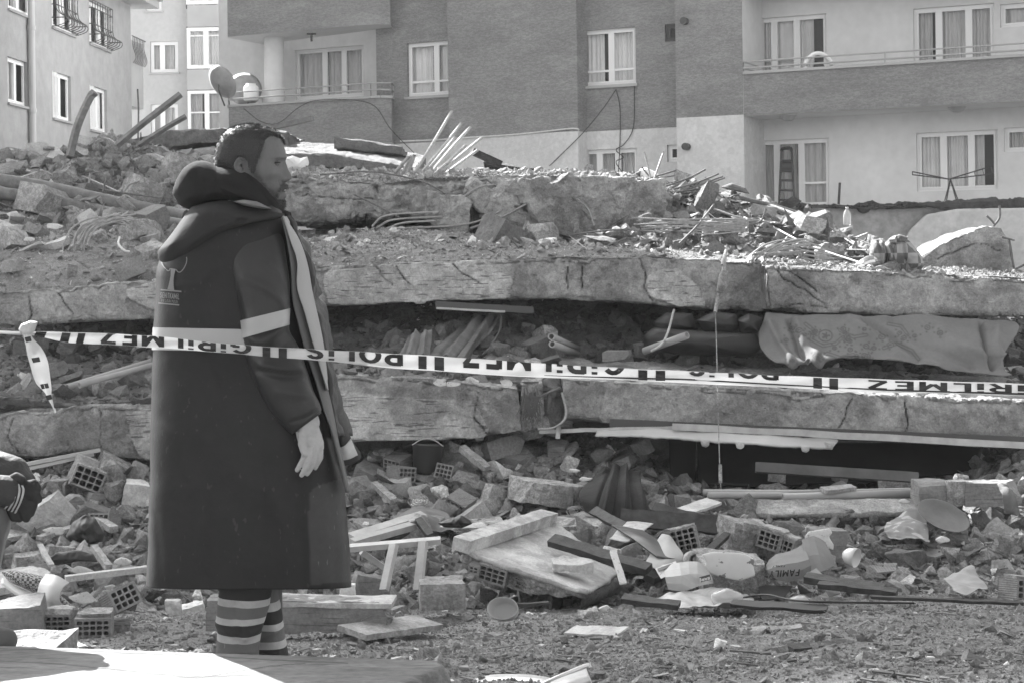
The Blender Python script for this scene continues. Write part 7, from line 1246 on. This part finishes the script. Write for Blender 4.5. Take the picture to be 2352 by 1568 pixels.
# standing sheaf near the man's face
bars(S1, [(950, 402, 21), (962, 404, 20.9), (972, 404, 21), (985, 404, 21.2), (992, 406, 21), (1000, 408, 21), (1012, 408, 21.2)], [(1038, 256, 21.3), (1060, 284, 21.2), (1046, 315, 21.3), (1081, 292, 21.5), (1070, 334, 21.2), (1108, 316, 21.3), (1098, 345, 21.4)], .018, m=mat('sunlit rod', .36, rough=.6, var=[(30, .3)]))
bars(S1, [(898, 410, 21), (918, 412, 21), (930, 412, 21)], [(940, 360, 21), (944, 360, 21.2), (952, 356, 21)], .022)
# long bent rods over the face of the uppermost slab
for pts, r0 in (([(735, 402, 20), (850, 395, 19.8), (950, 412, 19.7), (1000, 432, 19.6), (1035, 460, 19.6), (1052, 510, 19.6)], .010), ([(815, 448, 19.8), (860, 470, 19.7), (918, 500, 19.6)], .010), ([(984, 495, 19.6), (1060, 455, 19.6), (1100, 430, 19.6), (1145, 424, 19.7)], .013), ([(930, 525, 19.5), (1050, 518, 19.5), (1120, 500, 19.5), (1205, 450, 19.6)], .013), ([(1080, 525, 19.5), (1150, 500, 19.5), (1210, 468, 19.5)], .012), ([(1264, 408, 19.8), (1240, 460, 19.6), (1230, 490, 19.6), (1212, 500, 19.6)], .012), ([(855, 520, 19.6), (890, 495, 19.5), (1000, 488, 19.5), (995, 492, 19.5)], .013), ([(870, 522, 19.6), (905, 505, 19.5), (1015, 498, 19.5)], .013), ([(890, 525, 19.5), (930, 512, 19.4), (1000, 508, 19.4)], .013), ([(1120, 415, 19.7), (1165, 450, 19.6), (1180, 480, 19.6)], .009), ([(1290, 455, 19.7), (1320, 455, 19.6), (1350, 480, 19.6), (1365, 520, 19.5)], .012), ([(1220, 448, 19.8), (1330, 452, 19.7), (1400, 440, 19.7), (1440, 432, 19.8)], .010), ([(1480, 350, 20.5), (1490, 390, 20.4), (1495, 420, 20.3)], .012), ([(1524, 350, 20.6), (1510, 390, 20.4), (1497, 428, 20.3)], .013), ([(1475, 385, 20.5), (1510, 430, 20.2)], .01), ([(1466, 418, 20.3), (1552, 392, 20.6)], .011), ([(1500, 412, 20.3), (1550, 404, 20.5)], .01)):
    V, Fc = tube_vf([P(*p) for p in pts], r0, 6); obj('rebar', V, Fc, steel_l if r0 > .0115 else steel, S1)
for u in (1360, 1400, 1440, 1480): V, Fc = tube_vf([P(u, 440, 19.85), P(u + 2, 480, 19.8), P(u, 520, 19.9)], .009, 5); obj('stirrup', V, Fc, steel, S1)
for i, (u, v, dm, rt_, lab) in enumerate(((1165, 470, (.5, .4, .5), (0, 20, 20), 'tall broken block in the gap of the uppermost slab, left of two'), (1290, 468, (.75, .4, .55), (0, -28, 10), 'big split block leaning right in the gap of the uppermost slab'), (1030, 490, (.5, .4, .4), (0, 8, 0), 'upright pale block under the bent bright rods'), (1205, 520, (.6, .4, .3), (0, 20, 10), 'rounded block at the foot of the gap in the uppermost slab'), (1340, 525, (.7, .4, .3), (0, -10, 10), 'low broken block below the big split block'), (1225, 440, (.5, .3, .3), (0, 0, 40), 'small jagged block between the two tall blocks'), (1100, 450, (.35, .3, .25), (0, 30, 0), 'rough block left of the tall broken block'), (1390, 470, (.6, .3, .6), (0, 3, 0), 'square rough block with stirrups in the uppermost slab'), (1470, 470, (.6, .3, .5), (0, -6, 0), 'square rough block at the right end of the uppermost slab'))):
    chunk(u, v, 19.75, dm, rt_, lab, m=conc, cuts=5, amp=.035, seed=200 + i, sub=.045)
# rods fanning over the debris slope on the right
db = empty('rebar_bundle', P(1640, 430, 20.8), 'fan of thin dark rods pointing up right over the debris slope', 'rebar bundle')
for a, b, c in (((1490, 442, 20.6), (1580, 410, 20.7), (1620, 390, 20.8)), ((1530, 440, 20.6), (1600, 420, 20.7), (1650, 400, 20.9)), ((1560, 440, 20.6), (1610, 425, 20.7), (1660, 406, 20.9)), ((1580, 452, 20.5), (1625, 425, 20.7), (1664, 409, 20.8)), ((1495, 450, 20.5), (1550, 446, 20.6), (1615, 440, 20.7)), ((1495, 456, 20.4), (1550, 452, 20.5), (1610, 446, 20.6)), ((1495, 446, 20.4), (1550, 442, 20.5), (1605, 434, 20.6))): V, Fc = tube_vf([P(*a), P(*b), P(*c)], .012, 6); obj('rod', V, Fc, steel, db)
db = empty('rebar_bundle', P(1620, 525, 18.6), 'bundle of long rods with hooked ends lying across the debris slope', 'rebar bundle')
for i in range(9):
    v = 502 + i * 3.6; q1, q2, q3 = (random.uniform(-4, 4) for _ in range(3)); V, Fc = tube_vf([P(1480 + 9 * q1, v + q2, 18.7), P(1560, v + q3, 18.5), P(1630, v + 4 + q1, 18.5), P(1690 + q2 * 3, v + 2, 18.4), P(1712 + q1, v + 1, 18.4), P(1718, v - 5, 18.4), P(1708, v - 10, 18.5)][:5 + (i % 3)], .0095, 6); obj('rod', V, Fc, steel_l, db)
db = empty('rebar_bundle', P(1800, 600, 17.2), 'arched bundle of bent rods lying on the joint of the middle slabs', 'rebar bundle')
for i in range(12):
    j = random.uniform(-1, 1); a = 1708 + random.uniform(0, 55); e_ = random.uniform(-8, 8); V, Fc = tube_vf([P(a + e_, 606 - i, 17.0 + .3 * j), P(a + 4 + e_ * .5, 592 - i, 17.0), P(a + 45, 562 + i * 2 + 3 * j, 17.1), P(a + 100, 548 + i * 3 + 3 * j, 17.2), P(1858 - i * 3 + 18 * j, 553 + i * 4.2 + 4 * j, 17.3), P(1880 + i * 5, 562 + i * 4.6, 17.4)][: 5 + (i % 2)], .010, 6); obj('rod', V, Fc, steel_l, db)
for i, (pts, lab) in enumerate((([(1740, 500, 19.6), (1850, 560, 18.2), (2000, 612, 17)], 'long thin rod sloping down the debris slope to the bundle of cloth'), ([(1760, 590, 18), (1900, 575, 18), (1990, 575, 17.6)], 'level rod ending at the bundle of cloth'), ([(1700, 582, 18), (1800, 602, 17.6), (1985, 590, 17.4)], 'lower level rod near the bundle of cloth'), ([(1760, 470, 20.5), (1850, 505, 20), (1980, 570, 19)], 'dark pole along the ridge of the debris slope'), ([(1700, 455, 20.6), (1800, 480, 20.4), (1880, 512, 20.2)], 'upper dark pole along the ridge of the debris slope'), ([(1610, 545, 18.6), (1700, 520, 18.5), (1745, 510, 18.5), (1760, 480, 18.5)], 'bent rod rising from the middle of the debris slope'), ([(1640, 480, 19.5), (1700, 500, 19.3), (1780, 512, 19.2)], 'thin rod lying on the upper debris slope'), ([(1310, 540, 18.4), (1420, 528, 18.2), (1520, 535, 18.2)], 'rod lying at the foot of the uppermost slab'), ([(1560, 560, 18.1), (1600, 520, 18.4), (1640, 470, 19)], 'steep rod crossing the bundle of hooked rods'), ([(1900, 520, 19), (1960, 556, 18.6), (2010, 590, 18.2)], 'thin rod at the right foot of the debris slope'))):
    rod(pts, .011 if i not in (3, 4) else .03, lab, m=steel if i % 3 else steel_l)
for k in range(22):
    u, v = random.uniform(1250, 1900), random.uniform(450, 580)
    if v < 430 + max(0, u - 1650) * .42: continue
    d = float(np.interp(v, [445, 500, 590], [20.4, 19.4, 17.8])); a = random.uniform(-.5, .5); L = random.uniform(25, 70)
    V, Fc = tube_vf([P(u, v, d), P(u + L * .5, v + L * a * .5 + random.uniform(-8, 4), d - .1), P(u + L, v + L * a, d)], .009, 5); tag(obj('wire', V, Fc, steel), 'short bent wire tangled in the dark debris slope', 'wire', 'wires tangled in the debris slope')
# rods on the left
db = empty('rebar_bundle', P(200, 560, 18.2), 'curved sheaf of rods reaching right over the left middle slab', 'rebar bundle')
for i in range(11):
    a = 150 + random.uniform(0, 60); V, Fc = tube_vf([P(a - 6 + random.uniform(-6, 6), 592 - random.uniform(0, 34), 17.8), P(a, 560 - i, 17.9), P(a + 20, 530 - i * 1.2, 18), P(a + 70, 508 - (i % 5) * 3, 18), P(a + 105 + (i % 4) * 7, 486 + i * 3.1, 18.1)], .010, 6); obj('rod', V, Fc, steel_l, db)
for i, (pts, lab) in enumerate((([(200, 445, 20.4), (205, 415, 20.4), (208, 398, 20.4)], 'short upright rod on the left mound, left one'), ([(233, 455, 20.2), (240, 425, 20.2), (246, 408, 20.2)], 'short upright rod on the left mound, middle one'), ([(285, 440, 20.2), (298, 424, 20.2), (320, 416, 20.2)], 'short bright hooked rod on the left mound'), ([(140, 420, 20.8), (155, 390, 20.8), (162, 380, 20.8)], 'slanting short rod at the left of the mound'), ([(205, 333, 22.2), (240, 318, 22.2), (265, 330, 22), (270, 345, 22)], 'dark cable loop on top of the left mound'), ([(160, 420, 20.6), (260, 440, 20.3), (370, 455, 20)], 'long thin rod lying across the left mound'), ([(190, 405, 20.8), (290, 450, 20.2), (340, 480, 19.9)], 'rod crossing the long thin rod on the left mound'), ([(275, 545, 17.6), (272, 560, 17.4), (285, 575, 17.3), (298, 578, 17.3)], 'white cable with a plug on the left middle slab'))):
    rod(pts, .012, lab, m=(steel_l, steel)[i % 2] if i < 7 else whit)
# hanging wire with a lump
t = empty('hanging_wire', P(1655, 585, 16.5), 'wire with a lump of mortar hanging before the right slabs', 'wire')
V, Fc = tube_vf([P(1660, 640, 16.3), P(1664, 600, 16.4), P(1668, 575, 16.6), P(1658, 610, 16.3)], .016, 7); obj('loop', V, Fc, steel_l, t)
V, Fc = pillow_vf([(1654, 624), (1662, 619), (1673, 624), (1672, 640), (1670, 664), (1660, 674), (1646, 672), (1648, 650)], 16.25, .06, noise=.04, nr=10, nt=40); obj('mortar_lump', V, Fc, mortar, t)
V, Fc = tube_vf([P(1652, 672, 16.25), P(1646, 700, 16.25), P(1643, 718, 16.2)], .018, 8); obj('sleeve', V, Fc, mortar, t); V, Fc = tube_vf([P(1643, 718, 16.2), P(1646, 800, 16.0), P(1648, 900, 15.0), P(1650, 960, 14.9), P(1652, 1035, 14.8), P(1656, 1120, 14.6), P(1668, 1160, 14.4)], .0045, 6); obj('wire', V, Fc, mortar, t)
V, Fc = tube_vf([P(1654, 1066, 14.72), P(1655, 1108, 14.66)], .016, 8); obj('sleeve', V, Fc, mortar, t)
rod([(1548, 712, 16.6), (1535, 760, 16.3), (1520, 790, 16.0), (1495, 806, 16)], .012, 'bent white strip hanging before the dark sofa', name='plastic_strip', cat='strip', m=plas)
rod([(1152, 725, 16.6), (1148, 760, 16.5), (1125, 800, 16.3), (1105, 818, 16.2)], .014, 'dark cable hanging beside the sheer curtain', name='cable', cat='cable', m=black)
# joint between the lower slabs: torn roots, rods, rubble
jt = empty('broken_joint', P(1245, 980, 15.4), 'crumbled joint with fraying fibres between the two lower slabs', 'slab joint')
for i, (u, v, dm) in enumerate(((1222, 905, (.2, .3, .3)), (1262, 930, (.22, .3, .3)), (1235, 960, (.3, .3, .25)), (1278, 960, (.2, .3, .25)), (1215, 975, (.2, .3, .2)), (1270, 900, (.22, .3, .2)))): V, Fc = cut_block(dm, 80 + i, 6, .04, .02); obj('crumbled_concrete', xf(V, frame(P(u, v, 15.65), 0, 10 * i, 30 * i)), Fc, conc_d if i % 2 else mortar, jt)
fb_ = MB()
for k in range(130):
    u = random.uniform(1200, 1235); v = random.uniform(885, 905); L = random.uniform(25, 70); fb_.tube([P(u, v, 15.3), P(u + random.uniform(-6, 10), v + L * .5, 15.2), P(u + random.uniform(-14, 16), v + L, 15.22)], .0035, seg=3, n=5)
fo = fb_.build('fibres', mat('dry fibre', .12, rough=.9), jt); fo['kind'] = 'stuff'
V, Fc = tube_vf([P(1290, 900, 15.3), P(1300, 940, 15.25), P(1295, 965, 15.2), P(1270, 982, 15.2), P(1235, 985, 15.2)], .012, 6); obj('rebar', V, Fc, steel_l, jt); V, Fc = tube_vf([P(1228, 915, 15.3), P(1287, 890, 15.2)], .012, 6); obj('rebar', V, Fc, steel, jt)
# white bags, fabric bundle, big block, bottle
wbag = mat('white plastic bag', .75, rough=.5, bump=[(14, .01)], backlit=.3)
pillow('white_sack', [(657, 362), (672, 358), (690, 364), (706, 360), (710, 375), (705, 390), (690, 396), (668, 398), (655, 385)], 23.5, .2, wbag, 'white plastic sack lying right of the face of the standing man', 'sack', noise=.08, fs=6, c=(682, 380))
pillow('white_bag', [(1468, 390), (1482, 384), (1494, 390), (1508, 396), (1520, 410), (1515, 420), (1490, 416), (1470, 408)], 21.5, .12, wbag, 'small knotted white bag between two rods below the low window', 'bag', noise=.08, fs=8)
pillow('white_canister', [(1652, 446), (1664, 441), (1678, 446), (1680, 456), (1668, 458), (1654, 454)], 21, .06, wbag, 'small white bottle lying on the crest of the debris slope', 'bottle')
pillow('rag', [(1655, 430), (1680, 420), (1712, 432), (1722, 446), (1700, 442), (1670, 436)], 21.2, .1, cur, 'dull rag lying on the crest of the debris slope', 'rag', noise=.04)
t = empty('water_bottle', P(1946, 517, 22), 'clear water bottle standing before the stained terrace wall', 'bottle'); lathe('bottle', [(.001, 0), (.045, 0), (.05, .02), (.05, .13), (.04, .17), (.018, .2), (.018, .215)], Matrix.Translation(P(1946, 518, 22)), film, t); lathe('cap', [(.001, .235), (.02, .235), (.02, .213), (.001, .213)], Matrix.Translation(P(1946, 518, 22)), whit, t)
big = slab('concrete_block', [(2118, 588), (2160, 562), (2215, 535), (2268, 518), (2300, 522), (2322, 555)], [(2120, 632), (2165, 634), (2215, 634), (2268, 636), (2300, 634), (2330, 622)], 17.8, .9, 'big angular concrete block with rods at the right, upon the right middle slab', cat='concrete block', amp=.02, seed=61, edge=.6, cracks=[[(2150, 590), (2250, 560), (2300, 575)]])
for pts in ([(2282, 520, 17.8), (2296, 500, 17.8), (2296, 472, 17.8)], [(2286, 518, 17.8), (2276, 505, 17.8), (2266, 496, 17.8)], [(2318, 550, 17.7), (2324, 590, 17.7), (2330, 620, 17.7)], [(2300, 545, 17.7), (2330, 552, 17.7)], [(2325, 622, 17.6), (2370, 600, 17.6)]): V, Fc = tube_vf([P(*p) for p in pts], .012, 6); obj('rebar', V, Fc, steel, big)
chk = mat('checked blanket', .26, rough=.9, checker=(9.5, .10), st=(1, 1, 1), bump=[(20, .01)]); fbn = empty('blanket_bundle', P(2060, 620, 17), 'rumpled patterned blanket heaped at the left foot of the big block', 'blanket')
for out, T_, dd_ in (([(1998, 600), (1996, 570), (2008, 552), (2028, 548), (2040, 560), (2042, 590), (2036, 622), (2010, 625)], .13, 17.0), ([(2030, 560), (2050, 542), (2075, 540), (2095, 560), (2118, 590), (2122, 615), (2100, 626), (2060, 626), (2040, 600)], .16, 16.95), ([(2040, 550), (2065, 538), (2088, 545), (2080, 556), (2052, 562)], .08, 16.85)):
    V, Fc = pillow_vf(out, dd_, T_, noise=.09, fs=6, seed=int(out[0][0]), nr=20, nt=80, folds=[([(out[0][0] + 20, 545), (out[0][0] + 30, 620)], 4, -.04), ([(out[0][0] + 45, 560), (out[0][0] + 55, 620)], 4, -.04)]); obj('fold', V, Fc, chk, fbn)
patch('hem', [[(1965, 608, 16.9), (1985, 590, 16.9), (2010, 585, 16.9)], [(1975, 618, 16.8), (2000, 605, 16.8), (2020, 600, 16.8)]], 20, 10, chk, parent=fbn, amp=.04)
for a, b, lab in (((2010, 628, 16.8), (2060, 610, 16.9), 'round log like grey piece under the blanket heap'),): pipe(a, b, .06, lab, m=mortar, cat='log')
for (u, v, d, lab) in ((125, 520, 18.2, 'large bright plaster flake on the left middle slab'), (70, 550, 17.8, 'white faced lump on the left middle slab'), (30, 492, 19.2, 'white flake at the far left above the rubble'), (1012, 878, 15.2, 'larger white shard below the tape right of centre'), (1040, 882, 15.2, 'smaller white shard beside the larger one below the tape'), (1165, 878, 15.2, 'narrow white shard below the tape'), (1130, 1200, 13.2, 'white flake on the slope behind the lip'), (1320, 1080, 14.6, 'bright plaster lump on top of the rubble left of the black cloth'), (1345, 1100, 14.4, 'pale plaster lump above the beam piece'), (2075, 1150, 13.6, 'white tile near the brick row'), (2165, 1240, 12.8, 'white flake right of the scarf'), (1700, 1228, 12.9, 'white flake above the brick cluster'), (1640, 1215, 13.1, 'white plate left of the brick cluster'), (1390, 1395, 10.0, 'white flake at the foot of the tilted wall piece')):
    s = random.uniform(.7, 1.1); pillow('plaster_shard', shard(u, v, 22 * s, 10 * s), d, .012, whit, lab, 'plaster shard', pw=.1, noise=.03, nr=8, nt=32)
# ================================================================== dusty air
hz_ = MB(); hz_.box((-90, -3, -1.2), (70, 140, 40)); hm_ = bpy.data.materials.new('dusty air'); hm_.use_nodes = True; N_ = hm_.node_tree.nodes; N_.remove(N_['Principled BSDF'])
pv_ = N_.new('ShaderNodeVolumePrincipled'); pv_.inputs['Color'].default_value = (.9, .9, .9, 1); pv_.inputs['Density'].default_value = .0005; pv_.inputs['Anisotropy'].default_value = .35; hm_.node_tree.links.new(pv_.outputs[0], N_['Material Output'].inputs['Volume'])
ho_ = hz_.build('haze', hm_); tag(ho_, 'thin dusty haze hanging over the whole ruin', 'haze', kind='stuff')
